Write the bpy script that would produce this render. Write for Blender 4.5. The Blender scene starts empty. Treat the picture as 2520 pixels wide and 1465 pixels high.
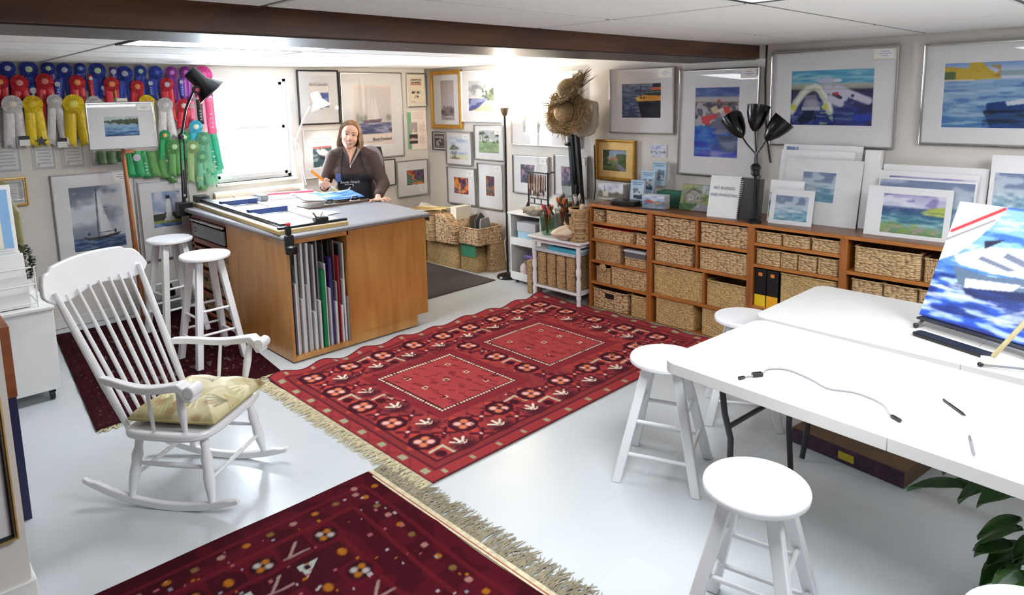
import bpy, bmesh, math, random
import numpy as np
from mathutils import Vector, Matrix, Euler
rnd = random.Random(7)
PI = math.pi
SC = bpy.context.scene
COL = SC.collection

# ------------------------------------------------------------------ camera
cam_d = bpy.data.cameras.new('camera')
cam = bpy.data.objects.new('camera', cam_d)
COL.objects.link(cam)
SC.camera = cam
yaw, pitch, roll = 0.7706, 0.1443, 0.0196
fw = Vector((math.sin(yaw) * math.cos(pitch), math.cos(yaw) * math.cos(pitch), -math.sin(pitch)))
rt = Vector((math.cos(yaw), -math.sin(yaw), 0))
dn = fw.cross(rt)
rt2 = rt * math.cos(roll) + dn * math.sin(roll)
dn2 = dn * math.cos(roll) - rt * math.sin(roll)
cam.matrix_world = Matrix(((rt2.x, -dn2.x, -fw.x, 0), (rt2.y, -dn2.y, -fw.y, 0), (rt2.z, -dn2.z, -fw.z, 1.88), (0, 0, 0, 1)))
cam_d.sensor_fit = 'HORIZONTAL'
cam_d.sensor_width = 36
cam_d.lens = 1677.6 * 36 / 2520
cam_d.shift_y = -(732.5 - 483.26) / 2520
cam_d.clip_start = 0.05

# ------------------------------------------------------------------ world, exposure
w = bpy.data.worlds.new('overcast_sky')
SC.world = w
w.use_nodes = True
bg = w.node_tree.nodes['Background']
bg.inputs[0].default_value = (0.80, 0.90, 1.0, 1)
bg.inputs[1].default_value = 48.0
PANEL_W = 14.5     # emission of the fluorescent ceiling panels
TORCH_W = 40.0     # watts of the torchiere bulb
DESK_W = 16.0       # watts of the white desk lamp
vs = SC.view_settings
vs.view_transform = 'Standard'
vs.look = 'None'
vs.gamma = 1
vs.use_curve_mapping = False
vs.exposure = 0.6

cy_ = SC.cycles
cy_.max_bounces = 5
cy_.diffuse_bounces = 3
cy_.glossy_bounces = 2
cy_.transmission_bounces = 3
cy_.transparent_max_bounces = 10
cy_.caustics_reflective = False
cy_.caustics_refractive = False
cy_.adaptive_threshold = 0.1

# ------------------------------------------------------------------ helpers
def lin(c):
    c = [x / 255 for x in c[:3]]
    return tuple(x / 12.92 if x <= 0.04045 else ((x + 0.055) / 1.055) ** 2.4 for x in c)


def tag(o, label=None, cat=None, group=None, kind=None):
    for k, v in (('label', label), ('category', cat), ('group', group), ('kind', kind)):
        if v:
            o[k] = v
    return o


def thing(name, label, cat, loc=(0, 0, 0), rz=0, group=None):
    o = bpy.data.objects.new(name, None)
    o.empty_display_size = 0.05
    COL.objects.link(o)
    o.location = loc
    o.rotation_euler = (0, 0, rz)
    return tag(o, label, cat, group)


def copy_tree(o, parent=None):
    c = o.copy()
    COL.objects.link(c)
    c.parent = parent
    for ch in o.children:
        copy_tree(ch, c)
    return c


class MB:
    """collects shapes and links them as ONE mesh object"""

    def __init__(s):
        s.v, s.f = [], []

    def add(s, vs_, fs_, M=None):
        n = len(s.v)
        if M is not None:
            vs_ = [tuple(M @ Vector(p)) for p in vs_]
        s.v += [tuple(p) for p in vs_]
        s.f += [tuple(i + n for i in f) for f in fs_]
        return s

    def box(s, x0, y0, z0, x1, y1, z1, M=None):
        p = [(x0, y0, z0), (x1, y0, z0), (x1, y1, z0), (x0, y1, z0), (x0, y0, z1), (x1, y0, z1), (x1, y1, z1), (x0, y1, z1)]
        return s.add(p, [(3, 2, 1, 0), (4, 5, 6, 7), (0, 1, 5, 4), (1, 2, 6, 5), (2, 3, 7, 6), (3, 0, 4, 7)], M)

    def hexa(s, b, t):
        """8 corners: bottom loop b, top loop t"""
        return s.add(list(b) + list(t), [(3, 2, 1, 0), (4, 5, 6, 7), (0, 1, 5, 4), (1, 2, 6, 5), (2, 3, 7, 6), (3, 0, 4, 7)])

    def bar(s, p0, p1, wx, wy, up=(0, 0, 1)):
        """square bar between two points"""
        p0, p1 = Vector(p0), Vector(p1)
        d = (p1 - p0).normalized()
        a = d.cross(Vector(up))
        if a.length < 1e-4:
            a = d.cross(Vector((1, 0, 0)))
        a.normalize()
        b = d.cross(a)
        lo = [p0 + a * i * wx / 2 + b * j * wy / 2 for i, j in ((-1, -1), (1, -1), (1, 1), (-1, 1))]
        hi = [q + (p1 - p0) for q in lo]
        return s.hexa(lo, hi)

    def tube(s, pts, r, n=10, caps=True):
        pts = [Vector(p) for p in pts]
        rs = r if isinstance(r, (list, tuple)) else [r] * len(pts)
        base = len(s.v)
        t0 = (pts[1] - pts[0]).normalized()
        a = t0.cross(Vector((0, 0, 1)))
        if a.length < 1e-3:
            a = t0.cross(Vector((1, 0, 0)))
        a.normalize()
        for i, p in enumerate(pts):
            t = (pts[min(i + 1, len(pts) - 1)] - pts[max(i - 1, 0)]).normalized()
            a = (a - t * a.dot(t)).normalized()
            b = t.cross(a)
            for k in range(n):
                q = p + (a * math.cos(2 * PI * k / n) + b * math.sin(2 * PI * k / n)) * rs[i]
                s.v.append(tuple(q))
        for i in range(len(pts) - 1):
            for k in range(n):
                k2 = (k + 1) % n
                s.f.append((base + i * n + k, base + i * n + k2, base + (i + 1) * n + k2, base + (i + 1) * n + k))
        if caps:
            s.f.append(tuple(base + k for k in reversed(range(n))))
            s.f.append(tuple(base + (len(pts) - 1) * n + k for k in range(n)))
        return s

    def cyl(s, p0, p1, r0, r1=None, n=14):
        return s.tube([p0, p1], [r0, r0 if r1 is None else r1], n)

    def lathe(s, prof, n=24, M=None, o=(0, 0, 0), caps=True):
        base = len(s.v)
        o = Vector(o)
        for r, z in prof:
            for k in range(n):
                q = Vector((r * math.cos(2 * PI * k / n), r * math.sin(2 * PI * k / n), z))
                q = (M @ q if M is not None else q) + o
                s.v.append(tuple(q))
        for i in range(len(prof) - 1):
            for k in range(n):
                k2 = (k + 1) % n
                s.f.append((base + i * n + k, base + i * n + k2, base + (i + 1) * n + k2, base + (i + 1) * n + k))
        if caps:
            s.f.append(tuple(base + k for k in reversed(range(n))))
            s.f.append(tuple(base + (len(prof) - 1) * n + k for k in range(n)))
        return s

    def ell(s, c, r, nu=16, nv=10, M=None):
        pr = [(max(1e-4, math.sin(PI * i / nv)), -math.cos(PI * i / nv)) for i in range(nv + 1)]
        S = Matrix.Diagonal((r[0], r[1], r[2])).to_4x4()
        return s.lathe(pr, nu, (M @ S) if M is not None else S, c)

    def prism(s, poly, z0, z1, M=None):
        n = len(poly)
        p = [(x, y, z0) for x, y in poly] + [(x, y, z1) for x, y in poly]
        f = [tuple(reversed(range(n))), tuple(range(n, 2 * n))] + [(i, (i + 1) % n, n + (i + 1) % n, n + i) for i in range(n)]
        return s.add(p, f, M)

    def grid(s, fn, nu, nv):
        p = [fn(i / nu, j / nv) for j in range(nv + 1) for i in range(nu + 1)]
        f = [(j * (nu + 1) + i, j * (nu + 1) + i + 1, (j + 1) * (nu + 1) + i + 1, (j + 1) * (nu + 1) + i) for j in range(nv) for i in range(nu)]
        return s.add(p, f)

    def mesh(s, name, smooth=True, ang=38):
        me = bpy.data.meshes.new(name)
        me.from_pydata(s.v, [], s.f)
        me.update()
        if smooth:
            me.polygons.foreach_set('use_smooth', [True] * len(me.polygons))
            me.set_sharp_from_angle(angle=math.radians(ang))
        return me

    def build(s, name, mt, parent=None, smooth=True, bevel=0, solid=0, sub=0, world=False, ang=38, label=None):
        if world and parent is not None:
            off = Vector((0, 0, 0))
            q = parent
            while q is not None:
                off += q.location
                q = q.parent
            s.v = [(x - off.x, y - off.y, z - off.z) for x, y, z in s.v]
        me = s.mesh(name, smooth, ang)
        me.materials.append(mt)
        o = bpy.data.objects.new(name, me)
        COL.objects.link(o)
        o.parent = parent
        if solid:
            m = o.modifiers.new('solid', 'SOLIDIFY')
            m.thickness = solid
            m.offset = 0
        if bevel:
            m = o.modifiers.new('bevel', 'BEVEL')
            m.width = bevel
            m.segments = 2
            m.limit_method = 'ANGLE'
            m.angle_limit = math.radians(40)
        if sub:
            m = o.modifiers.new('sub', 'SUBSURF')
            m.levels = sub
            m.render_levels = sub
        if label:
            o['label'] = label
        return o


def again(o, parent, loc=(0, 0, 0), rot=(0, 0, 0), name=None):
    """another object that shares the mesh of o"""
    c = o.copy()
    COL.objects.link(c)
    c.parent = parent
    c.location = loc
    c.rotation_euler = rot
    return c


# ------------------------------------------------------------------ materials
def mat(name, col, rough=0.5, metal=0.0, var=0.06, scale=9.0, bump=0.0, bscale=120.0, spec=0.5, coat=0.0, stretch=None, emit=0.0, sheen=0.0):
    m = bpy.data.materials.new(name)
    m.use_nodes = True
    nt = m.node_tree
    b = nt.nodes['Principled BSDF']
    tc = nt.nodes.new('ShaderNodeTexCoord')
    src = tc.outputs['Object']
    if stretch:
        mp = nt.nodes.new('ShaderNodeMapping')
        mp.inputs['Scale'].default_value = stretch
        nt.links.new(src, mp.inputs[0])
        src = mp.outputs[0]
    nz = nt.nodes.new('ShaderNodeTexNoise')
    nz.inputs['Scale'].default_value = scale
    nz.inputs['Detail'].default_value = 4
    nt.links.new(src, nz.inputs['Vector'])
    cr = nt.nodes.new('ShaderNodeValToRGB')
    c = lin(col)
    cr.color_ramp.elements[0].position = 0.3
    cr.color_ramp.elements[1].position = 0.7
    cr.color_ramp.elements[0].color = (*[x * (1 - var) for x in c], 1)
    cr.color_ramp.elements[1].color = (*[min(1, x * (1 + var)) for x in c], 1)
    nt.links.new(nz.outputs['Fac'], cr.inputs[0])
    nt.links.new(cr.outputs[0], b.inputs['Base Color'])
    b.inputs['Roughness'].default_value = rough
    b.inputs['Metallic'].default_value = metal
    b.inputs['Specular IOR Level'].default_value = spec
    b.inputs['Coat Weight'].default_value = coat
    b.inputs['Coat Roughness'].default_value = 0.1
    b.inputs['Sheen Weight'].default_value = sheen
    if emit:
        b.inputs['Emission Color'].default_value = (*c, 1)
        b.inputs['Emission Strength'].default_value = emit
    if bump:
        n2 = nt.nodes.new('ShaderNodeTexNoise')
        n2.inputs['Scale'].default_value = bscale
        n2.inputs['Detail'].default_value = 3
        nt.links.new(src, n2.inputs['Vector'])
        bp = nt.nodes.new('ShaderNodeBump')
        bp.inputs['Strength'].default_value = bump
        bp.inputs['Distance'].default_value = 0.004
        nt.links.new(n2.outputs['Fac'], bp.inputs['Height'])
        nt.links.new(bp.outputs[0], b.inputs['Normal'])
    return m


def wood(name, c0, c1, rough=0.4, axis='Z', scale=3.0, coat=0.2):
    """wood with grain running along an axis"""
    m = bpy.data.materials.new(name)
    m.use_nodes = True
    nt = m.node_tree
    b = nt.nodes['Principled BSDF']
    tc = nt.nodes.new('ShaderNodeTexCoord')
    mp = nt.nodes.new('ShaderNodeMapping')
    st = {'X': (0.12, 1, 1), 'Y': (1, 0.12, 1), 'Z': (1, 1, 0.12)}[axis]
    mp.inputs['Scale'].default_value = st
    nt.links.new(tc.outputs['Object'], mp.inputs[0])
    nz = nt.nodes.new('ShaderNodeTexNoise')
    nz.inputs['Scale'].default_value = scale * 7
    nz.inputs['Detail'].default_value = 6
    nz.inputs['Distortion'].default_value = 1.2
    nt.links.new(mp.outputs[0], nz.inputs['Vector'])
    n3 = nt.nodes.new('ShaderNodeTexNoise')
    n3.inputs['Scale'].default_value = scale * 0.8
    nt.links.new(tc.outputs['Object'], n3.inputs['Vector'])
    ad = nt.nodes.new('ShaderNodeMath')
    ad.operation = 'MULTIPLY_ADD'
    ad.inputs[1].default_value = 0.5
    nt.links.new(n3.outputs['Fac'], ad.inputs[0])
    mu = nt.nodes.new('ShaderNodeMath')
    mu.operation = 'MULTIPLY'
    mu.inputs[1].default_value = 0.55
    nt.links.new(nz.outputs['Fac'], mu.inputs[0])
    nt.links.new(mu.outputs[0], ad.inputs[2])
    cr = nt.nodes.new('ShaderNodeValToRGB')
    cr.color_ramp.elements[0].position = 0.36
    cr.color_ramp.elements[1].position = 0.68
    cr.color_ramp.elements[0].color = (*lin(c0), 1)
    cr.color_ramp.elements[1].color = (*lin(c1), 1)
    nt.links.new(ad.outputs[0], cr.inputs[0])
    nt.links.new(cr.outputs[0], b.inputs['Base Color'])
    b.inputs['Roughness'].default_value = rough
    b.inputs['Coat Weight'].default_value = coat
    b.inputs['Coat Roughness'].default_value = 0.25
    return m


def wicker(name, c0, c1, dark, sx=0.034, sz=0.014, upright=False):
    """woven strands: staggered rounded cells with dark gaps and relief"""
    m = bpy.data.materials.new(name)
    m.use_nodes = True
    nt = m.node_tree
    b = nt.nodes['Principled BSDF']
    tc = nt.nodes.new('ShaderNodeTexCoord')
    sp = nt.nodes.new('ShaderNodeSeparateXYZ')
    nt.links.new(tc.outputs['Object'], sp.inputs[0])
    ad = nt.nodes.new('ShaderNodeMath')
    nt.links.new(sp.outputs[0], ad.inputs[0])
    nt.links.new(sp.outputs[1], ad.inputs[1])
    cb = nt.nodes.new('ShaderNodeCombineXYZ')
    a, z = (1, 0) if upright else (0, 1)
    nt.links.new(ad.outputs[0], cb.inputs[a])
    nt.links.new(sp.outputs[2], cb.inputs[z])
    nd = nt.nodes.new('ShaderNodeTexNoise')
    nd.inputs['Scale'].default_value = 30
    nt.links.new(tc.outputs['Object'], nd.inputs['Vector'])
    mx = nt.nodes.new('ShaderNodeMix')
    mx.data_type = 'VECTOR'
    mx.inputs[0].default_value = 0.012
    nt.links.new(cb.outputs[0], mx.inputs[4])
    nt.links.new(nd.outputs['Color'], mx.inputs[5])
    mp = nt.nodes.new('ShaderNodeMapping')
    mp.inputs['Scale'].default_value = (1 / sx, 1 / sz, 1)
    nt.links.new(mx.outputs[1], mp.inputs[0])
    vo = nt.nodes.new('ShaderNodeTexVoronoi')
    vo.voronoi_dimensions = '2D'
    vo.feature = 'F1'
    vo.inputs['Scale'].default_value = 1.0
    vo.inputs['Randomness'].default_value = 0.72
    nt.links.new(mp.outputs[0], vo.inputs['Vector'])
    cr = nt.nodes.new('ShaderNodeValToRGB')
    e = cr.color_ramp.elements
    e[0].position = 0.10
    e[0].color = (*lin(c0), 1)
    e[1].position = 0.80
    e[1].color = (*lin(dark), 1)
    q = e.new(0.50)
    q.color = (*lin(c1), 1)
    nt.links.new(vo.outputs['Distance'], cr.inputs[0])
    sv = nt.nodes.new('ShaderNodeSeparateXYZ')
    nt.links.new(vo.outputs['Color'], sv.inputs[0])
    nz = nt.nodes.new('ShaderNodeTexNoise')
    nz.inputs['Scale'].default_value = 7
    nt.links.new(tc.outputs['Object'], nz.inputs['Vector'])
    va = nt.nodes.new('ShaderNodeMath')
    va.operation = 'MULTIPLY_ADD'
    va.inputs[1].default_value = 0.35
    va.inputs[2].default_value = 0.55
    nt.links.new(sv.outputs[0], va.inputs[0])
    vb = nt.nodes.new('ShaderNodeMath')
    vb.operation = 'MULTIPLY_ADD'
    vb.inputs[1].default_value = 0.5
    nt.links.new(nz.outputs['Fac'], vb.inputs[0])
    nt.links.new(va.outputs[0], vb.inputs[2])
    hs = nt.nodes.new('ShaderNodeHueSaturation')
    nt.links.new(vb.outputs[0], hs.inputs['Value'])
    nt.links.new(cr.outputs[0], hs.inputs['Color'])
    nt.links.new(hs.outputs[0], b.inputs['Base Color'])
    b.inputs['Roughness'].default_value = 0.65
    bp = nt.nodes.new('ShaderNodeBump')
    bp.invert = True
    bp.inputs['Strength'].default_value = 0.8
    bp.inputs['Distance'].default_value = 0.008
    nt.links.new(vo.outputs['Distance'], bp.inputs['Height'])
    nt.links.new(bp.outputs[0], b.inputs['Normal'])
    return m


def glassy(name, tint=(1, 1, 1), ior=1.5, gl_rough=0.02):
    """thin clear pane: see-through with fresnel reflection"""
    m = bpy.data.materials.new(name)
    m.use_nodes = True
    nt = m.node_tree
    nt.nodes.remove(nt.nodes['Principled BSDF'])
    out = nt.nodes['Material Output']
    tr = nt.nodes.new('ShaderNodeBsdfTransparent')
    tr.inputs[0].default_value = (*tint, 1)
    gl = nt.nodes.new('ShaderNodeBsdfGlossy')
    gl.inputs['Roughness'].default_value = gl_rough
    ge = nt.nodes.new('ShaderNodeNewGeometry')
    dt = nt.nodes.new('ShaderNodeVectorMath')
    dt.operation = 'DOT_PRODUCT'
    nt.links.new(ge.outputs['Incoming'], dt.inputs[0])
    nt.links.new(ge.outputs['Normal'], dt.inputs[1])
    ab = nt.nodes.new('ShaderNodeMath')
    ab.operation = 'ABSOLUTE'
    nt.links.new(dt.outputs['Value'], ab.inputs[0])
    su = nt.nodes.new('ShaderNodeMath')
    su.operation = 'SUBTRACT'
    su.inputs[0].default_value = 1.0
    su.use_clamp = True
    nt.links.new(ab.outputs[0], su.inputs[1])
    pw_ = nt.nodes.new('ShaderNodeMath')
    pw_.operation = 'POWER'
    pw_.inputs[1].default_value = 5.0
    nt.links.new(su.outputs[0], pw_.inputs[0])
    f0 = ((ior - 1) / (ior + 1)) ** 2
    fr = nt.nodes.new('ShaderNodeMath')
    fr.operation = 'MULTIPLY_ADD'
    fr.inputs[1].default_value = 1 - f0
    fr.inputs[2].default_value = f0
    nt.links.new(pw_.outputs[0], fr.inputs[0])
    mx = nt.nodes.new('ShaderNodeMixShader')
    nt.links.new(fr.outputs[0], mx.inputs[0])
    nt.links.new(tr.outputs[0], mx.inputs[1])
    nt.links.new(gl.outputs[0], mx.inputs[2])
    nt.links.new(mx.outputs[0], out.inputs[0])
    return m


def attr_mat(name, rough=0.75, bump=0.15, bscale=300, coat=0.0, spec=0.4):
    """print or dyed pile: colour from the mesh's own colour attribute"""
    m = bpy.data.materials.new(name)
    m.use_nodes = True
    nt = m.node_tree
    b = nt.nodes['Principled BSDF']
    at = nt.nodes.new('ShaderNodeAttribute')
    at.attribute_name = 'Col'
    nt.links.new(at.outputs['Color'], b.inputs['Base Color'])
    b.inputs['Roughness'].default_value = rough
    b.inputs['Specular IOR Level'].default_value = spec
    b.inputs['Coat Weight'].default_value = coat
    tc = nt.nodes.new('ShaderNodeTexCoord')
    n2 = nt.nodes.new('ShaderNodeTexNoise')
    n2.inputs['Scale'].default_value = bscale
    nt.links.new(tc.outputs['Object'], n2.inputs['Vector'])
    bp = nt.nodes.new('ShaderNodeBump')
    bp.inputs['Strength'].default_value = bump
    bp.inputs['Distance'].default_value = 0.003
    nt.links.new(n2.outputs['Fac'], bp.inputs['Height'])
    nt.links.new(bp.outputs[0], b.inputs['Normal'])
    return m


def emis(name, col, s):
    m = bpy.data.materials.new(name)
    m.use_nodes = True
    nt = m.node_tree
    nt.nodes.remove(nt.nodes['Principled BSDF'])
    e = nt.nodes.new('ShaderNodeEmission')
    e.inputs[0].default_value = (*lin(col), 1)
    e.inputs[1].default_value = s
    nt.links.new(e.outputs[0], nt.nodes['Material Output'].inputs[0])
    return m


K = {}
K['fill_cut_wall'] = wood('dark_fill_cut_wall', (92, 66, 46), (124, 92, 66), 0.6, 'Z')  # dark finish made up for the unseen wall, cuts bounce light
K['wall'] = mat('wall_paint', (224, 218, 210), 0.75, var=0.02, bump=0.05, bscale=200)
K['ceil'] = mat('ceiling_tile_white', (238, 237, 232), 0.9, var=0.03, scale=60, bump=0.35, bscale=90)
K['tbar'] = mat('grid_shade_grey', (92, 88, 84), 0.5, var=0.02)  # white bars coloured grey to carry the shadow line at the tile edges
K['floor'] = mat('painted_floor', (208, 214, 217), 0.3, var=0.02, scale=3, coat=0.12)
K['grout'] = mat('floor_seam', (203, 209, 212), 0.4, var=0.04)
K['trim'] = mat('trim_white', (226, 224, 220), 0.45, var=0.02)
K['white'] = mat('white_gloss_paint', (240, 240, 242), 0.3, var=0.015, coat=0.25)
K['wsat'] = mat('white_satin', (236, 236, 234), 0.45, var=0.02)
K['plast'] = mat('white_table_plastic', (222, 220, 216), 0.4, var=0.015, bump=0.08, bscale=250)
K['black'] = mat('black_satin', (20, 20, 22), 0.35, var=0.1)
K['blackg'] = mat('black_gloss', (12, 12, 14), 0.25, var=0.1, spec=0.35, coat=0.1)
K['dgrey'] = mat('dark_grey_metal', (62, 62, 64), 0.4, metal=0.6, var=0.05)
K['silver'] = mat('brushed_silver', (205, 205, 205), 0.25, metal=1.0, var=0.04)
K['chrome'] = mat('chrome', (225, 225, 228), 0.08, metal=1.0, var=0.02)
K['gold'] = mat('gilded_frame', (186, 140, 62), 0.32, metal=0.75, var=0.15, scale=30, bump=0.2)
K['goldpale'] = mat('pale_gilt', (214, 178, 112), 0.4, metal=0.55, var=0.12, scale=30)
K['oak'] = wood('golden_oak', (150, 96, 40), (190, 132, 66), 0.35, 'Z')
K['birch'] = wood('golden_plywood', (176, 114, 50), (212, 154, 82), 0.32, 'Z', 1.6, 0.35)
K['shelfx'] = wood('orange_pine_board', (150, 88, 34), (188, 118, 50), 0.4, 'Y')
K['shelfz'] = wood('orange_pine_upright', (132, 74, 28), (170, 102, 42), 0.4, 'Z')
K['shelftop'] = wood('brown_shelf_top', (104, 66, 44), (140, 92, 62), 0.4, 'Y')
K['redwood'] = wood('reddish_drawer_wood', (128, 62, 36), (168, 92, 58), 0.4, 'Y')
K['beamf'] = wood('dark_beam_wood', (66, 38, 26), (112, 70, 44), 0.45, 'X', 2.0)
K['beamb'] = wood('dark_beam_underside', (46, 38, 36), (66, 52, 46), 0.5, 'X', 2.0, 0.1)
K['easelw'] = wood('easel_wood', (150, 86, 44), (186, 116, 62), 0.4, 'Z')
K['lamin'] = mat('speckled_grey_laminate', (150, 150, 156), 0.35, var=0.18, scale=260)
K['lamedge'] = mat('laminate_edge', (132, 128, 124), 0.4, var=0.25, scale=240)
K['wick'] = wicker('seagrass_weave', (220, 188, 140), (184, 148, 102), (112, 82, 54), 0.026, 0.011)
K['wickb'] = wicker('chunky_weave', (220, 188, 146), (180, 144, 102), (88, 62, 44), 0.032, 0.015)
K['wickf'] = wicker('fine_weave', (214, 180, 122), (192, 156, 100), (150, 118, 74), 0.024, 0.008)
K['wicku'] = wicker('upright_weave', (208, 174, 126), (178, 142, 98), (108, 80, 52), 0.018, 0.009, True)
K['basketin'] = mat('basket_inside', (92, 66, 42), 0.8, var=0.2)
K['paper'] = mat('white_paper', (240, 240, 240), 0.7, var=0.015)
K['matb'] = mat('mat_board', (238, 236, 236), 0.75, var=0.015)
K['cream'] = mat('cream_paper', (240, 232, 212), 0.7, var=0.03)
K['art'] = attr_mat('painted_paper')
K['canvas'] = attr_mat('painted_canvas', 0.5, 0.3, 200)
K['pile'] = attr_mat('rug_pile', 0.95, 0.8, 500, spec=0.1)
K['glass'] = glassy('picture_glass', (0.99, 0.99, 0.99), 1.32)
K['wglass'] = glassy('window_glass', (0.98, 0.99, 1), 1.2)
K['clear'] = glassy('clear_glassware', (0.90, 0.93, 0.92), 1.5)
K['gglass'] = glassy('green_glassware', (0.76, 0.9, 0.80), 1.5)
K['acrylic'] = glassy('clear_acrylic', (0.99, 0.995, 0.995), 1.35)
K['fringe'] = mat('rug_fringe', (206, 194, 160), 0.9, var=0.2, scale=40)
K['fringeg'] = mat('grey_rug_fringe', (150, 140, 116), 0.9, var=0.25, scale=40)
K['ink'] = mat('black_ink', (34, 30, 32), 0.7, var=0.02)
K['inkg'] = mat('grey_ink', (120, 118, 124), 0.7, var=0.02)
K['lwhite'] = mat('white_thread', (225, 225, 228), 0.7, var=0.02)
K['skin'] = mat('skin', (228, 176, 150), 0.5, var=0.04, scale=20)
K['redink'] = mat('red_ink', (206, 70, 60), 0.7, var=0.03)
K['carpet'] = mat('dark_grey_mat', (74, 66, 64), 0.95, var=0.12, scale=160, bump=0.6, bscale=300)
K['steel'] = mat('grey_steel', (150, 152, 156), 0.35, metal=0.8, var=0.05)


# ------------------------------------------------------------------ painted pictures
class Cv:
    """small canvas: colours 0..255, x and y run 0..1 from the top left"""

    def __init__(s, w, h, col=(255, 255, 255), seed=1):
        s.w, s.h = w, h
        s.a = np.ones((h, w, 3)) * np.array(col, float)
        s.X, s.Y = np.meshgrid((np.arange(w) + 0.5) / w, (np.arange(h) + 0.5) / h)
        s.r = np.random.RandomState(seed)

    def noise(s, fx, fy=None, oct=1):
        fy = fy or fx
        out = np.zeros((s.h, s.w))
        amp = 1.0
        tot = 0
        for _ in range(oct):
            g = s.r.rand(int(fy) + 3, int(fx) + 3)
            x = s.X * fx
            y = s.Y * fy
            i, j = x.astype(int), y.astype(int)
            u, v = x - i, y - j
            u, v = u * u * (3 - 2 * u), v * v * (3 - 2 * v)
            out += amp * ((g[j, i] * (1 - u) + g[j, i + 1] * u) * (1 - v) + (g[j + 1, i] * (1 - u) + g[j + 1, i + 1] * u) * v)
            tot += amp
            amp *= 0.5
            fx, fy = fx * 2, fy * 2
        return out / tot

    def put(s, mask, col, a=1.0):
        m = (np.asarray(mask, float) * a)[..., None]
        s.a = s.a * (1 - m) + np.array(col, float) * m
        return s

    def vgrad(s, stops, x0=0, x1=1):
        ys = [q[0] for q in stops]
        c = np.stack([np.interp(s.Y, ys, [q[1][k] for q in stops]) for k in range(3)], -1)
        m = ((s.X >= x0) & (s.X <= x1) & (s.Y >= ys[0]) & (s.Y <= ys[-1]))[..., None]
        s.a = np.where(m, c, s.a)
        return s

    def rect(s, x0, y0, x1, y1, col, a=1.0):
        return s.put((s.X >= x0) & (s.X <= x1) & (s.Y >= y0) & (s.Y <= y1), col, a)

    def ell(s, cx, cy, rx, ry, col, a=1.0, soft=0.15):
        d = np.sqrt(((s.X - cx) / rx) ** 2 + ((s.Y - cy) / ry) ** 2)
        return s.put(np.clip((1 + soft - d) / (2 * soft + 1e-6), 0, 1), col, a)

    def poly(s, pts, col, a=1.0):
        ins = np.zeros((s.h, s.w), bool)
        n = len(pts)
        for i in range(n):
            x0, y0 = pts[i]
            x1, y1 = pts[(i + 1) % n]
            if y0 == y1:
                continue
            c = ((y0 > s.Y) != (y1 > s.Y)) & (s.X < (x1 - x0) * (s.Y - y0) / (y1 - y0) + x0)
            ins ^= c
        return s.put(ins, col, a)

    def line(s, x0, y0, x1, y1, wd, col, a=1.0):
        asp = s.h / s.w
        dx, dy = x1 - x0, (y1 - y0) * asp
        L = max(1e-9, dx * dx + dy * dy)
        t = np.clip(((s.X - x0) * dx + (s.Y - y0) * asp * dy) / L, 0, 1)
        d = np.sqrt((s.X - x0 - t * dx) ** 2 + ((s.Y - y0) * asp - t * dy) ** 2)
        return s.put(np.clip((wd - d) / (wd * 0.5) + 0.5, 0, 1), col, a)

    def streaks(s, fx, fy, c0, c1, y0=0, y1=1, th=0.5, a=0.8, x0=0, x1=1):
        n = s.noise(fx, fy, 3)
        m = ((s.Y >= y0) & (s.Y <= y1) & (s.X >= x0) & (s.X <= x1)).astype(float)
        s.put(m * np.clip((n - th) / 0.10, 0, 1), c0, a)
        return s.put(m * np.clip((1 - th - n) / 0.10, 0, 1), c1, a)

    def mott(s, f, amt):
        n = s.noise(f, f, 2) - 0.5
        s.a = np.clip(s.a + n[..., None] * amt, 0, 255)
        return s


def soften(a, seed=3):
    """brushed look: slight blur and fine grain"""
    b_ = np.pad(a, ((1, 1), (1, 1), (0, 0)), mode='edge')
    b_ = (b_[1:-1, 1:-1] * 4 + b_[:-2, 1:-1] * 2 + b_[2:, 1:-1] * 2 + b_[1:-1, :-2] * 2 + b_[1:-1, 2:] * 2 + b_[:-2, :-2] + b_[2:, 2:] + b_[:-2, 2:] + b_[2:, :-2]) / 16
    r = np.random.RandomState(seed)
    return np.clip(b_ + (r.rand(*a.shape[:2], 1) - .5) * 14 + (r.rand(*a.shape) - .5) * 6, 0, 255)


def to_lin(a):
    c = np.clip(a, 0, 255) / 255
    return np.where(c <= 0.04045, c / 12.92, ((c + 0.055) / 1.055) ** 2.4)


def cgrid(name, a, fn, mt, parent=None):
    """grid mesh with one vertex per canvas pixel; fn(u, v) -> arrays x, y, z (u right, v up, 0..1)"""
    h, w_ = a.shape[:2]
    u, v = np.meshgrid(np.linspace(0, 1, w_), np.linspace(1, 0, h))
    x, y, z = fn(u, v)
    co = np.stack([np.broadcast_to(q, u.shape) for q in (x, y, z)], -1).reshape(-1, 3)
    i = np.arange((h - 1) * w_).reshape(h - 1, w_)[:, :-1].ravel()
    fc = np.stack([i + w_, i + w_ + 1, i + 1, i], 1)
    me = bpy.data.meshes.new(name)
    me.vertices.add(len(co))
    me.vertices.foreach_set('co', co.astype(np.float32).ravel())
    me.loops.add(fc.size)
    me.loops.foreach_set('vertex_index', fc.astype(np.int32).ravel())
    me.polygons.add(len(fc))
    me.polygons.foreach_set('loop_start', (np.arange(len(fc)) * 4).astype(np.int32))
    me.polygons.foreach_set('loop_total', np.full(len(fc), 4, np.int32))
    me.update(calc_edges=True)
    ca = me.color_attributes.new('Col', 'FLOAT_COLOR', 'POINT')
    rgba = np.ones((h * w_, 4), np.float32)
    rgba[:, :3] = to_lin(a).reshape(-1, 3)
    ca.data.foreach_set('color', rgba.ravel())
    me.polygons.foreach_set('use_smooth', [True] * len(fc))
    me.materials.append(mt)
    o = bpy.data.objects.new(name, me)
    COL.objects.link(o)
    o.parent = parent
    return o


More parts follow.
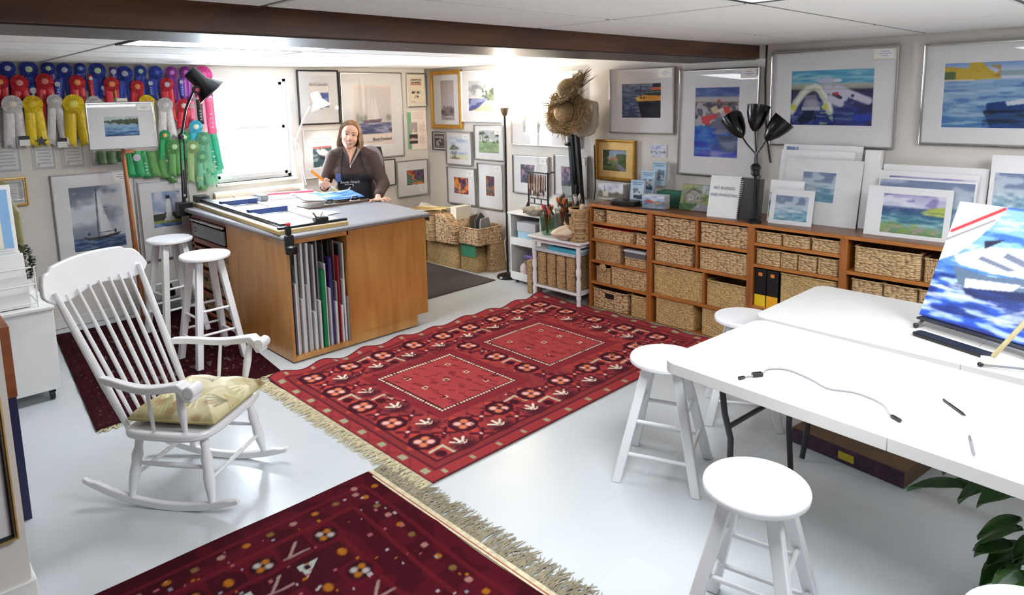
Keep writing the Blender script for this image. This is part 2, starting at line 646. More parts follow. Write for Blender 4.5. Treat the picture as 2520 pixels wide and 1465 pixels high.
def text(s_, size, mt, parent, loc, rot=(PI / 2, 0, 0), name='lettering', align='CENTER', xs=1.0, shear=0):
    c = bpy.data.curves.new(name, 'FONT')
    c.body = s_
    c.size = size
    c.align_x = align
    c.align_y = 'CENTER'
    c.extrude = 0.0003
    c.resolution_u = 2
    c.shear = shear
    o = bpy.data.objects.new(name, c)
    COL.objects.link(o)
    dg = bpy.context.evaluated_depsgraph_get()
    me = bpy.data.meshes.new_from_object(o.evaluated_get(dg))
    bpy.data.objects.remove(o)
    bpy.data.curves.remove(c)
    me.materials.clear()
    me.materials.append(mt)
    o = bpy.data.objects.new(name, me)
    COL.objects.link(o)
    o.parent = parent
    o.location = loc
    o.rotation_euler = rot
    o.scale = (xs, 1, 1)
    return o

# ================================================================== THE ROOM
XW, YB, ZC = 5.10, 6.72, 2.24          # right wall, back wall, ceiling
XL, YF = -2.2, -3.6                    # left wall, wall behind the camera


def struct(o):
    return tag(o, kind='structure')


fl = struct(MB().box(XL, YF, -0.06, XW + 0.1, YB + 0.1, -0.004).build('floor', K['grout']))
tm = MB()
T = 0.305
tm.hexa([(0.00012, 0.00012, -0.004), (T - 0.00012, 0.00012, -0.004), (T - 0.00012, T - 0.00012, -0.004), (0.00012, T - 0.00012, -0.004)],
        [(0.00012, 0.00012, 0), (T - 0.00012, 0.00012, 0), (T - 0.00012, T - 0.00012, 0), (0.00012, T - 0.00012, 0)])
tile0 = None
far = []
cand = []
for i in range(-8, 17):
    for j in range(-11, 23):
        x, y = i * T, j * T
        if x + T > XW - 0.02 or y + T > YB - 0.02:
            continue
        cx, cy = x + T / 2, y + T / 2
        d = Vector((cx, cy, -1.88))
        q = (d.dot(rt2) / max(0.05, d.dot(fw)), d.dot(dn2) / max(0.05, d.dot(fw)))
        seen = d.dot(fw) > 0.3 and abs(q[0]) < 0.80 and q[1] < 0.66
        under = (1.95 < cx < 4.5 and 2.6 < cy < 4.25) or (cx < 1.6 and cy < 2.75) or (2.2 < cx < 3.3 and cy > 4.6) or (cx > 4.75)
        cand.append((0 if seen and not under else 1, d.length, x, y))
cand.sort()
rest = MB()
for n_, (u_, dd, x, y) in enumerate(cand):
    if n_ < 300:
        if tile0 is None:
            tile0 = tm.build('tile', K['floor'], fl, smooth=False)
            tile0.location = (x, y, 0)
        else:
            again(tile0, fl, (x, y, 0))
    else:
        rest.add([(a + x, b + y, c) for a, b, c in tm.v], tm.f)
tag(rest.build('tile_field', K['floor'], fl, smooth=False), kind='stuff')

# back wall with the window opening
WX0, WX1, WZ0, WZ1 = 2.54, 3.34, 1.10, 2.12
b = MB()
b.box(XL, YB, 0, WX0, YB + 0.14, 2.45)
b.box(WX1, YB, 0, XW + 0.14, YB + 0.14, 2.45)
b.box(WX0, YB, 0, WX1, YB + 0.14, WZ0)
b.box(WX0, YB, WZ1, WX1, YB + 0.14, 2.45)
struct(b.build('wall_back', K['wall'], smooth=False))
struct(MB().box(XW, YF, 0, XW + 0.14, YB, 2.45).build('wall_right', K['wall'], smooth=False))
struct(MB().box(XL - 0.14, YF, 0, XL, YB + 0.14, 2.45).build('wall_left', K['wall'], smooth=False))
struct(MB().box(XL - 0.14, YF - 0.14, 0, XW + 0.14, YF, 2.45).build('wall_front', K['fill_cut_wall'], smooth=False))
pw = struct(MB().box(XL, 3.02, 0, 0.318, 3.14, ZC - 0.01).build('wall_partition', K['wall'], smooth=False))
struct(MB().box(XL, 3.005, 0, 0.333, 3.155, 0.085).build('baseboard_partition', K['trim'], bevel=0.006))
struct(MB().box(XL, YB - 0.014, 0, XW, YB, 0.09).build('baseboard_back', K['trim'], bevel=0.005))
struct(MB().box(XW - 0.014, YF, 0, XW, YB - 0.014, 0.09).build('baseboard_right', K['trim'], bevel=0.005))

# window: reveal, frame, two sashes with their panes, sill
wn = struct(MB().box(WX0, YB + 0.08, WZ0, WX0 + 0.035, YB + 0.13, WZ1).box(WX1 - 0.035, YB + 0.08, WZ0, WX1, YB + 0.13, WZ1)
            .box(WX0, YB + 0.08, WZ1 - 0.035, WX1, YB + 0.13, WZ1).box(WX0, YB + 0.08, WZ0, WX1, YB + 0.13, WZ0 + 0.035).build('window_1', K['trim'], bevel=0.003))
zm = 1.62
for nm, z0, z1, yo in (('lower_sash', WZ0 + 0.035, zm + 0.02, 0.085), ('upper_sash', zm - 0.02, WZ1 - 0.035, 0.105)):
    a0, a1, y0, y1 = WX0 + 0.035, WX1 - 0.035, YB + yo, YB + yo + 0.02
    sh = MB().box(a0, y0, z0, a0 + 0.028, y1, z1).box(a1 - 0.028, y0, z0, a1, y1, z1).box(a0, y0, z0, a1, y1, z0 + 0.028).box(a0, y0, z1 - 0.028, a1, y1, z1).build(nm, K['trim'], wn, smooth=False)
    MB().box(a0 + 0.02, y0 + 0.008, z0 + 0.02, a1 - 0.02, y0 + 0.012, z1 - 0.02).build('pane', K['wglass'], sh)
MB().box(WX0 - 0.02, YB - 0.03, WZ0 - 0.03, WX1 + 0.02, YB + 0.08, WZ0).build('sill', K['trim'], wn, bevel=0.006)

# ceiling: slab, metal grid bars, loose tiles
ce = struct(MB().box(XL, YF, ZC + 0.02, XW + 0.1, YB + 0.1, ZC + 0.14).build('ceiling', K['ceil']))
L1 = (1.20, 2.45, 4.04, 4.65)
L2 = (1.20, 2.68, 0.62, 1.36)
L_FILL = (2.68, 4.18, -0.88, -0.13)  # added panel out of view, there to brighten the right wall
LIGHTS = [L1, L2, L_FILL]


def ceiling_field(xs, ys):
    for i in range(len(xs) - 1):
        for j in range(len(ys) - 1):
            x0, x1, y0, y1 = xs[i], xs[i + 1], ys[j], ys[j + 1]
            if any(l[0] < (x0 + x1) / 2 < l[1] and l[2] < (y0 + y1) / 2 < l[3] for l in LIGHTS):
                continue
            key = (round(x1 - x0, 3), round(y1 - y0, 3))
            if key not in TM:
                g, h = 0.012, 0.02
                w_, d_ = x1 - x0, y1 - y0
                m = MB().hexa([(g + 0.006, g + 0.006, -0.004), (w_ - g - 0.006, g + 0.006, -0.004), (w_ - g - 0.006, d_ - g - 0.006, -0.004), (g + 0.006, d_ - g - 0.006, -0.004)],
                              [(g - 0.01, g - 0.01, 0.012), (w_ - g + 0.01, g - 0.01, 0.012), (w_ - g + 0.01, d_ - g + 0.01, 0.012), (g - 0.01, d_ - g + 0.01, 0.012)])
                TM[key] = m.build('ceiling_panel', K['ceil'], ce, smooth=False)
                TM[key].location = (x0, y0, ZC)
            else:
                again(TM[key], ce, (x0, y0, ZC))
    for x in xs:
        MB().box(x - 0.011, ys[0], ZC, x + 0.011, ys[-1], ZC + 0.003).build('grid_bar', K['tbar'], ce)
    for y in ys:
        MB().box(xs[0], y - 0.011, ZC + 0.0005, xs[-1], y + 0.011, ZC + 0.0035).build('grid_bar', K['tbar'], ce)


TM = {}
ceiling_field([XL, -1.82, -0.32, 1.18, 2.68, 4.18, XW], [YF, -2.38, -1.63, -0.88, -0.13, 0.62, 1.36, 2.06, 2.55])
ceiling_field([XL, -1.30, -0.05, 1.20, 2.45, 3.70, 4.95, XW], [3.08, 3.43, 4.04, 4.65, 5.26, 5.87, 6.48, YB])

# dark timber beam boxed in across the room
bm_ = struct(MB().hexa([(XL, 2.74, 2.148), (XW, 2.49, 2.136), (XW, 3.11, 2.136), (XL, 3.08, 2.148)], [(XL, 2.74, ZC + 0.02), (XW, 2.49, ZC + 0.02), (XW, 3.11, ZC + 0.02), (XL, 3.08, ZC + 0.02)]).build('ceiling_beam', K['beamf'], bevel=0.004))
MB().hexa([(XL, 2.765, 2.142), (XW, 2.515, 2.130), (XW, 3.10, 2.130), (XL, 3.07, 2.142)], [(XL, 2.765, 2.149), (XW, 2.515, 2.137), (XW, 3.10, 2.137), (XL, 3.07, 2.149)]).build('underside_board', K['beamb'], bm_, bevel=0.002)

# fluorescent panels set into the grid; the last is an added fill light
K['tubel'] = emis('fluorescent_diffuser', (246, 250, 255), PANEL_W)
names = ['lit fluorescent panel in the ceiling beyond the dark beam, above the workbench', 'fluorescent ceiling panel at the top edge in front of the beam',
         'added ceiling panel light out of view above the folding tables, brightening the right wall']
for l, nm in zip(LIGHTS, names):
    t = thing('ceiling_light', nm, 'ceiling light', ((l[0] + l[1]) / 2, (l[2] + l[3]) / 2, ZC), group='recessed fluorescent ceiling panels')
    hx, hy = (l[1] - l[0]) / 2 - 0.014, (l[3] - l[2]) / 2 - 0.014
    f = 0.022
    MB().box(-hx, -hy, -0.008, hx, -hy + f, 0.01).box(-hx, hy - f, -0.008, hx, hy, 0.01).box(-hx, -hy, -0.008, -hx + f, hy, 0.01).box(hx - f, -hy, -0.008, hx, hy, 0.01).build('frame', K['dgrey'], t, bevel=0.002)
    m = MB()
    n = 24
    m.grid(lambda u, v: (-hx + f + u * 2 * (hx - f), -hy + f + (1 - v) * 2 * (hy - f), -0.002 - 0.0015 * math.cos(u * n * PI)), n * 2, 2)
    m.build('diffuser', K['tubel'], t)

# ================================================================== PICTURES ON THE WALLS


def on_wall(side, name, label, cat, u0, u1, z0, z1, group=None, off=0.003, tilt=0.0):
    """an Empty at the centre of a thing hung on a wall; local x runs right, z up, -y out of the wall"""
    if side == 'B':
        t = thing(name, label, cat, ((u0 + u1) / 2, YB - off, (z0 + z1) / 2), 0, group)
    else:
        t = thing(name, label, cat, (XW - off, (u0 + u1) / 2, (z0 + z1) / 2), -PI / 2, group)
    if tilt:
        t.rotation_euler.x = tilt
    return t, abs(u1 - u0) / 2, abs(z1 - z0) / 2


def frame_bars(hw, hh, fwid, dep, name, mt, t, profile=0.0):
    """mitred frame: four bars with an outer lip and an inner step, one mesh"""
    m = MB()
    o = [(-hw, -hh), (hw, -hh), (hw, hh), (-hw, hh)]
    prof = [(0, 0), (0, -dep), (fwid * 0.35, -dep - profile), (fwid * 0.6, -dep * 0.72), (fwid, -dep * 0.72), (fwid, 0)]
    base = []
    for (x, z) in o:
        sx, sz = (1 if x < 0 else -1), (1 if z < 0 else -1)
        base.append([(x + sx * d, y, z + sz * d) for d, y in prof])
    n = len(prof)
    vv = [p for q in base for p in q]
    ff = []
    for k in range(4):
        k2 = (k + 1) % 4
        for i in range(n):
            i2 = (i + 1) % n
            ff.append((k * n + i, k2 * n + i, k2 * n + i2, k * n + i2))
    m.add(vv, ff)
    return m.build(name, mt, t, smooth=False)


def mount_board(hw, hh, ax0, ax1, az0, az1, y, mt, t, bev=0.005):
    """board with a bevelled opening"""
    o = [(-hw, y, -hh), (hw, y, -hh), (hw, y, hh), (-hw, y, hh)]
    i = [(ax0, y, az0), (ax1, y, az0), (ax1, y, az1), (ax0, y, az1)]
    j = [(ax0 + bev, y + 0.003, az0 + bev), (ax1 - bev, y + 0.003, az0 + bev), (ax1 - bev, y + 0.003, az1 - bev), (ax0 + bev, y + 0.003, az1 - bev)]
    f = []
    for k in range(4):
        k2 = (k + 1) % 4
        f += [(k, k2, 4 + k2, 4 + k), (4 + k, 4 + k2, 8 + k2, 8 + k)]
    return MB().add(o + i + j, f).build('mount', mt, t, smooth=False)


def flat_art(cv, hw0, hw1, z0, z1, y, t, name='artwork', mt=None):
    return cgrid(name, soften(cv.a), lambda u, v: (hw0 + u * (hw1 - hw0), np.full_like(u, y), z0 + v * (z1 - z0)), mt or K['art'], t)


def price_card(t, x0, x1, z0, z1, y, border=True):
    c = MB().box(x0, y - 0.001, z0, x1, y, z1).build('label_card', K['cream'] if border else K['paper'], t)
    m = MB()
    w_, h_ = x1 - x0, z1 - z0
    MB().box(x0 + w_ * .08, y - 0.0016, z0 + h_ * .1, x1 - w_ * .08, y - 0.001, z1 - h_ * .1).build('card_face', K['paper'], c)
    for q, (a, b_) in enumerate(((.3, .7), (.2, .8), (.35, .65))):
        m.box(x0 + w_ * a, y - 0.002, z0 + h_ * (.68 - q * .2), x0 + w_ * b_, y - 0.0016, z0 + h_ * (.72 - q * .2))
    m.build('print_lines', K['inkg'], c)


def picture(side, label, box, art, cv, fw_=0.012, fm='silver', dep=0.022, card=None, mount='matb', group=None, glass=True, tilt=0.0, name='framed_painting', cat='picture', off=0.003, artname='artwork'):
    """box = u0,u1,z0,z1 (u: x on the back wall, y on the right wall, left edge first); art = the picture inside"""
    t, hw, hh = on_wall(side, name, label, cat, box[0], box[1], box[2], box[3], group, off, tilt)
    cu, cz = (box[0] + box[1]) / 2, (box[2] + box[3]) / 2
    sg = 1 if side == 'B' else -1
    a0, a1 = sorted((sg * (art[0] - cu), sg * (art[1] - cu)))
    z0, z1 = art[2] - cz, art[3] - cz
    frame_bars(hw, hh, fw_, dep, 'frame', K[fm], t, 0.002)
    MB().box(-hw + fw_ * .5, -0.004, -hh + fw_ * .5, hw - fw_ * .5, -0.001, hh - fw_ * .5).build('backing', K['paper'], t)
    if mount:
        mount_board(hw - fw_ * .7, hh - fw_ * .7, a0, a1, z0, z1, -dep * 0.55, K[mount], t)
    flat_art(cv, a0, a1, z0, z1, -dep * 0.55 + 0.0029, t, artname)
    if glass:
        MB().box(-hw + fw_ * .8, -dep * .66, -hh + fw_ * .8, hw - fw_ * .8, -dep * .62, hh - fw_ * .8).build('glass', K['glass'], t)
    if card:
        c0, c1 = sorted((sg * (card[0] - cu), sg * (card[1] - cu)))
        price_card(t, c0, c1, card[2] - cz, card[3] - cz, -dep * .7)
    return t

# ------------------------------------------------------------------ painting motifs
def sea(c, y0, y1, top, bot, hi, lo, fx=6, fy=22, a=0.6):
    c.vgrad([(y0, top), (y1, bot)])
    c.streaks(fx, fy, hi, lo, y0, y1, 0.55, a)


def clouds(c, y1, c0, c1, f=5, a=0.9):
    n = c.noise(f, f * 1.5, 3)
    c.put((c.Y < y1) * np.clip((n - 0.42) * 5, 0, 1), c0, a)
    c.put((c.Y < y1) * np.clip((0.45 - n) * 4, 0, 1), c1, a * .7)


def palm(c, x, y, h, col=(60, 80, 56), lean=0.03, trunk=(96, 84, 70)):
    c.line(x, y, x + lean, y - h, 0.012, trunk)
    for k in range(9):
        t = PI * (k / 8) * 1.2 - 0.3
        c.line(x + lean, y - h, x + lean + math.cos(t) * .12, y - h - math.sin(t) * .09 + .03 * abs(math.cos(t)), 0.012, col)


def p_sail():
    c = Cv(130, 174, (150, 160, 172), 11)
    c.vgrad([(0, (120, 128, 142)), (.25, (150, 158, 172)), (.5, (168, 174, 186)), (.8, (150, 162, 178))])
    clouds(c, .8, (222, 226, 234), (112, 122, 140), 3)
    sea(c, .8, 1, (82, 108, 142), (56, 84, 124), (148, 170, 196), (40, 58, 90), 6, 40)
    c.poly([(.52, .10), (.52, .75), (.74, .72), (.62, .38)], (236, 238, 244))
    c.line(.5, .06, .475, .78, .009, (60, 62, 74))
    for q in (.34, .40, .44):
        c.line(.6, q, .68, q + .02, .004, (96, 98, 110))
    c.line(.48, .735, .82, .725, .006, (80, 72, 72))
    c.poly([(.18, .765), (.3, .80), (.6, .79), (.92, .755), (.84, .80), (.6, .83), (.28, .84)], (62, 52, 56))
    c.ell(.3, .74, .02, .025, (50, 48, 56))
    c.ell(.8, .73, .02, .03, (50, 48, 56))
    c.streaks(5, 60, (120, 146, 178), (38, 60, 100), .84, 1, .56, .6)
    return c


def p_light():
    c = Cv(80, 102, (170, 190, 214), 12)
    c.vgrad([(0, (150, 176, 214)), (.6, (206, 210, 226)), (.72, (200, 208, 222))])
    clouds(c, .7, (226, 226, 236), (138, 158, 200), 4)
    c.put((c.Y > .66 - c.noise(8, 3) * .12) & (c.Y < .84), (74, 82, 70))
    c.rect(0, .8, 1, .88, (158, 172, 84))
    sea(c, .87, 1, (120, 150, 190), (70, 110, 170), (190, 205, 224), (52, 84, 140))
    c.poly([(.5, .22), (.61, .22), (.68, .8), (.44, .8)], (238, 238, 240))
    c.poly([(.45, .72), (.7, .72), (.8, .82), (.36, .82)], (226, 226, 226))
    c.rect(.49, .12, .62, .22, (52, 56, 62))
    c.line(.66, .2, .74, .8, .012, (96, 96, 104))
    return c


def p_cert(seed=1):
    c = Cv(48, 60, (226, 226, 224), seed)
    for a, b_ in ((.05, .05), (.09, .09)):
        for q in ((a, b_, 1 - a, b_), (a, 1 - b_, 1 - a, 1 - b_), (a, b_, a, 1 - b_), (1 - a, b_, 1 - a, 1 - b_)):
            c.line(*q, .012, (150, 152, 154))
    c.ell(.5, .2, .12, .07, (182, 182, 180))
    for q in range(5):
        c.line(.2 + .05 * (q % 2), .38 + q * .1, .8 - .05 * (q % 2), .38 + q * .1, .013, (140, 142, 146))
    c.ell(.22, .82, .06, .05, (176, 178, 180))
    return c


def p_lake():
    c = Cv(104, 62, (190, 206, 214), 14)
    c.vgrad([(0, (206, 212, 210)), (.3, (176, 196, 204)), (.5, (150, 186, 214)), (1, (40, 84, 140))])
    c.put((c.Y < .46 - (1 - c.X) * .14 + (c.noise(16, 6) - .5) * .16) & (c.Y > .12 + (1 - c.X) * .14 + (c.noise(20, 4) - .5) * .12), (84, 98, 76))
    c.mott(14, 40)
    c.streaks(5, 24, (176, 206, 232), (38, 82, 142), .5, 1, .56, .6)
    c.put(c.Y > .9, (56, 66, 96), .6)
    return c


def p_artcal():
    c = Cv(44, 52, (246, 234, 226), 15)
    c.rect(0.35, .38, .95, .92, (70, 86, 140))
    c.put((c.X > .35) & (c.X < .95) & (c.Y > .38) & (c.Y < .92) & (c.noise(6, 8) > .55), (120, 148, 196))
    c.rect(.35, .8, .62, .98, (52, 56, 74))
    for q in range(7):
        c.line(.05, .42 + q * .07, .26, .42 + q * .07, .014, (200, 186, 186))
    return c


def p_boatfest():
    c = Cv(104, 130, (240, 224, 214), 16)
    c.rect(.06, .04, .95, .80, (214, 208, 206))
    c.vgrad([(.04, (228, 218, 212)), (.55, (214, 206, 206))], .06, .95)
    for x, y, h in ((.12, .6, .14), (.2, .6, .10), (.3, .6, .12), (.86, .58, .1), (.92, .58, .09)):
        c.ell(x, y - h * .4, .04, h * .55, (150, 152, 140), .8, .4)
    for x in (.46, .54):
        c.poly([(x, .12), (x + .12, .58), (x - .01, .58)], (240, 234, 230), .8)
        c.poly([(x - .04, .18), (x - .01, .58), (x - .1, .58)], (232, 226, 224), .8)
    c.poly([(.22, .58), (.72, .56), (.66, .63), (.28, .64)], (126, 104, 118))
    for q in ((.62, .79, (110, 116, 156)),):
        c.vgrad([(.62, (140, 138, 168)), (.8, (84, 92, 132))], .06, .95)
        c.streaks(5, 30, (204, 204, 220), (64, 74, 116), .62, .8, .55, .7, .06, .95)
    c.put((c.X < .06) | (c.X > .95) | (c.Y < .04), (240, 224, 214))
    for q in (.93,):
        c.line(.3, q, .7, q, .008, (190, 172, 176))
    return c


def p_homes():
    c = Cv(44, 72, (246, 232, 206), 17)
    for q in ((.02, .02, .98, .02), (.02, .98, .98, .98), (.02, .02, .02, .98), (.98, .02, .98, .98)):
        c.line(*q, .012, (190, 160, 130))
    c.rect(.05, .265, .95, .30, (226, 110, 96))
    for x, y in ((.3, .58), (.72, .58), (.52, .74)):
        c.rect(x - .17, y - .05, x + .17, y + .05, (210, 200, 180))
        c.put((abs(c.X - x) < .17) & (abs(c.Y - y) < .05) & (c.noise(14, 20) > .5), (84, 74, 68))
    c.line(.1, .93, .4, .93, .012, (150, 130, 120))
    return c


def p_poster():
    c = Cv(54, 80, (248, 232, 220), 18)
    c.rect(0.02, .04, .2, .98, (118, 176, 140))
    c.rect(.1, .3, .52, .55, (176, 164, 156))
    c.ell(.3, .5, .03, .04, (240, 236, 230))
    c.rect(.1, .6, .52, .84, (70, 62, 62))
    c.put((c.X > .1) & (c.X < .52) & (c.Y > .68) & (c.Y < .76) & (c.noise(8, 12) > .4), (222, 180, 180))
    for q in range(4):
        c.line(.28, .06 + q * .045, .85, .06 + q * .045, .009, (206, 190, 184))
    for q in range(18):
        c.line(.6, .3 + q * .036, .86 + .08 * (q % 3 == 0), .3 + q * .036, .006, (190, 176, 172))
    return c


def p_boat2():
    c = Cv(46, 66, (246, 236, 232), 19)
    c.rect(.06, .28, .96, .97, (150, 170, 176))
    c.put((c.Y > .28) & (c.Y < .97) & (c.X > .06) & (c.X < .96) & (c.noise(5, 16) > .52), (70, 96, 104))
    c.rect(.06, .27, .96, .33, (206, 110, 108))
    c.poly([(.2, .38), (.6, .36), (.85, .5), (.8, .62), (.35, .55)], (232, 234, 236))
    c.poly([(.3, .58), (.8, .66), (.82, .8), (.6, .82)], (52, 58, 70))
    c.poly([(.4, .56), (.86, .56), (.84, .68)], (214, 196, 196))
    c.line(.4, .3, .42, .4, .02, (80, 66, 66))
    c.line(.1, .12, .8, .12, .02, (222, 190, 180))
    return c


def p_abs(seed=20, dark=False):
    c = Cv(44, 38, (190, 84, 60), seed)
    n = c.noise(5, 5, 2)
    c.put(n > .55, (226, 140, 56))
    c.put(n < .42, (120, 48, 70))
    n2 = c.noise(4, 4, 1)
    c.put(n2 < .3, (70, 78, 110))
    c.put(n2 > .74, (70, 110, 92))
    c.ell(.68, .3, .16, .22, (104, 76, 120))
    c.ell(.68, .3, .08, .1, (60, 44, 80))
    for q in range(3):
        c.line(.05, .4 + q * .18, .7, .8 + q * .14, .014, (236, 190, 180), .8)
    if dark:
        c.a = c.a * .62 + np.array((40, 56, 62)) * .38
        for q in range(5):
            c.line(.1 + q * .2, 0, .3 + q * .12, 1, .018, (206, 140, 150), .6)
    return c


def p_boatmono():
    c = Cv(44, 92, (196, 184, 184), 23)
    c.vgrad([(0, (190, 178, 174)), (.6, (204, 192, 196)), (.85, (190, 180, 186))])
    c.line(.5, .1, .5, .75, .01, (176, 164, 166))
    c.put((c.Y > .68 + .1 * abs(c.X - .5) - c.noise(8, 3) * .1) & (c.Y < .84), (116, 98, 106), .7)
    c.ell(.78, .76, .14, .06, (84, 68, 76), .8, .4)
    c.ell(.2, .78, .16, .03, (72, 58, 66), .8, .4)
    c.line(.1, .84, .9, .86, .02, (74, 62, 70))
    c.streaks(5, 60, (206, 196, 200), (120, 104, 114), .86, 1, .54, .7)
    return c


def p_beach():
    c = Cv(84, 100, (214, 214, 214), 24)
    c.vgrad([(0, (196, 200, 206)), (.55, (226, 224, 222)), (1, (226, 224, 222))])
    n = c.noise(4, 5, 3)
    c.put((c.Y < .6) * np.clip((.5 - n) * 5, 0, 1) * (c.X < .7), (132, 138, 150), .8)
    c.poly([(.52, .62), (.7, .5), (.86, .34), (1, .24), (1, .66), (.6, .64)], (128, 142, 116))
    c.put((c.X > .55) & (c.Y > .25) & (c.Y < .64) & (c.noise(14, 14) > .62), (74, 92, 74), .8)
    c.put((c.Y > .58) & (c.X + c.Y * 1.3 < 1.55) & (c.Y < 1), (150, 160, 200))
    c.put((c.Y > .58) & (c.X + c.Y * 1.3 < 1.50) & (c.noise(5, 18) > .48), (74, 82, 138), .85)
    c.poly([(1, .66), (.72, .72), (.3, .92), (0, 1), (1, 1)], (240, 208, 166))
    c.put((c.Y > .7) & (c.X > .5) & (c.noise(4, 5) > .58) & (c.X + c.Y > 1.4), (226, 170, 110), .7)
    return c


def p_photo():
    c = Cv(32, 40, (120, 108, 106), 25)
    c.rect(.14, .2, .86, .86, (196, 186, 186))
    c.put((c.X > .14) & (c.X < .86) & (c.Y > .3) & (c.Y < .86) & (c.noise(7, 7) > .46), (86, 74, 74))
    c.rect(.14, .2, .86, .26, (236, 228, 226))
    c.ell(.38, .52, .08, .06, (226, 216, 216))
    c.ell(.62, .52, .08, .06, (226, 216, 216))
    return c


def p_palm1():
    c = Cv(48, 62, (200, 212, 232), 26)
    c.vgrad([(0, (186, 200, 226)), (.55, (226, 228, 236)), (.68, (226, 228, 236))])
    clouds(c, .6, (236, 238, 244), (170, 188, 220), 4)
    sea(c, .66, .76, (160, 180, 210), (190, 206, 220), (226, 232, 240), (120, 150, 190))
    c.vgrad([(.76, (226, 226, 196)), (1, (228, 222, 200))])
    c.ell(.3, .93, .25, .04, (110, 112, 84), .8, .4)
    palm(c, .3, .92, .5, (78, 98, 70), -.06)
    palm(c, .32, .92, .42, (88, 108, 76), .08)
    palm(c, .24, .92, .4, (70, 90, 64), -.1)
    return c


def p_palm2():
    c = Cv(54, 62, (206, 216, 218), 27)
    c.vgrad([(0, (190, 202, 206)), (.45, (220, 226, 222)), (.5, (200, 210, 190))])
    c.vgrad([(.48, (150, 176, 128)), (1, (150, 176, 140))])
    c.mott(9, 60)
    c.put((c.Y > .4) & (c.Y < .55) & (c.noise(12, 10) > .5), (92, 116, 92), .8)
    for x, h in ((.08, .36), (.2, .4), (.38, .22), (.9, .3), (.98, .34)):
        palm(c, x, .52, h, (74, 92, 76), .03)
    c.streaks(6, 14, (176, 204, 140), (126, 152, 122), .55, .95, .58, .6)
    c.put(c.Y > .92, (150, 158, 150), .7)
    return c


def p_big():
    c = Cv(120, 84, (214, 216, 216), 28)
    c.vgrad([(0, (230, 230, 228)), (.5, (206, 212, 206)), (1, (196, 204, 196))])
    c.put((c.Y > .25) & (c.noise(18, 5, 2) > .56), (150, 166, 146), .7)
    for x in (.06, .1, .2, .28, .4):
        c.line(x, .3, x + .01, .92, .008, (110, 118, 104))
    c.streaks(5, 30, (226, 228, 224), (150, 162, 156), .7, 1, .55, .6)
    return c


def p_wharf(seed):
    c = Cv(52, 48, (110, 116, 140), seed)
    n = c.noise(5, 5, 2)
    c.put(n > .54, (176, 150, 166))
    c.put(n < .42, (64, 92, 110))
    for q in range(7):
        c.line(.1 * q, 1, .3 + .11 * q, 0, .012, (206, 120, 150), .7)
    c.ell(.5, .8, .4, .12, (60, 84, 96), .7, .4)
    return c


def p_road():
    c = Cv(54, 52, (150, 160, 150), 31)
    c.vgrad([(0, (120, 150, 186)), (.35, (176, 184, 180)), (.5, (120, 132, 84)), (1, (70, 82, 42))])
    c.put((c.X < .3 + (c.noise(8, 8) - .5) * .3) & (c.Y < .75), (58, 70, 46))
    c.put((c.X > .62 + (c.noise(8, 8) - .5) * .3) & (c.Y > .2) & (c.Y < .72), (68, 88, 50))
    c.ell(.45, .42, .2, .08, (182, 118, 92), .8, .5)
    c.poly([(.5, .6), (.62, .6), (1, .9), (1, 1), (.8, 1)], (126, 120, 140))
    c.mott(12, 50)
    return c


def p_yboat():
    c = Cv(118, 106, (96, 112, 140), 32)
    c.vgrad([(0, (128, 142, 160)), (.5, (92, 110, 140)), (1, (44, 52, 92))])
    c.streaks(7, 26, (150, 164, 184), (58, 70, 112), 0, 1, .56, .6)
    c.poly([(.4, .48), (1, .46), (1, 1), (.52, 1), (.46, .72)], (22, 26, 42))
    c.streaks(4, 20, (44, 52, 80), (12, 14, 28), .5, 1, .6, .5, .5, 1)
    c.poly([(.33, .42), (.55, .34), (1, .34), (1, .5), (.42, .52)], (226, 160, 66))
    c.poly([(.33, .42), (.5, .36), (.5, .5), (.42, .52)], (226, 190, 90))
    c.poly([(.55, .24), (1, .2), (1, .36), (.58, .34)], (54, 66, 66))
    c.poly([(.75, .14), (1, .12), (1, .2), (.72, .2)], (226, 106, 60))
    c.poly([(.8, 0), (1, 0), (1, .12), (.78, .12)], (40, 50, 62))
    c.line(.56, .28, .98, .25, .006, (220, 222, 216))
    for q in ((.36, .2, .36, .48), (.49, .06, .49, .4), (.36, .21, .56, .19)):
        c.line(*q, .006, (40, 40, 48))
    c.ell(.5, .42, .02, .025, (60, 50, 50))
    c.ell(.58, .42, .02, .025, (60, 50, 50))
    return c


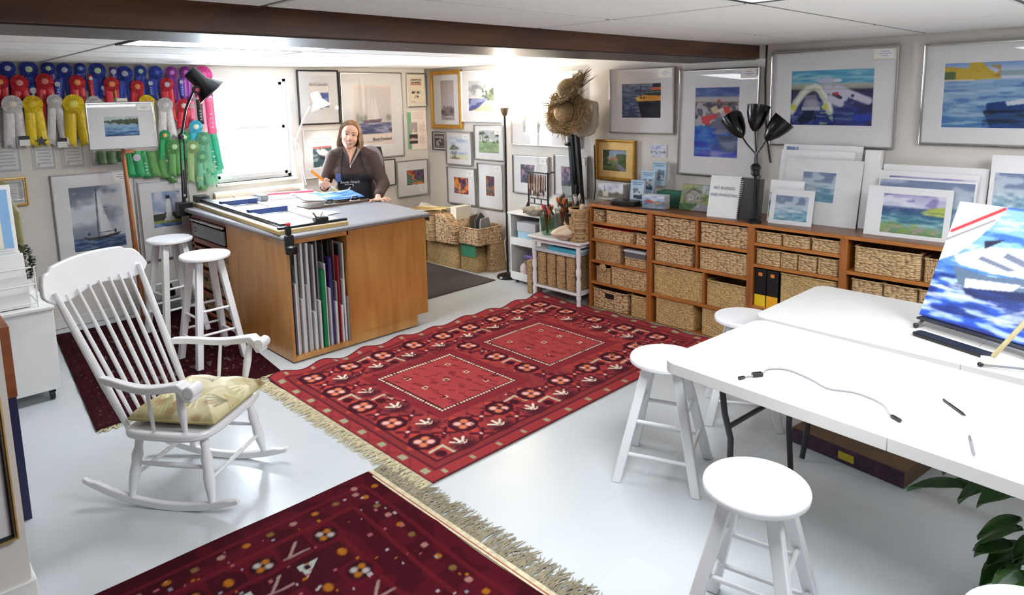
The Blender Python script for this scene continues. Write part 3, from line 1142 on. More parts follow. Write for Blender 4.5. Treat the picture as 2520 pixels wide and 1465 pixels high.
def p_redboats():
    c = Cv(112, 172, (170, 170, 190), 33)
    c.vgrad([(0, (86, 104, 170)), (.13, (96, 118, 178)), (.15, (190, 184, 184)), (.2, (196, 190, 186)), (.22, (120, 108, 112)), (.5, (140, 140, 160)), (.56, (50, 112, 190)), (.8, (40, 84, 190)), (1, (92, 96, 190))])
    c.streaks(5, 20, (120, 150, 200), (70, 80, 150), 0, .13, .56, .6)
    c.put((c.Y > .22) & (c.Y < .55) & (c.noise(9, 12, 2) > .54), (196, 192, 196), .8)
    c.put((c.Y > .22) & (c.Y < .55) & (c.noise(9, 12, 2) < .4), (80, 70, 92), .8)
    c.poly([(.16, .42), (.5, .38), (.54, .42), (.36, .48), (.36, .56), (.18, .5)], (206, 70, 74))
    c.poly([(.64, .28), (.76, .28), (.84, .36), (.7, .38)], (214, 74, 66))
    c.poly([(.36, .3), (.5, .26), (.56, .36), (.44, .38)], (214, 196, 158))
    c.poly([(.52, .32), (.66, .3), (.6, .38)], (226, 214, 206))
    c.poly([(.36, .52), (.6, .42), (.86, .44), (.9, .6), (.5, .68)], (112, 116, 138))
    c.poly([(.5, .7), (.95, .66), (.98, .9), (.7, .94)], (104, 112, 122), .8)
    c.ell(.55, .2, .04, .02, (206, 84, 66))
    c.streaks(4, 16, (82, 140, 210), (32, 48, 176), .58, 1, .56, .7, 0, .5)
    c.streaks(4, 14, (166, 168, 200), (60, 66, 110), .6, 1, .58, .6, .4, 1)
    c.streaks(4, 40, (140, 146, 210), (40, 44, 190), .9, 1, .55, .6)
    return c


def p_dinghy():
    c = Cv(200, 140, (90, 130, 180), 34)
    c.vgrad([(0, (96, 176, 206)), (.24, (120, 190, 210)), (.26, (186, 184, 168)), (.33, (160, 160, 150)), (.36, (60, 56, 66)), (.5, (64, 72, 120)), (1, (40, 56, 130))])
    c.streaks(5, 26, (190, 220, 226), (60, 140, 196), 0, .25, .56, .6)
    c.streaks(5, 22, (96, 116, 160), (28, 34, 96), .5, 1, .56, .7)
    c.rect(.78, .36, 1, 1, (44, 44, 96), .8)
    c.streaks(4, 14, (40, 70, 190), (20, 18, 60), .6, 1, .56, .8, .78, 1)
    c.ell(.46, .2, .14, .045, (196, 200, 220))
    c.ell(.58, .2, .05, .03, (226, 228, 232))
    pts = [(.02, .74), (.08, .58), (.16, .42), (.22, .34), (.3, .3), (.36, .34), (.42, .46), (.47, .6), (.5, .74)]
    for (x0, y0), (x1, y1) in zip(pts, pts[1:]):
        c.line(x0, y0, x1, y1, .045, (206, 210, 190))
    for (x0, y0), (x1, y1) in zip(pts, pts[1:]):
        c.line(x0 + .012, y0 - .02, x1 + .01, y1 - .02, .016, (232, 234, 222))
    c.ell(.05, .67, .035, .06, (206, 206, 90))
    c.ell(.44, .66, .04, .05, (204, 206, 92))
    c.poly([(.2, .46), (.32, .44), (.38, .66), (.16, .66)], (128, 124, 150))
    c.ell(.27, .6, .09, .07, (170, 164, 182), 1, .4)
    c.rect(.15, .66, .38, .72, (186, 184, 192))
    for q in ((.46, .34, .66, .5, .05), (.5, .52, .62, .6, .045), (.58, .34, .8, .48, .045), (.8, .48, .94, .56, .045)):
        c.line(*q, (204, 202, 220))
    c.line(.54, .44, .62, .5, .02, (60, 56, 80))
    c.ell(.57, .43, .03, .03, (206, 70, 90))
    c.ell(.76, .47, .02, .03, (80, 76, 100))
    c.put((c.Y > .72) & (c.X > .04) & (c.X < .14) & (c.noise(5, 20) > .5), (196, 206, 150), .7)
    c.put((c.Y > .76) & (c.X > .38) & (c.X < .54) & (c.noise(5, 20) > .5), (180, 200, 150), .7)
    c.poly([(.18, .74), (.32, .72), (.34, .86), (.14, 1), (.1, .9)], (16, 34, 56), .85)
    c.rect(0, .34, 1, .36, (150, 140, 120), .5)
    return c


def p_harbour():
    c = Cv(180, 118, (130, 170, 210), 35)
    c.vgrad([(0, (120, 160, 220)), (.16, (206, 214, 230)), (.26, (206, 214, 230)), (.28, (130, 168, 210)), (.5, (140, 176, 206)), (1, (70, 120, 176))])
    c.streaks(6, 30, (176, 204, 222), (70, 112, 180), .28, 1, .56, .7)
    c.poly([(0, .06), (.2, .1), (.21, 0), (.3, 0), (.36, .12), (.44, .2), (.46, .26), (0, .28)], (206, 176, 66))
    c.put((c.X < .45) & (c.Y < .27) & (c.Y > .06) & (c.noise(18, 14) > .6), (176, 130, 50), .7)
    c.put((c.X < .1) & (c.Y > .14) & (c.Y < .28), (96, 116, 76))
    c.rect(0, .26, .25, .29, (226, 214, 206))
    c.put((c.X > .45) & (c.Y > .14) & (c.Y < .22) & (c.noise(8, 6) > .5), (150, 176, 190))
    c.poly([(.36, .62), (1, .5), (1, .62), (.9, .72), (.4, .78), (.36, .72)], (20, 60, 120))
    c.poly([(.5, .6), (1, .46), (1, .56), (.52, .66)], (206, 214, 222))
    c.poly([(.34, .74), (.9, .72), (.9, 1), (.4, 1)], (14, 40, 66), .8)
    c.streaks(4, 36, (40, 90, 180), (8, 22, 40), .72, 1, .54, .6, .34, 1)
    return c


def p_post():
    c = Cv(40, 30, (206, 210, 224), 36)
    c.vgrad([(0, (170, 184, 216)), (.4, (226, 228, 234)), (1, (196, 204, 220))])
    clouds(c, .5, (236, 238, 242), (120, 140, 190), 4)
    c.put((c.Y > .5) & (c.Y < .7) & (c.noise(8, 10) > .45), (116, 116, 130), .8)
    c.streaks(5, 14, (236, 236, 240), (150, 160, 186), .66, 1, .55, .6)
    return c


def p_grey():
    return Cv(20, 24, (232, 226, 222), 37).mott(4, 14)


# ------------------------------------------------------------------ back wall
BG = 'pictures on the back wall'
picture('B', 'silver framed watercolour of a sailboat on a grey sea, behind the rocking chair', (1.17, 1.80, .525, 1.31), (1.288, 1.695, .632, 1.195), p_sail(), .014, card=(1.63, 1.78, 1.21, 1.30), group=BG)
picture('B', 'silver framed lighthouse watercolour behind the white bar stools', (1.82, 2.26, .45, 1.19), (1.928, 2.18, .75, 1.084), p_light(), .014, card=(2.13, 2.25, 1.10, 1.18), group=BG)
picture('B', 'certificate in a gold and black frame at the left edge above the white cart', (.70, 1.01, 1.085, 1.317), (.73, .98, 1.115, 1.287), p_cert(3), .02, 'goldpale', mount=None, group=BG, name='framed_certificate', cat='certificate')
for k, (x0, x1) in enumerate(((.80, .998), (1.073, 1.232), (1.278, 1.442), (1.482, 1.654))):
    t, hw, hh = on_wall('B', 'paper_certificate', ['first', 'second', 'third', 'fourth'][k] + ' grey paper certificate from the left, pinned below the award ribbons', 'certificate', x0, x1, 1.355, 1.63, 'certificates below the ribbons')
    MB().box(-hw, -.002, -hh, hw, 0, hh).build('sheet', K['matb'], t)
    flat_art(p_cert(40 + k), -hw * .96, hw * .96, -hh * .97, hh * .97, -.0028, t, 'print')
t = picture('B', 'black framed magazine cover print right of the window', (3.425, 3.905, 1.63, 2.206), (3.546, 3.79, 1.79, 2.076), p_artcal(), .016, 'black', group=BG)
text('ArtCalendar', .046, K['inkg'], t, (.0, -.0155, .135), xs=.95, shear=.2)
t = picture('B', 'large silver framed wooden boat poster behind the seated woman', (3.925, 4.74, 1.215, 2.188), (4.07, 4.60, 1.362, 2.05), p_boatfest(), .013, group=BG)
text('Boat Festival', .05, K['ink'], t, (.105, -.0155, -.268), xs=1.0)
t = picture('B', 'small silver framed page with a bold headline, in the corner', (4.81, 5.085, 1.783, 2.185), (4.86, 5.035, 1.83, 2.14), p_homes(), .013, mount='cream', group=BG)
text('HARMON', .034, K['ink'], t, (0, -.0155, .122), xs=1.05)
text('HOMES', .042, K['ink'], t, (0, -.0155, .088), xs=1.05)
t, hw, hh = on_wall('B', 'paper_poster', 'unframed paper notice with a green stripe and two small photographs', 'poster', 4.805, 5.085, 1.275, 1.742)
MB().box(-hw, -.002, -hh, hw, 0, hh).build('sheet', K['paper'], t)
flat_art(p_poster(), -hw, hw, -hh, hh, -.0028, t, 'print')
picture('B', 'white mounted print of a moored boat beside the white desk lamp', (3.455, 3.885, 1.06, 1.58), (3.543, 3.789, 1.165, 1.48), p_boat2(), .008, 'trim', group=BG)
picture('B', 'silver framed orange and red abstract in the corner above the baskets', (4.62, 5.075, .718, 1.155), (4.756, 5.02, .848, 1.036), p_abs(21), .013, card=(4.93, 5.05, .76, .83), group=BG)
picture('B', 'narrow dark framed blank panel behind the office chair', (4.30, 4.598, .881, 1.19), (4.34, 4.56, .92, 1.15), p_grey(), .009, 'dgrey', group=BG)

# ------------------------------------------------------------------ right wall (left edge = far end = larger y)
RG = 'pictures on the right wall'
S_ = 5.07 / 5.0


def rw(u0, u1, z0, z1):
    return (u0 * S_, u1 * S_, 1.88 + (z0 - 1.88) * S_, 1.88 + (z1 - 1.88) * S_)


def pr_(label, box, art, cv, *a, card=None, **k):
    return picture('R', label, rw(*box), rw(*art), cv, *a, card=rw(*card) if card else None, group=RG, **k)


pr_('gold framed pale boat print beside the corner', (6.50, 5.945, 1.533, 2.20), (6.33, 6.08, 1.625, 2.09), p_boatmono(), .05, 'gold', .03)
pr_('white framed watercolour of a beach with a green headland', (5.94, 5.30, 1.617, 2.178), (5.832, 5.41, 1.733, 2.068), p_beach(), .010, 'trim', .03, card=(5.42, 5.32, 2.09, 2.165))
pr_('small dark mounted photograph below the gold framed print', (6.515, 6.262, 1.278, 1.494), (6.49, 6.29, 1.30, 1.47), p_photo(), .01, 'dgrey', .015, mount=None, name='framed_photograph')
pr_('silver framed watercolour of leaning palms on a beach', (6.25, 5.79, 1.118, 1.505), (6.196, 5.866, 1.178, 1.442), p_palm1(), .013, 'silver', .03, card=(5.95, 5.83, 1.42, 1.475))
pr_('silver framed watercolour of palm trees over a green field', (5.745, 5.265, 1.20, 1.586), (5.678, 5.347, 1.277, 1.526), p_palm2(), .012, 'silver', .03, card=(5.41, 5.30, 1.485, 1.55))
pr_('silver framed square orange and purple abstract low on the right wall', (6.24, 5.738, .665, 1.095), (6.128, 5.867, .783, .98), p_abs(22), .013, 'silver', .035, card=(5.90, 5.77, 1.0, 1.07))
pr_('silver framed narrow dark abstract beside the floor lamp', (5.70, 5.283, .66, 1.167), (5.575, 5.43, .804, 1.03), p_abs(29, True), .013, 'silver', .035, card=(5.43, 5.31, 1.08, 1.15))
pr_('large white framed pale landscape behind the straw hats', (5.15, 4.22, 1.385, 2.12), (4.98, 4.40, 1.52, 1.99), p_big(), .012, 'trim', .03, card=(4.44, 4.30, 2.0, 2.09))
pr_('silver framed pink and teal abstract behind the brush rack', (5.137, 4.623, .88, 1.282), (5.03, 4.82, .99, 1.19), p_wharf(30), .012, 'silver', .03, card=(4.75, 4.65, 1.20, 1.265))
pr_('silver framed dark abstract behind the black easel mast', (4.55, 4.113, .905, 1.312), (4.46, 4.33, 1.0, 1.20), p_wharf(42), .012, 'silver', .03, card=(4.27, 4.15, 1.22, 1.295))
pr_('small gilt framed oil of a country road above the shelf', (4.015, 3.572, 1.106, 1.478), (3.943, 3.671, 1.187, 1.386), p_road(), .028, 'gold', .035, mount='goldpale', glass=False)
pr_('silver framed watercolour of a yellow boat bow on dark water', (3.857, 3.18, 1.541, 2.108), (3.728, 3.314, 1.675, 1.98), p_yboat(), .013, 'silver', .03, card=(3.34, 3.20, 2.02, 2.095))
t, hw, hh = on_wall('R', 'postcard', 'small unframed postcard pinned between the framed pictures', 'postcard', 3.426 * S_, 3.259 * S_, 1.33, 1.446)
MB().box(-hw, -.003, -hh, hw, 0, hh).build('card', K['paper'], t)
flat_art(p_post(), -hw * .95, hw * .95, -hh * .93, hh * .93, -.0036, t, 'print')
pr_('tall silver framed watercolour of red rowing boats, behind the black lamp', (3.13, 2.437, 1.215, 2.072), (2.985, 2.595, 1.365, 1.93), p_redboats(), .013, 'silver', .03, card=(2.59, 2.46, 1.99, 2.06), tilt=math.radians(-1.3), off=.013)
pr_('wide silver framed painting of grey inflatable dinghies at a dock', (2.344, 1.483, 1.485, 2.171), (2.198, 1.628, 1.634, 2.032), p_dinghy(), .013, 'silver', .03, card=(1.64, 1.50, 2.085, 2.155))
pr_('silver framed harbour painting with a yellow building at the right edge', (1.337, .45, 1.525, 2.16), (1.222, .56, 1.633, 2.041), p_harbour(), .013, 'silver', .03)

# black cord running down the right wall beside the beam end
tag(MB().tube([(XW - .008, 2.43, 2.235), (XW - .008, 2.435, 2.0), (XW - .008, 2.425, 1.75), (XW - .008, 2.41, 1.55), (XW - .008, 2.37, 1.34)], .007, 8).build('wall_cable', K['black']), 'black electrical cord running down the wall by the beam end', 'cord')

# ================================================================== AWARD RIBBONS
RC = {'blue': (38, 62, 168), 'red': (200, 24, 42), 'white': (226, 222, 222), 'yellow': (232, 200, 20), 'purple': (150, 50, 160), 'magenta': (186, 36, 118), 'cyan': (70, 190, 214),
      'green': (30, 150, 84), 'leaf': (92, 150, 78), 'olive': (140, 170, 110), 'sage': (96, 160, 122), 'teal': (40, 160, 120), 'moss': (78, 110, 70), 'pink': (240, 92, 136), 'black': (26, 26, 30), 'indigo': (70, 70, 160),
      'silver': (206, 206, 214), 'mint': (196, 222, 178), 'grey': (120, 150, 190), 'lilac': (196, 120, 190), 'gold': (226, 150, 76), 'salmon': (224, 140, 130), 'pearl': (240, 226, 214), 'lemon': (248, 232, 110), 'ivory': (246, 240, 214)}
RM = {}


def rmat(c):
    if c not in RM:
        RM[c] = mat('satin_' + c, RC[c], 0.32, var=0.12, scale=40, sheen=0.3)
    return RM[c]


def streamer(t, x, z, w_, L, ang, y, c, notch=True, name='streamer'):
    m = MB()
    n = 6
    pts = []
    for i in range(n + 1):
        q = i / n
        dx = math.sin(ang) * L * q
        yy_ = y - 0.004 * math.sin(q * 7 + x * 30)
        pts.append((x + dx - w_ / 2, yy_, z - L * q * math.cos(ang)))
        pts.append((x + dx, yy_ - .001, z - L * q * math.cos(ang) + (w_ * .45 if notch and i == n else 0)))
        pts.append((x + dx + w_ / 2, yy_, z - L * q * math.cos(ang)))
    fc = []
    for i in range(n):
        for k in range(2):
            a = i * 3 + k
            fc.append((a, a + 3, a + 4, a + 1))
    return m.add(pts, fc).build(name, rmat(c), t, solid=.0012)


def rosette(x, z, r, c, bc, L, y, label, group, ntail=2):
    t = thing('award_rosette', label, 'award ribbon', (x, y, z), 0, group)
    n = 30
    for k in range(ntail):
        a = (k - (ntail - 1) / 2) * .13 + rnd.uniform(-.06, .06)
        streamer(t, (k - (ntail - 1) / 2) * r * .7, -r * .25, max(.035, r * 1.05), L - r * .2, a, .004 + .003 * k, c)
    for nm, R0, R1, yy_ in (('pleated_ring', r * .42, r, -.006), ('inner_pleats', r * .3, r * .68, -.012)):
        m = MB()
        p = []
        for k in range(n * 2):
            an = PI * k / n
            dy = -.004 if k % 2 else .002
            rr = R1 * (1 + .03 * math.sin(k * 3.3))
            p += [(R0 * math.cos(an), yy_ - .004, R0 * math.sin(an)), (R1 * .72 * math.cos(an), yy_ + dy * .7 - .003, R1 * .72 * math.sin(an)), (rr * math.cos(an), yy_ + dy, rr * math.sin(an))]
        N = n * 2
        f = []
        for k in range(N):
            k2 = (k + 1) % N
            for j in range(2):
                f.append((k * 3 + j, k2 * 3 + j, k2 * 3 + j + 1, k * 3 + j + 1))
        m.add(p, f).build(nm, rmat(c), t, smooth=False)
    M = Matrix.Rotation(PI / 2, 4, 'X')
    MB().lathe([(r * .40, 0), (r * .40, .005), (r * .34, .008), (r * .1, .010)], 24, M, (0, -.010, 0)).build('button', rmat(bc), t)
    return t


ROS = [(0.975, 2.183, 0.055, 'blue', 'silver', 0.298), (1.113, 2.178, 0.065, 'blue', 'mint', 0.257), (1.245, 2.187, 0.051, 'blue', 'mint', 0.209), (1.357, 2.175, 0.058, 'blue', 'silver', 0.298), (1.472, 2.19, 0.045, 'blue', 'grey', 0.191), (1.599, 2.172, 0.067, 'blue', 'mint', 0.253), (1.806, 2.15, 0.066, 'blue', 'silver', 0.26), (1.935, 2.172, 0.052, 'blue', 'mint', 0.27), (2.061, 2.163, 0.06, 'blue', 'blue', 0.25), (2.195, 2.165, 0.055, 'purple', 'lilac', 0.286), (2.316, 2.166, 0.056, 'purple', 'lilac', 0.267), (2.467, 2.141, 0.088, 'magenta', 'magenta', 0.207),
       (0.912, 2.075, 0.057, 'red', 'gold', 0.188), (1.037, 2.069, 0.062, 'red', 'salmon', 0.356), (1.207, 2.082, 0.064, 'red', 'salmon', 0.353), (1.435, 2.073, 0.062, 'red', 'gold', 0.2), (1.691, 2.059, 0.063, 'red', 'gold', 0.2), (1.89, 2.038, 0.056, 'red', 'gold', 0.2), (2.137, 2.055, 0.06, 'red', 'silver', 0.336), (2.265, 1.862, 0.061, 'red', 'pearl', 0.22),
       (0.97, 1.901, 0.071, 'white', 'pearl', 0.349), (1.106, 1.901, 0.069, 'yellow', 'yellow', 0.351), (1.256, 1.921, 0.056, 'white', 'white', 0.368), (1.388, 1.895, 0.08, 'yellow', 'lemon', 0.364), (1.537, 1.896, 0.064, 'white', 'white', 0.347), (1.95, 1.898, 0.067, 'yellow', 'gold', 0.172), (2.101, 1.873, 0.066, 'white', 'white', 0.3),
       (2.354, 1.664, 0.062, 'cyan', 'ivory', 0.15), (2.074, 1.599, 0.048, 'green', 'gold', 0.228), (2.148, 1.491, 0.064, 'leaf', 'mint', 0.28), (2.241, 1.572, 0.054, 'green', 'mint', 0.234), (2.309, 1.481, 0.062, 'olive', 'mint', 0.339), (2.415, 1.551, 0.063, 'sage', 'sage', 0.342), (2.382, 1.38, 0.056, 'sage', 'leaf', 0.3)]
ORD = ['first', 'second', 'third', 'fourth', 'fifth', 'sixth', 'seventh', 'eighth', 'ninth', 'tenth', 'eleventh', 'twelfth', 'thirteenth']
RLAB = {9: 'purple award rosette left of the other purple one, top row', 10: 'purple award rosette nearest the black lamp, top row', 11: 'large magenta award rosette half hidden by the black lamp shade',
        12: 'red award rosette cut off by the left edge of the picture', 18: 'red award rosette with silver button above the long white ribbon', 19: 'low red award rosette beside the black lamp arm',
        20: 'white award rosette at the far left with long white tails', 21: 'yellow award rosette with all-yellow button, left of the two long yellow ones', 22: 'white award rosette between the two long yellow ones', 23: 'largest yellow award rosette with a pale lemon button',
        24: 'white award rosette half hidden by the left of the lake picture', 25: 'orange-yellow award rosette peeking over the lake picture', 26: 'white award rosette with tails slanting right of the lake picture',
        27: 'turquoise award rosette with an ivory button', 28: 'green award rosette with a yellow button', 29: 'leaf green award rosette with tails right of the lake picture', 30: 'green award rosette with a mint button behind the black lamp arm', 31: 'pale olive award rosette beside the lamp arm', 32: 'pale green award rosette next to the window, upper of two', 33: 'pale green award rosette next to the window, lower of two'}
for i, (x, z, r, c, bc, L) in enumerate(ROS):
    y = 6.695 if i < 12 else (6.668 if i < 20 else 6.648)
    if i >= 27:
        y = 6.655
    if i == 11:
        y = 6.685
    if i < 9:
        lab = ORD[i] + ' blue award rosette from the left in the top row'
    elif 13 <= i <= 17:
        lab = ORD[i - 12] + ' red award rosette from the left in the second row'
    else:
        lab = RLAB[i]
    rosette(x, z, r, c, bc, L, y, lab, 'award rosettes on the back wall', 2)

FLAT = [(1.293, 2.099, .05, 'blue', .182), (1.536, 2.137, .036, 'red', .207), (1.715, 2.205, .05, 'indigo', .138), (2.002, 2.102, .045, 'blue', .161), (2.265, 2.11, .04, 'blue', .181), (1.122, 2.056, .06, 'blue', .1), (1.629, 2.066, .05, 'blue', .12),
        (2.408, 1.916, .055, 'black', .231), (2.333, 1.898, .055, 'pink', .187), (2.502, 1.933, .085, 'pink', .344), (1.56, 1.49, .05, 'moss', .115), (1.637, 1.485, .05, 'moss', .113), (1.716, 1.48, .055, 'moss', .093), (1.763, 1.466, .05, 'green', .226), (1.829, 1.472, .052, 'green', .235), (1.885, 1.468, .05, 'green', .247),
        (1.952, 1.463, .055, 'leaf', .234), (2.031, 1.465, .056, 'leaf', .258), (2.088, 1.443, .05, 'leaf', .287), (2.12, 1.497, .05, 'green', .269), (2.186, 1.436, .06, 'sage', .207), (2.476, 1.609, .075, 'teal', .413), (2.52, 1.588, .045, 'teal', .35), (2.418, 1.362, .07, 'sage', .252), (2.341, 1.329, .055, 'leaf', .269), (2.471, 1.319, .055, 'sage', .203)]
FLAB = ['flat blue award ribbon with a seal between the second and third red rosettes', 'narrow flat red award ribbon with a gold seal', 'short indigo award ribbon with a dark seal in the top row', 'flat blue award ribbon left of the white rosette with slanting tails', 'flat blue award ribbon between the two purple rosettes', 'short blue award ribbon between the two leftmost red rosettes', 'blue award ribbon just above the lake picture',
        'black award ribbon with white marks under the black lamp', 'narrow pink award ribbon left of the black one', 'wide pink award ribbon next to the window', 'first moss green ribbon tail from the left below the lake picture', 'second moss green ribbon tail from the left below the lake picture', 'third moss green ribbon tail from the left below the lake picture', 'first bright green ribbon from the left below the lake picture', 'second bright green ribbon from the left below the lake picture', 'third bright green ribbon from the left below the lake picture',
        'first leaf green ribbon from the left below the lake picture', 'second leaf green ribbon from the left below the lake picture', 'longest leaf green ribbon hanging over the lighthouse frame', 'bright green ribbon right under the lake picture corner', 'pale green ribbon left of the black lamp arm', 'wide teal ribbon beside the window', 'narrow teal ribbon overlapping the window edge', 'pale green ribbon below the lowest rosette', 'leaf green ribbon right of the lamp arm', 'short pale green ribbon under the teal one']
for i, (x, z, w_, c, L) in enumerate(FLAT):
    y = 6.682 if i < 7 else 6.676 - .002 * (i % 3)
    t = thing('award_ribbon', FLAB[i], 'award ribbon', (x, y, z), 0, 'flat award ribbons on the back wall')
    ang = .12 if i >= 13 else .03
    if i >= 10:
        w_ *= 1.45
    streamer(t, 0, 0, w_, L, ang, 0, c, i < 7, 'ribbon_band')
    if i < 7 or i in (8, 14, 18):
        M = Matrix.Rotation(PI / 2, 4, 'X')
        MB().lathe([(w_ * .42, 0), (w_ * .42, .002), (w_ * .3, .003)], 18, M, (.004, -.004, -w_ * .8)).build('seal', rmat('silver'), t)
    if i >= 10 and i % 3:
        continue
    m = MB()
    for q in range(4):
        zz = -L * (.45 + q * .12)
        m.box(math.sin(ang) * -zz - w_ * .12, -.0075, zz - .006, math.sin(ang) * -zz + w_ * .12, -.0065, zz + .004)
    m.build('printed_marks', rmat('silver' if i != 1 else 'gold'), t)

# three small name badges pinned among the ribbons
for k, (x, z) in enumerate(((1.02, 1.62), (1.135, 1.60), (1.275, 1.59))):
    t = thing('name_badge', ['left', 'star-shaped middle', 'right'][k] + ' small black and white badge between the ribbon tails', 'badge', (x, 6.634, z))
    if k == 1:
        po = [(math.cos(PI / 2 + PI * q / 5) * (.045 if q % 2 == 0 else .02), math.sin(PI / 2 + PI * q / 5) * (.045 if q % 2 == 0 else .02)) for q in range(10)]
        MB().prism(po, 0, .004, Matrix.Rotation(PI / 2, 4, 'X')).build('plate', K['dgrey'], t)
    else:
        MB().box(-.035, -.003, -.05, .035, 0, .03).build('plate', K['paper'], t, bevel=.001)
        MB().box(-.035, -.005, .0, .035, -.003, .03).build('band', K['black'], t)

# ================================================================== RUGS
def motif_flower(c, cx, cy, s, dk=(70, 14, 28), pt=(226, 150, 140), ct=(206, 90, 40)):
    asp = c.w / c.h
    c.ell(cx, cy, s, s * asp, dk, 1, .25)
    for k in range(4):
        a = PI / 4 + k * PI / 2
        c.ell(cx + math.cos(a) * s * .5, cy + math.sin(a) * s * .5 * asp, s * .34, s * .34 * asp, pt if k % 2 == 0 else ct, 1, .3)
    c.ell(cx, cy, s * .14, s * .14 * asp, dk)


def motif_claw(c, cx, cy, s, col=(222, 212, 190), fl=1):
    asp = c.w / c.h
    for k in range(5):
        a = PI * (k / 4) * fl
        c.line(cx, cy, cx + math.cos(a) * s, cy - math.sin(a) * s * asp, s * .13, col)
    c.line(cx - s, cy, cx + s, cy, s * .12, (80, 14, 30))


def rug_red():
    W, H_ = 344, 228
    c = Cv(W, H_, (150, 54, 55), 5)
    asp = W / H_
    c.put(c.noise(40, 26, 2) > .52, (158, 62, 60), .6)
    c.put(c.noise(6, 4, 2) > .6, (112, 44, 46), .4)
    # outer borders
    for d, w_, col in ((.0, .006, (84, 28, 44)), (.006, .026, (146, 52, 54)), (.032, .007, (92, 34, 44)), (.039, .012, (128, 48, 50)), (.051, .006, (84, 30, 40))):
        m = np.minimum(np.minimum(c.X, 1 - c.X), np.minimum(c.Y, 1 - c.Y) / asp)
        c.put((m >= d) & (m < d + w_), col)
    for k in range(14):
        for y in (.019 * asp, 1 - .019 * asp):
            c.rect(.045 + k * .07 - .005, y - .009, .045 + k * .07 + .005, y + .009, (150, 144, 116))
    for k in range(9):
        for x in (.019, .981):
            c.rect(x - .008, .07 + k * .108 - .014, x + .008, .07 + k * .108 + .014, (150, 150, 120))
    # field of flowers and claws on a lattice
    for k in range(34):
        x = -.3 + k * .0517
        c.line(x, .12, x + .36, .88, .0034, (100, 40, 46), .35)
        c.line(x + .36, .12, x, .88, .0034, (100, 40, 46), .35)
    m = np.minimum(np.minimum(c.X, 1 - c.X), np.minimum(c.Y, 1 - c.Y) / asp)
    c.put((m >= .039) & (m < .051), (128, 48, 50))
    c.put((m >= .032) & (m < .039), (92, 34, 44))
    for cx in (.31, .665):
        c.rect(cx - .125, .5 - .22, cx + .125, .5 + .2, (126, 40, 48), 0)
    for i in range(17):
        for j in range(10):
            x, y = .085 + i * .0519, .115 + j * .0855
            if any(abs(x - cx) < .150 and -.26 < y - .5 < .24 for cx in (.31, .665)):
                continue
            if (i + j) % 2 == 0 and j % 2 == 0:
                c.poly([(x - .044, y), (x, y - .07), (x + .044, y), (x, y + .07)], (186, 66, 56), .8)
                c.poly([(x - .032, y - .02), (x - .014, y - .048), (x + .014, y - .048), (x + .032, y - .02), (x + .032, y + .02), (x + .014, y + .048), (x - .014, y + .048), (x - .032, y + .02)], (62, 22, 32))
                motif_flower(c, x, y, .026, (70, 24, 34), (230, 170, 158), (206, 120, 84))
            elif (i + j) % 2 == 0:
                s_ = 1 if i % 4 else -1
                c.ell(x, y + .01 * s_, .028, .03, (70, 26, 36), .9, .3)
                motif_claw(c, x, y, .023, (222, 210, 188), s_)
                motif_claw(c, x + .004, y + .012 * s_, .013, (206, 188, 164), s_)
            elif (i + 2 * j) % 3 == 0:
                c.line(x - .018, y - .022, x + .016, y - .028, .0036, (186, 174, 146))
                c.line(x + .016, y - .028, x + .018, y + .024, .0036, (186, 174, 146))
                c.ell(x - .006, y + .006, .012, .02, (66, 22, 34))
            else:
                c.line(x - .016, y - .02, x + .016, y + .024, .0045, (84, 28, 38))
                c.line(x + .016, y - .02, x - .016, y + .024, .0045, (84, 28, 38))
                c.rect(x - .004, y - .006, x + .004, y + .006, (210, 160, 148))
    # two box panels
    for cx in (.31, .665):
        c.rect(cx - .140, .5 - .245, cx + .140, .5 + .225, (126, 40, 48))
        c.rect(cx - .118, .5 - .205, cx + .118, .5 + .185, (78, 30, 38))
        c.rect(cx - .105, .5 - .185, cx + .105, .5 + .165, (160, 62, 64))
        n = 26
        for k in range(n):
            f = k / (n - 1)
            for (x, y) in ((cx - .112 + .224 * f, .5 - .195), (cx - .112 + .224 * f, .5 + .175), (cx - .112, .5 - .195 + .37 * f), (cx + .112, .5 - .195 + .37 * f)):
                c.rect(x - .0028, y - .005, x + .0028, y + .005, (226, 196, 170))
        for a in range(3):
            for b_ in range(3):
                if (a + b_) % 2 == 0 or b_ == 1:
                    x, y = cx - .065 + a * .065, .5 - .12 + b_ * .11
                    c.rect(x - .007, y - .01, x + .007, y + .01, (206, 190, 150))
                    c.rect(x - .004, y - .006, x + .004, y + .006, (96, 22, 34))
        for q in range(130):
            x, y = cx - .1 + c.r.rand() * .2, .5 - .17 + c.r.rand() * .32
            if abs((x - cx) * 30 % 1 - .5) > .2:
                c.line(x, y, x + .006, y + .02, .0018, (106, 32, 42))
    for q in range(420):
        x, y = .1 + c.r.rand() * .8, .14 + c.r.rand() * .72
        if any(abs(x - cx) < .14 and -.25 < y - .5 < .23 for cx in (.31, .665)):
            continue
        c.line(x, y, x + .004, y + .026, .0022, (82, 26, 38))
        if q % 6 == 0:
            c.rect(x, y, x + .005, y + .006, (214, 150, 140))
    return c


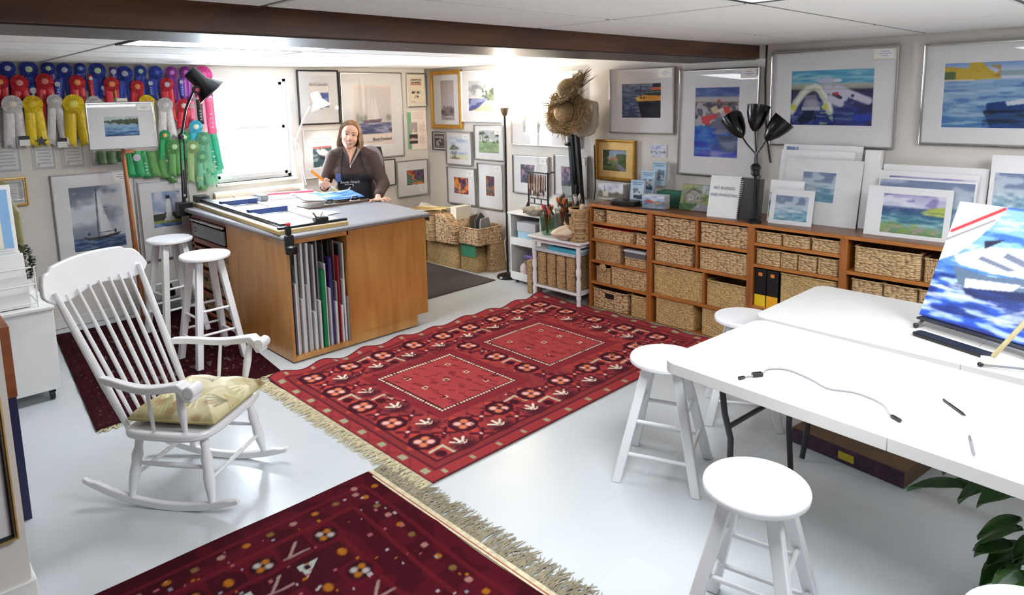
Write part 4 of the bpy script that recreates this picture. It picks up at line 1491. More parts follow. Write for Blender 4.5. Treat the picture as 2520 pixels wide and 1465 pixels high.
def rug_dark(W, H_, seed, orange=True):
    c = Cv(W, H_, (84, 10, 26), seed)
    asp = W / H_
    c.put(c.noise(30, 20, 2) > .52, (112, 18, 34), .7)
    c.put(c.noise(5, 4, 2) > .58, (64, 8, 22), .5)
    m = np.minimum(np.minimum(c.X, 1 - c.X), np.minimum(c.Y, 1 - c.Y) / asp)
    for d, w_, col in ((.03, .006, (126, 24, 38)), (.075, .008, (130, 26, 38)), (.13, .008, (126, 24, 36))):
        c.put((m >= d) & (m < d + w_), col, .8)
    for k in range(26):
        for y in (.05 * asp, 1 - .05 * asp):
            col = [(200, 140, 130), (206, 120, 30), (150, 110, 60)][k % 3]
            c.ell(.03 + k * .038, y, .006, .006 * asp, col)
    for k in range(18):
        for x in (.05, .95):
            col = [(206, 140, 130), (206, 120, 30), (150, 110, 60)][k % 3]
            c.ell(x, .05 + k * .053, .006, .006 * asp, col)
    for i in range(15):
        for j in range(9):
            x, y = .15 + i * .05, .17 + j * .0825
            if abs(x - .5) < .1 and abs(y - .5) < .16:
                continue
            if i % 2 == 0 and j % 2 == 0:
                c.poly([(x - .027, y - .04), (x + .027, y - .04), (x + .027, y + .04), (x - .027, y + .04)], (118, 16, 34), .8)
                motif_flower(c, x, y, .018, (40, 8, 22), (222, 200, 192), (214, 124, 36))
            elif i % 2 == 1 and j % 2 == 1:
                s_ = 1 if (i + j) % 4 else -1
                c.poly([(x - .016 * s_, y - .024), (x + .016 * s_, y - .02), (x - .012 * s_, y + .022)], (220, 216, 204))
                c.ell(x - .004 * s_, y - .008, .005, .008, (70, 20, 36))
            elif (i + j) % 4 == 1:
                c.line(x - .014, y + .016, x + .008, y - .024, .0025, (200, 156, 146))
                c.line(x - .022, y + .016, x + .016, y + .02, .0025, (186, 136, 136))
            else:
                c.ell(x, y, .007, .014, (210, 122, 30))
    for q in range(520):
        x, y = .04 + c.r.rand() * .92, .05 + c.r.rand() * .9
        col = [(226, 206, 206), (220, 130, 30), (206, 110, 120), (176, 176, 190)][q % 4]
        s = .003 + .003 * c.r.rand()
        c.rect(x, y, x + s, y + s * 1.8, col, .9)
    for k in range(10):
        a = PI * 2 * k / 10
        c.ell(.5 + math.cos(a) * .09, .5 + math.sin(a) * .14, .012, .012 * asp, (200, 200, 196))
        c.ell(.5 + math.cos(a) * .09, .5 + math.sin(a) * .14, .006, .006 * asp, (90, 16, 40))
    return c


def fringe(t, fn, n, L, mt, name, seed, z=.006, spread=.04, r=.0028):
    """knotted cords along an edge: fn(f) -> (edge point, outward dir); a stuff part"""
    rr = random.Random(seed)
    m = MB()
    for k in range(n):
        (x, y), (dx, dy) = fn((k + .5) / n)
        l_ = L * rr.uniform(.7, 1.15)
        a = rr.uniform(-spread, spread)
        b_ = rr.uniform(-spread, spread)
        p = [(x, y, z), (x + dx * l_ * .35 + dy * a * .4, y + dy * l_ * .35 + dx * a * .4, z + rr.uniform(.001, .007)), (x + dx * l_ * .7 + dy * (a * .6 + b_ * .3), y + dy * l_ * .7 + dx * (a * .6 + b_ * .3), z + rr.uniform(-.002, .006)), (x + dx * l_ + dy * (a + b_) * .7, y + dy * l_ + dx * (a + b_) * .7, .003)]
        m.tube(p, [r, r * 1.1, r, r * .5], 4, True)
    return tag(m.build(name, mt, t, world=True), kind='stuff')


# the big red rug
t = thing('oriental_rug', 'bright red oriental rug with two square medallions, in the middle of the floor', 'rug', (3.22, 3.43, 0))
RX0, RX1, RY0, RY1 = 1.865, 4.575, 2.525, 4.345


def red_fn(u, v):
    x = RX0 + u * (RX1 - RX0)
    y = RY0 + v * (RY1 - RY0)
    rip = np.clip((v - .86) / .14, 0, 1) ** 1.5
    z = .008 + rip * (.014 + .014 * np.sin(u * 52) + .006 * np.sin(u * 21)) + .0015 * np.sin(u * 30) * np.sin(v * 20)
    rip2 = np.clip((u - .93) / .07, 0, 1)
    z = z + rip2 * .006 * (1 + np.sin(v * 38))
    return x - 3.22, y - 3.43 + rip * .012 * np.sin(u * 47), z


cgrid('pile', rug_red().a * 1.1, red_fn, K['pile'], t)
e = MB()
e.box(RX0 + .004, RY0 + .002, .0005, RX1 - .004, RY1 - .03, .0045)
e.build('backing', K['fringeg'], t, world=True)
fringe(t, lambda f: ((RX0 + .005, RY0 + f * (RY1 - RY0)), (-1, 0)), 420, .10, K['fringe'], 'fringe', 3)
fringe(t, lambda f: ((RX1 - .005, RY0 + f * (RY1 - RY0)), (1, 0)), 300, .075, K['fringeg'], 'fringe', 4)

# the burgundy rug in the foreground
t = thing('oriental_rug', 'dark burgundy oriental rug with orange and white flecks, at the bottom edge', 'rug', (.30, 1.95, 0))


def dark_fn(u, v):
    x = -1.08 + u * 2.78
    y = 1.02 + v * 1.83
    return x - .30 + .012 * np.sin(v * 9), y - 1.95 + (u - 1) * -.03, .008 + .0015 * np.sin(u * 24) * np.sin(v * 17)


cgrid('pile', rug_dark(380, 250, 8).a * np.array([.74, .78, .78]), dark_fn, K['pile'], t)
MB().box(-1.06, 1.03, .0005, 1.70, 2.84, .0045).build('backing', K['fringeg'], t, world=True)
MB().box(1.695, 1.02, .001, 1.735, 2.85, .009).build('kilim_end', K['fringe'], t, world=True, bevel=.002)
MB().box(1.706, 1.02, .009, 1.711, 2.85, .0095).build('end_stripe', mat('faded_red_stripe', (160, 70, 70), .9), t, world=True)
fringe(t, lambda f: ((1.73, 1.03 + f * 1.82), (1, 0)), 430, .13, K['fringeg'], 'fringe', 6, .005, .06)

# the dark rug under the bar stools
t = thing('oriental_rug', 'very dark burgundy rug under the bar stools by the back wall', 'rug', (1.45, 5.45, 0))


def back_fn(u, v):
    x = .845 + v * .20 + u * 1.16
    y = 4.37 + v * 2.14 + .012 * np.sin(u * 14) + u * .05
    return x - 1.45, y - 5.45, .007 + .002 * np.sin(u * 18 + v * 7) + np.clip((.1 - u) / .1, 0, 1) * .004 * (1 + np.sin(v * 40))


cgrid('pile', (rug_dark(130, 230, 9).a * np.array([.46, .40, .44])), back_fn, K['pile'], t)
MB().hexa([(.86, 4.38, .0005), (1.99, 4.44, .0005), (2.18, 6.53, .0005), (1.06, 6.49, .0005)], [(.86, 4.38, .003), (1.99, 4.44, .003), (2.18, 6.53, .003), (1.06, 6.49, .003)]).build('backing', K['fringeg'], t, world=True)
fringe(t, lambda f: ((.85 + f * 1.15, 4.38 + f * .05), (0, -1)), 170, .05, K['fringe'], 'fringe', 7, .004)
tag(MB().hexa([(3.50, 5.04, .0005), (4.66, 5.06, .0005), (4.66, 6.30, .0005), (3.50, 6.30, .0005)], [(3.505, 5.045, .012), (4.65, 5.065, .012), (4.65, 6.29, .012), (3.505, 6.29, .012)]).build('chair_mat', K['carpet'], bevel=.003), 'plain dark grey mat on the floor behind the workbench', 'floor mat')

# ================================================================== STOOLS
def make_stool(name, label, h, r, base, grp):
    """round seat, four splayed legs, two rings of round stretchers"""
    t = thing(name, label, 'stool', group=grp)
    MB().lathe([(r * .2, h - .032), (r * .93, h - .032), (r * .99, h - .026), (r, h - .014), (r * .985, h - .005), (r * .95, h), (r * .2, h + .001)], 40).build('seat', K['white'], t)
    top = r * .58
    legs = []
    for k in range(4):
        a = PI / 4 + k * PI / 2
        p1 = Vector((math.cos(a) * top, math.sin(a) * top, h - .03))
        p0 = Vector((math.cos(a) * base, math.sin(a) * base, 0))
        legs.append((p0, p1))
        d = (p1 - p0).normalized()
        e1 = Vector((-math.sin(a + PI / 4), math.cos(a + PI / 4), 0))
        e2 = Vector((math.cos(a + PI / 4), math.sin(a + PI / 4), 0))
        lo, hi = [], []
        for i, j in ((-1, -1), (1, -1), (1, 1), (-1, 1)):
            o_ = (e1 * i + e2 * j) * .0225
            lo.append(p0 + o_)
            hi.append(p1 + o_)
        MB().hexa(lo, hi).build('leg', K['white'], t, bevel=.005)
    for k in range(4):
        for f, r_ in (((.30, .0095), (.52 if h > .7 else .60, .0095)) if k % 2 == 0 else ((.24, .0095), (.46 if h > .7 else .52, .0095))):
            a0 = legs[k][0].lerp(legs[k][1], f)
            a1 = legs[(k + 1) % 4][0].lerp(legs[(k + 1) % 4][1], f)
            MB().cyl(a0, a1, r_, n=12).build('stretcher', K['white'], t)
    return t


SG = 'round white wooden stools'
bs = make_stool('bar_stool', 'tall white bar stool nearest the wooden workbench side, in front of its twin', .79, .175, .235, SG)
bs.location, bs.rotation_euler.z = (1.765, 5.03, .012), math.radians(2)
c = copy_tree(bs)
c.location, c.rotation_euler.z = (1.79, 5.86, .012), math.radians(8)
c['label'] = 'tall white bar stool standing behind the other one, by the lighthouse picture'
st = make_stool('low_stool', 'white stool at the near corner of the folding table, beside the red rug', .60, .172, .27, SG)
st.location, st.rotation_euler.z = (2.775, 1.795, 0), math.radians(22)
for loc, rz, lab in (((3.61, 1.80, 0), 30, 'white stool half hidden behind the far folding table corner'), ((2.03, .955, 0), 12, 'large white stool closest to the camera in front of the table'), ((1.90, .17, 0), 0, 'white stool at the bottom right corner, only the seat edge showing')):
    c = copy_tree(st)
    c.location, c.rotation_euler.z = loc, math.radians(rz)
    c['label'] = lab

# ================================================================== ROCKING CHAIR
RCX, RCY = 1.085, 3.385
F = Vector((.60, -.80, 0))
rc = thing('rocking_chair', 'white spindle-back rocking chair with turned legs', 'rocking chair', (RCX, RCY, 0), math.atan2(F.y, F.x))
# local: +x forward, +y = chair's left, z up
SW, SD, SZ = .27, .23, .40
m = MB()


def seat_fn(u, v):
    x = -SD + u * 2 * SD
    y = (v - .5) * 2 * (SW + .02 * math.sin(u * PI))
    return (x, y, SZ + .012 * (abs(v - .5) * 2) ** 2 + .018 * u ** 3 - .006)


poly = []
for k in range(32):
    a = 2 * PI * k / 32
    ca, sa = math.cos(a), math.sin(a)
    poly.append((SD * math.copysign(abs(ca) ** .45, ca), (SW + .015) * math.copysign(abs(sa) ** .45, sa)))
m.prism(poly, SZ - .04, SZ)
m.build('seat', K['white'], rc, bevel=.012)


def turned(p0, p1, rs, name, n=14):
    p0, p1 = Vector(p0), Vector(p1)
    k = len(rs)
    return MB().tube([p0.lerp(p1, i / (k - 1)) for i in range(k)], rs, n).build(name, K['white'], rc)


LEG = [.014, .019, .024, .026, .021, .026, .018, .021, .015]
LP = {}
for sx, sy in ((1, 1), (1, -1), (-1, 1), (-1, -1)):
    top = (sx * .16, sy * .19, SZ - .03)
    bot = (sx * .205, sy * .235, .052 if sx > 0 else .055)
    LP[(sx, sy)] = (Vector(bot), Vector(top))
    turned(bot, top, LEG, 'leg')
for sy in (1, -1):
    m = MB()
    n = 22
    lo, hi = [], []
    R = 1.02
    for i in range(n + 1):
        a = -0.46 + i * (.80 / n)
        x = math.sin(a) * R - .0
        z = R - math.cos(a) * R
        h_ = .036 if 1 < i < n - 1 else .024
        lo.append((x, z))
        hi.append((x - math.sin(a) * -0 * h_, z + h_))
    pr2 = lo + hi[::-1]
    M = Matrix(((1, 0, 0, 0), (0, 0, -1, sy * .235 + .014), (0, 1, 0, 0), (0, 0, 0, 1)))
    vv = []
    for (x, z), (x2, z2) in zip(lo, hi):
        for yy_ in (-.014, .014):
            vv += [(x, sy * .235 + yy_, z), (x2, sy * .235 + yy_, z2)]
    ff = []
    for i in range(n):
        a, b_ = i * 4, (i + 1) * 4
        ff += [(a, b_, b_ + 2, a + 2), (a + 1, a + 3, b_ + 3, b_ + 1), (a, a + 1, b_ + 1, b_), (a + 2, b_ + 2, b_ + 3, a + 3)]
    ff += [(0, 2, 3, 1), (n * 4, n * 4 + 1, n * 4 + 3, n * 4 + 2)]
    m.add(vv, ff).build('rocker', K['white'], rc, bevel=.005)
    a0 = LP[(1, sy)][0].lerp(LP[(1, sy)][1], .5)
    a1 = LP[(-1, sy)][0].lerp(LP[(-1, sy)][1], .5)
    turned(a0, a1, [.008, .011, .013, .011, .008], 'stretcher')
for sx, f in ((1, .32), (-1, .30)):
    turned(LP[(sx, 1)][0].lerp(LP[(sx, 1)][1], f), LP[(sx, -1)][0].lerp(LP[(sx, -1)][1], f), [.008, .010, .012, .010, .008], 'stretcher')
# back: two stiles, crest rail, seven spindles; leans back
BT = Vector((-.46, 0, 1.04))
for sy in (1, -1):
    turned((-.20, sy * .215, SZ - .02), (-.455, sy * .275, 1.045), [.013, .017, .019, .018, .017, .016, .013], 'back_post')
for k in range(7):
    f = (k - 3) / 3
    turned((-.205, f * .165, SZ - .01), (-.46, f * .205, 1.02 + .012 * (1 - f * f)), [.008, .0095, .011, .0105, .0095, .008, .006], 'spindle', 10)
m = MB()
n = 30
out = []
for i in range(n + 1):
    f = -1 + 2 * i / n
    top = 1.165 - .03 * f * f - (.014 if abs(f) > .72 else 0) - .075 * max(0, (abs(f) - .82) / .18) ** 2.2
    bot = 1.0 + .012 * math.cos(f * 5) + .03 * max(0, (abs(f) - .82) / .18) ** 2
    cx = -.445 - .03 * (1 - f * f) - 0
    out.append((f * .335, top, bot, cx))
vv, ff = [], []
for y, tp, bt, cx in out:
    sl = .36
    for z in (bt, tp):
        xx_ = cx - (z - 1.0) * sl
        vv += [(xx_ - .011, y, z), (xx_ + .011, y, z)]
for i in range(n):
    a, b_ = i * 4, (i + 1) * 4
    ff += [(a, b_, b_ + 2, a + 2), (a + 1, a + 3, b_ + 3, b_ + 1), (a, a + 1, b_ + 1, b_), (a + 2, b_ + 2, b_ + 3, a + 3)]
ff += [(0, 2, 3, 1), (n * 4, n * 4 + 1, n * 4 + 3, n * 4 + 2)]
m.add(vv, ff).build('crest_rail', K['white'], rc, bevel=.006)
for sy in (1, -1):
    # scrolled arm
    n = 16
    vv, ff = [], []
    for i in range(n + 1):
        f = i / n
        x = -.285 + f * .50
        y = sy * (.255 + .055 * math.sin(f * PI * .75))
        zc = .625 + .012 * math.cos(f * 6) + .022 * f - (.03 if f > .93 else 0)
        hw = .018 + .020 * f ** 2
        th = .016 + (.022 if f > .86 else 0) * min(1, (f - .86) / .08) if f > .86 else .016
        for z in (zc - th * 1.2, zc + .014):
            vv += [(x, y - hw, z), (x, y + hw, z)]
    for i in range(n):
        a, b_ = i * 4, (i + 1) * 4
        ff += [(a, a + 1, b_ + 1, b_), (a + 2, b_ + 2, b_ + 3, a + 3), (a, b_, b_ + 2, a + 2), (a + 1, a + 3, b_ + 3, b_ + 1)]
    ff += [(0, 2, 3, 1), (n * 4, n * 4 + 1, n * 4 + 3, n * 4 + 2)]
    MB().add(vv, ff).tube([(.205, sy * .258, .628), (.205, sy * .337, .628)], .028, 18).build('arm', K['white'], rc, bevel=.006)
    turned((.11, sy * .245, SZ - .01), (.135, sy * .30, .625), [.010, .014, .018, .020, .016, .013], 'arm_post')
    turned((-.04, sy * .255, SZ - .01), (-.03, sy * .29, .62), [.008, .009, .010, .009, .008], 'arm_spindle', 10)

# tropical print cushion
def p_cushion():
    c = Cv(96, 92, (206, 196, 156), 51)
    c.put(c.noise(5, 5, 2) > .55, (184, 174, 126), .8)
    for k in range(26):
        x, y, a = c.r.rand(), c.r.rand(), c.r.rand() * 6.3
        col = [(150, 150, 90), (176, 160, 110), (120, 116, 84), (236, 228, 196)][k % 4]
        for q in range(5):
            c.line(x, y, x + math.cos(a + q * .3) * .2, y + math.sin(a + q * .3) * .2, .012, col, .7)
    for k in range(10):
        x, y = c.r.rand(), c.r.rand() * .3 + (.7 if k % 2 else 0)
        c.ell(x, y, .06, .04, (150, 110, 70), .6, .5)
    return c


cu = thing('seat_cushion', 'tropical leaf print seat cushion on the rocking chair', 'cushion', (RCX, RCY, SZ + .001), math.atan2(F.y, F.x))


def cush_top(u, v):
    x = (u - .44) * .43
    y = (v - .5) * .45
    e_ = np.clip(1 - np.maximum(abs(u - .5), abs(v - .5)) * 2, 0, 1)
    z = .034 + .07 * np.clip(e_ * 2.2, 0, 1) ** .5 + .006 * np.sin(u * 15) * np.sin(v * 12) * np.clip(e_ * 4, 0, 1)
    return x, y, z


cgrid('cushion_top', p_cushion().a, cush_top, K['canvas'], cu)
cgrid('cushion_underside', p_cushion().a[:, ::-1] * .95, lambda u, v: ((.56 - u) * .43, (v - .5) * .45, .034 - .032 * np.clip(np.clip(1 - np.maximum(abs(u - .5), abs(v - .5)) * 2, 0, 1) * 4, 0, 1) ** .5), K['canvas'], cu)
MB().tube([(.43 * (a - .44), .45 * (b_ - .5), .034) for a, b_ in ((0, 0), (.5, 0), (1, 0), (1, .5), (1, 1), (.5, 1), (0, 1), (0, .5), (0, 0.01))], .006, 8).build('piping', mat('olive_piping', (170, 160, 110), .8), cu)

# ================================================================== FOLDING TABLES
def rounded(x0, y0, x1, y1, r, n=6):
    p = []
    for cx, cy, a0 in ((x1 - r, y0 + r, -PI / 2), (x1 - r, y1 - r, 0), (x0 + r, y1 - r, PI / 2), (x0 + r, y0 + r, PI)):
        for k in range(n + 1):
            a = a0 + PI / 2 * k / n
            p.append((cx + math.cos(a) * r, cy + math.sin(a) * r))
    return p


def make_table():
    t = thing('folding_table', 'white plastic folding table nearest the camera', 'table', group='white folding tables')
    hw, hl = .40, .93
    for y0, y1, side in ((.003, hl, 1), (-hl, -.003, -1)):
        p = rounded(-hw, y0, hw, y1, .07)
        q = .0006 if side > 0 else -.0006
        p = [(x, y) for x, y in p if abs(y) > .09]
        p = ([(-hw, q), (hw, q)] + p) if side > 0 else (p[-7:] + p[:7] + [(hw, q), (-hw, q)])
        MB().prism(p, .690, .74).build('tabletop', K['plast'], t, bevel=.0025)
        ye = y1 if side > 0 else y0
        yl = ye - side * .26
        for sx in (-1, 1):
            MB().tube([(sx * .30, yl + side * .02, .69), (sx * .30, yl, .55), (sx * .25, yl, .42), (sx * .25, yl, .30), (sx * .31, yl + side * .01, .012)], .0135, 10).build('leg', K['dgrey'], t)
        MB().cyl((-.27, yl, .48), (.27, yl, .48), .011).build('cross_bar', K['dgrey'], t)
        MB().tube([(0, yl, .48), (0, yl - side * .22, .66), (0, yl - side * .34, .69)], .010, 8).build('brace', K['dgrey'], t)
    return t


ta = make_table()
ta.location, ta.rotation_euler.z = (2.755, .635, 0), math.radians(-4.2)
tb = copy_tree(ta)
tb['label'] = 'white plastic folding table on the far side, carrying the boat painting'
tb.location, tb.rotation_euler.z = (3.625, .64, 0), math.radians(-1.6)

# ================================================================== WORKBENCH
wb = thing('workbench', 'large golden plywood workbench with grey laminate top and art boards in its slot', 'workbench', (2.7, 5.2, 0))
CT = .95


def wbp(name, mt, *boxes, bevel=.002, parent=None, **k):
    m = MB()
    for b_ in boxes:
        m.box(*b_)
    return m.build(name, K[mt] if isinstance(mt, str) else mt, parent or wb, world=True, bevel=bevel, **k)


wbp('side_panel', 'birch', (2.13, 4.49, .012, 2.15, 5.55, CT - .04))
wbp('front_panel', 'birch', (2.63, 4.49, .10, 3.35, 4.51, CT - .04))
wbp('lower_front_panel', 'birch', (2.63, 4.493, .012, 3.24, 4.51, .10))
wbp('end_panel', 'birch', (3.33, 4.51, .10, 3.35, 5.20, CT - .04))
wbp('toe_kick', 'redwood', (3.22, 4.51, .012, 3.24, 5.20, .10))
wbp('rear_panel', 'birch', (2.15, 5.18, .012, 3.33, 5.20, CT - .04))
wbp('slot_floor', 'birch', (2.15, 4.49, .012, 2.63, 5.18, .045))
wbp('slot_rail', 'birch', (2.15, 4.492, CT - .075, 2.63, 4.51, CT - .04))
wbp('slot_side', 'birch', (2.615, 4.492, .045, 2.63, 5.18, CT - .04))
for x in (2.285, 2.395, 2.475, 2.545):
    wbp('slot_divider', 'birch', (x - .001, 4.62, .70, x + .004, 5.18, CT - .08))
wbp('plinth_strip', 'black', (2.14, 4.52, 0, 3.2, 6.2, .012), bevel=0)
# drawer end on the left side
wbp('drawer_frame', 'redwood', (2.13, 5.55, CT - .075, 2.15, 6.34, CT - .04), (2.13, 6.30, .012, 2.15, 6.34, CT - .04), (2.13, 5.55, .655, 2.15, 6.34, .70), (2.13, 5.55, .60, 2.15, 6.34, .625), (2.13, 5.55, .40, 2.15, 6.34, .42), (2.13, 5.55, .20, 2.15, 6.34, .22), (2.13, 5.55, .012, 2.15, 6.34, .04))
wbp('carcass', 'redwood', (2.15, 6.32, .012, 2.90, 6.34, CT - .04), (2.88, 5.20, .012, 2.90, 6.34, CT - .04), (2.15, 5.53, .012, 2.88, 5.55, CT - .04))
dr = wbp('grey_drawer_front', 'steel', (2.118, 5.58, .715, 2.135, 6.26, .835))
wbp('drawer_pull', 'chrome', (2.098, 5.56, .855, 2.125, 6.28, .875), bevel=.006)
wbp('vent_slot', 'black', (2.115, 6.19, .79, 2.12, 6.22, .80), (2.115, 6.19, .76, 2.12, 6.22, .77), (2.115, 5.93, .712, 2.12, 5.99, .722), bevel=0, parent=dr)
# counter top, L shaped with a rolled edge
poly = [(2.10, 4.465), (3.395, 4.475), (3.52, 5.60), (2.97, 5.64), (2.97, 6.66), (2.10, 6.66)]
MB().prism(poly, CT - .04, CT).build('countertop', K['lamin'], wb, world=True, bevel=.016)
wbp('edge_strip', 'lamedge', (2.10, 4.460, CT - .032, 3.39, 4.468, CT - .010), bevel=.003)
wbp('counter_shadow_strip', 'black', (2.14, 4.50, CT - .048, 3.36, 5.2, CT - .04), bevel=0)  # black strip standing in for the shadow gap under the counter

# baskets in the drawer end of the bench
WBAS = [(5.60, .425, .585), (5.60, .225, .385), (5.60, .045, .185)]
for k, (y, z0, z1) in enumerate(WBAS):
    for j in range(2):
        y0 = 5.58 + j * .37
        t = thing('storage_basket', 'seagrass basket in the bench end, ' + ['upper', 'middle', 'lowest'][k] + ' row, ' + ['nearer' if j == 0 else 'farther'][0] + ' one', 'basket', (2.3, y0 + .16, z0), 0, 'baskets in the workbench end')
        MB().box(-.14, -.165, 0, .14, .165, z1 - z0 - .01).build('body', K['wickb'], t, bevel=.02)
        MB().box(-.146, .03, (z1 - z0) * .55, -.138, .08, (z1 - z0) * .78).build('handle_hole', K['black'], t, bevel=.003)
        MB().tube([(-.14, -.165, z1 - z0 - .01), (-.14, .165, z1 - z0 - .01), (.14, .165, z1 - z0 - .01), (.14, -.165, z1 - z0 - .01), (-.14, -.164, z1 - z0 - .01)], .008, 6).build('rim', K['wickb'], t)

# art boards standing in the slot
BC = {'white': (226, 226, 226), 'grey': (150, 150, 150), 'pale grey': (196, 196, 198), 'black': (36, 36, 40), 'cream': (214, 206, 188), 'dark grey': (84, 84, 88), 'brown': (122, 100, 78)}
BM = {k_: mat('board_' + k_.replace(' ', '_'), v_, .7, var=.04) for k_, v_ in BC.items()}
BM['green'] = mat('board_green', (0, 128, 74), .5, var=.08)
BM['violet'] = mat('board_violet', (58, 44, 112), .6)
BM['red'] = mat('board_red', (176, 26, 48), .6)
BRD = []
_x = 2.154
_sp = [('pale grey', .80, 8, 0), ('black', .83, 20, .03), ('white', .55, 12, 0), ('pale grey', .80, 12, .01), ('cream', .79, 8, .02), ('black', .84, 8, .05), ('white', .42, 14, 0), ('white', .86, 16, .012), ('dark grey', .83, 8, .05), ('pale grey', .52, 16, 0), ('white', .84, 18, .02), ('dark grey', .80, 8, .05),
       ('white', .30, 16, 0), ('pale grey', .82, 14, .02), ('black', .80, 8, .05), ('white', .38, 14, 0), ('grey', .84, 12, .04), ('green', .61, 26, 0), ('white', .66, 12, .01), ('dark grey', .80, 10, .05), ('pale grey', .46, 14, 0), ('violet', .70, 22, .012), ('black', .83, 8, .06), ('white', .34, 12, 0), ('grey', .50, 10, .01),
       ('brown', .82, 10, .05), ('red', .70, 10, .012), ('white', .30, 12, 0), ('black', .78, 8, .04), ('white', .50, 12, 0), ('white', .79, 10, .02), ('grey', .36, 12, 0), ('pale grey', .79, 10, .01)]
for cn_, h_, w_, o_ in _sp:
    w_ = w_ * .00106
    BRD.append((_x + w_ / 2, w_, h_, cn_, o_))
    _x += w_ + .0012
seen_c = {}
for x, th, h, cname, off in BRD:
    seen_c[cname] = seen_c.get(cname, 0) + 1
    tot = sum(1 for b_ in BRD if b_[3] == cname)
    lab = ('only ' + cname + ' board in the bench slot') if tot == 1 else (ORD[seen_c[cname] - 1] if seen_c[cname] <= 13 else '%dth' % seen_c[cname]) + ' ' + cname + ' art board from the left in the bench slot'
    if cname == 'green':
        lab = 'bright green art board standing in the bench slot'
    o = MB().box(x - th / 2, 4.512 + off, .046, x + th / 2, 5.12 + off * .5, .046 + h * .97).build('art_board', BM[cname], bevel=.0012)
    tag(o, lab, 'art board', 'art boards standing in the workbench slot')

# ------------------------------------------------------------------ mat cutter and things on the counter
mc = thing('mat_cutter', 'long mat cutter with black rails and navy cross bars on the bench', 'mat cutter', (2.42, 5.48, CT), math.radians(-3.2))
MB().box(-.27, -.98, .001, .27, 1.02, .030).build('baseboard', wood('pale_board', (176, 148, 92), (204, 178, 124), .5, 'Y'), mc, bevel=.003)
MB().box(-.265, -.97, .030, .265, 1.0, .034).build('white_surface', K['wsat'], mc, bevel=.001)
MB().box(-.225, -.90, .046, -.165, 1.01, .066).build('cutting_rail', K['dgrey'], mc, bevel=.004)
MB().box(-.258, .90, .034, -.14, 1.01, .095).build('rail_hinge', K['dgrey'], mc, bevel=.006)
MB().box(.10, -.95, .040, .118, 1.0, .052).build('guide_rail', K['silver'], mc, bevel=.002)
NV = mat('navy_bar', (40, 62, 116), .4, var=.08)
for y in (-.18, .47):
    MB().box(-.19, y - .03, .040, .13, y + .03, .085).build('cross_bar', NV, mc, bevel=.004)
MB().box(-.26, -.965, .034, .27, -.925, .052).build('squaring_arm', K['black'], mc, bevel=.003)
MB().box(.02, -.97, .05, .12, -.90, .085).build('cutting_head', K['black'], mc, bevel=.008)
MB().cyl((.06, -.935, .085), (.085, -.93, .12), .012).cyl((.04, -.935, .08), (.005, -.95, .125), .009).build('head_lever', K['chrome'], mc)
MB().box(.19, .52, .036, .26, .70, .090).build('blade_holder', K['steel'], mc, bevel=.008)
cl = thing('bench_clamp', 'black clamp with a red knob hanging over the bench corner', 'clamp', (2.12, 4.45, CT))
MB().box(-.025, -.035, -.10, .04, -.005, .01).box(-.012, -.03, .01, .028, .005, .075).build('clamp_body', K['black'], cl, bevel=.008)
MB().lathe([(.038, 0), (.042, .01), (.042, .05), (.03, .06)], 16, None, (.01, -.042, -.12)).build('clamp_wheel', K['black'], cl)
MB().cyl((.01, -.042, -.2), (.01, -.042, -.12), .012).build('screw', K['blackg'], cl)
MB().ell((.012, -.012, .085), (.018, .018, .016)).build('knob', mat('red_knob', (200, 40, 50), .3), cl)

db = thing('drawing_board', 'dark brown drawing board clipped beside the mat cutter', 'drawing board', (3.10, 5.50, CT), math.radians(2))
MB().box(-.31, -.10, .001, .31, .13, .018).build('board', wood('dark_board', (84, 66, 58), (112, 90, 78), .5, 'X'), db, bevel=.003)
for x in (-.10, .16):
    MB().box(x - .045, -.105, .018, x + .045, -.06, .030).build('clip_jaw', K['chrome'], db, bevel=.004)
    MB().tube([(x - .035, -.07, .03), (x - .02, -.08, .062), (x + .03, -.08, .06), (x + .04, -.06, .034)], .006, 8).build('clip_handle', K['black'], db)


def p_bluewash():
    c = Cv(60, 40, (150, 196, 232), 61)
    c.vgrad([(0, (216, 232, 240)), (.35, (120, 180, 226)), (1, (38, 92, 170))])
    c.streaks(5, 20, (206, 228, 240), (30, 76, 150), 0, 1, .56, .7)
    c.put((c.X < .35) & (c.Y > .2), (236, 242, 246), .8)
    return c


pt = thing('watercolour_sheet', 'blue watercolour painting sheet propped on the drawing board', 'painting', (3.09, 5.59, CT + .02), math.radians(0))
cgrid('sheet', p_bluewash().a, lambda u, v: ((u - .5) * .60, (v - .5) * .26, .012 + .03 * (1 - u) + .055 * (u - .5) ** 2 + v * .045), K['art'], pt)
MB().grid(lambda u, v: ((u - .5) * .60, (v - .5) * .26, .007 + .03 * (1 - u) + .055 * (u - .5) ** 2 + v * .045), 16, 6).build('board_backing', K['black'], pt, solid=.004)
for k, (x, y, rz, w_, d_, lab) in enumerate(((2.80, 5.60, 12, .30, .42, 'white sheet of paper lying between mat cutter and drawing board'), (2.86, 5.98, -8, .34, .30, 'white sheet of paper at the back of the bench under the lamp'), (2.74, 5.15, 20, .22, .30, 'loose white paper beside the mat cutter head'))):
    m = MB()
    m.grid(lambda u, v: ((u - .5) * w_, (v - .5) * d_, .003 + .006 * u * v + k * .001), 4, 4)
    o = m.build('paper_sheet', K['paper'], solid=.001)
    o.location = (x, y, CT + .001 if k != 2 else CT + .001)
    o.rotation_euler.z = math.radians(rz)
    tag(o, lab, 'paper')
pal = thing('paint_palette', 'white paint palette with red lid edge at the back of the bench', 'palette', (3.06, 6.20, CT), math.radians(-20))
MB().box(-.24, -.14, .001, .24, .14, .030).build('tray', K['wsat'], pal, bevel=.006)
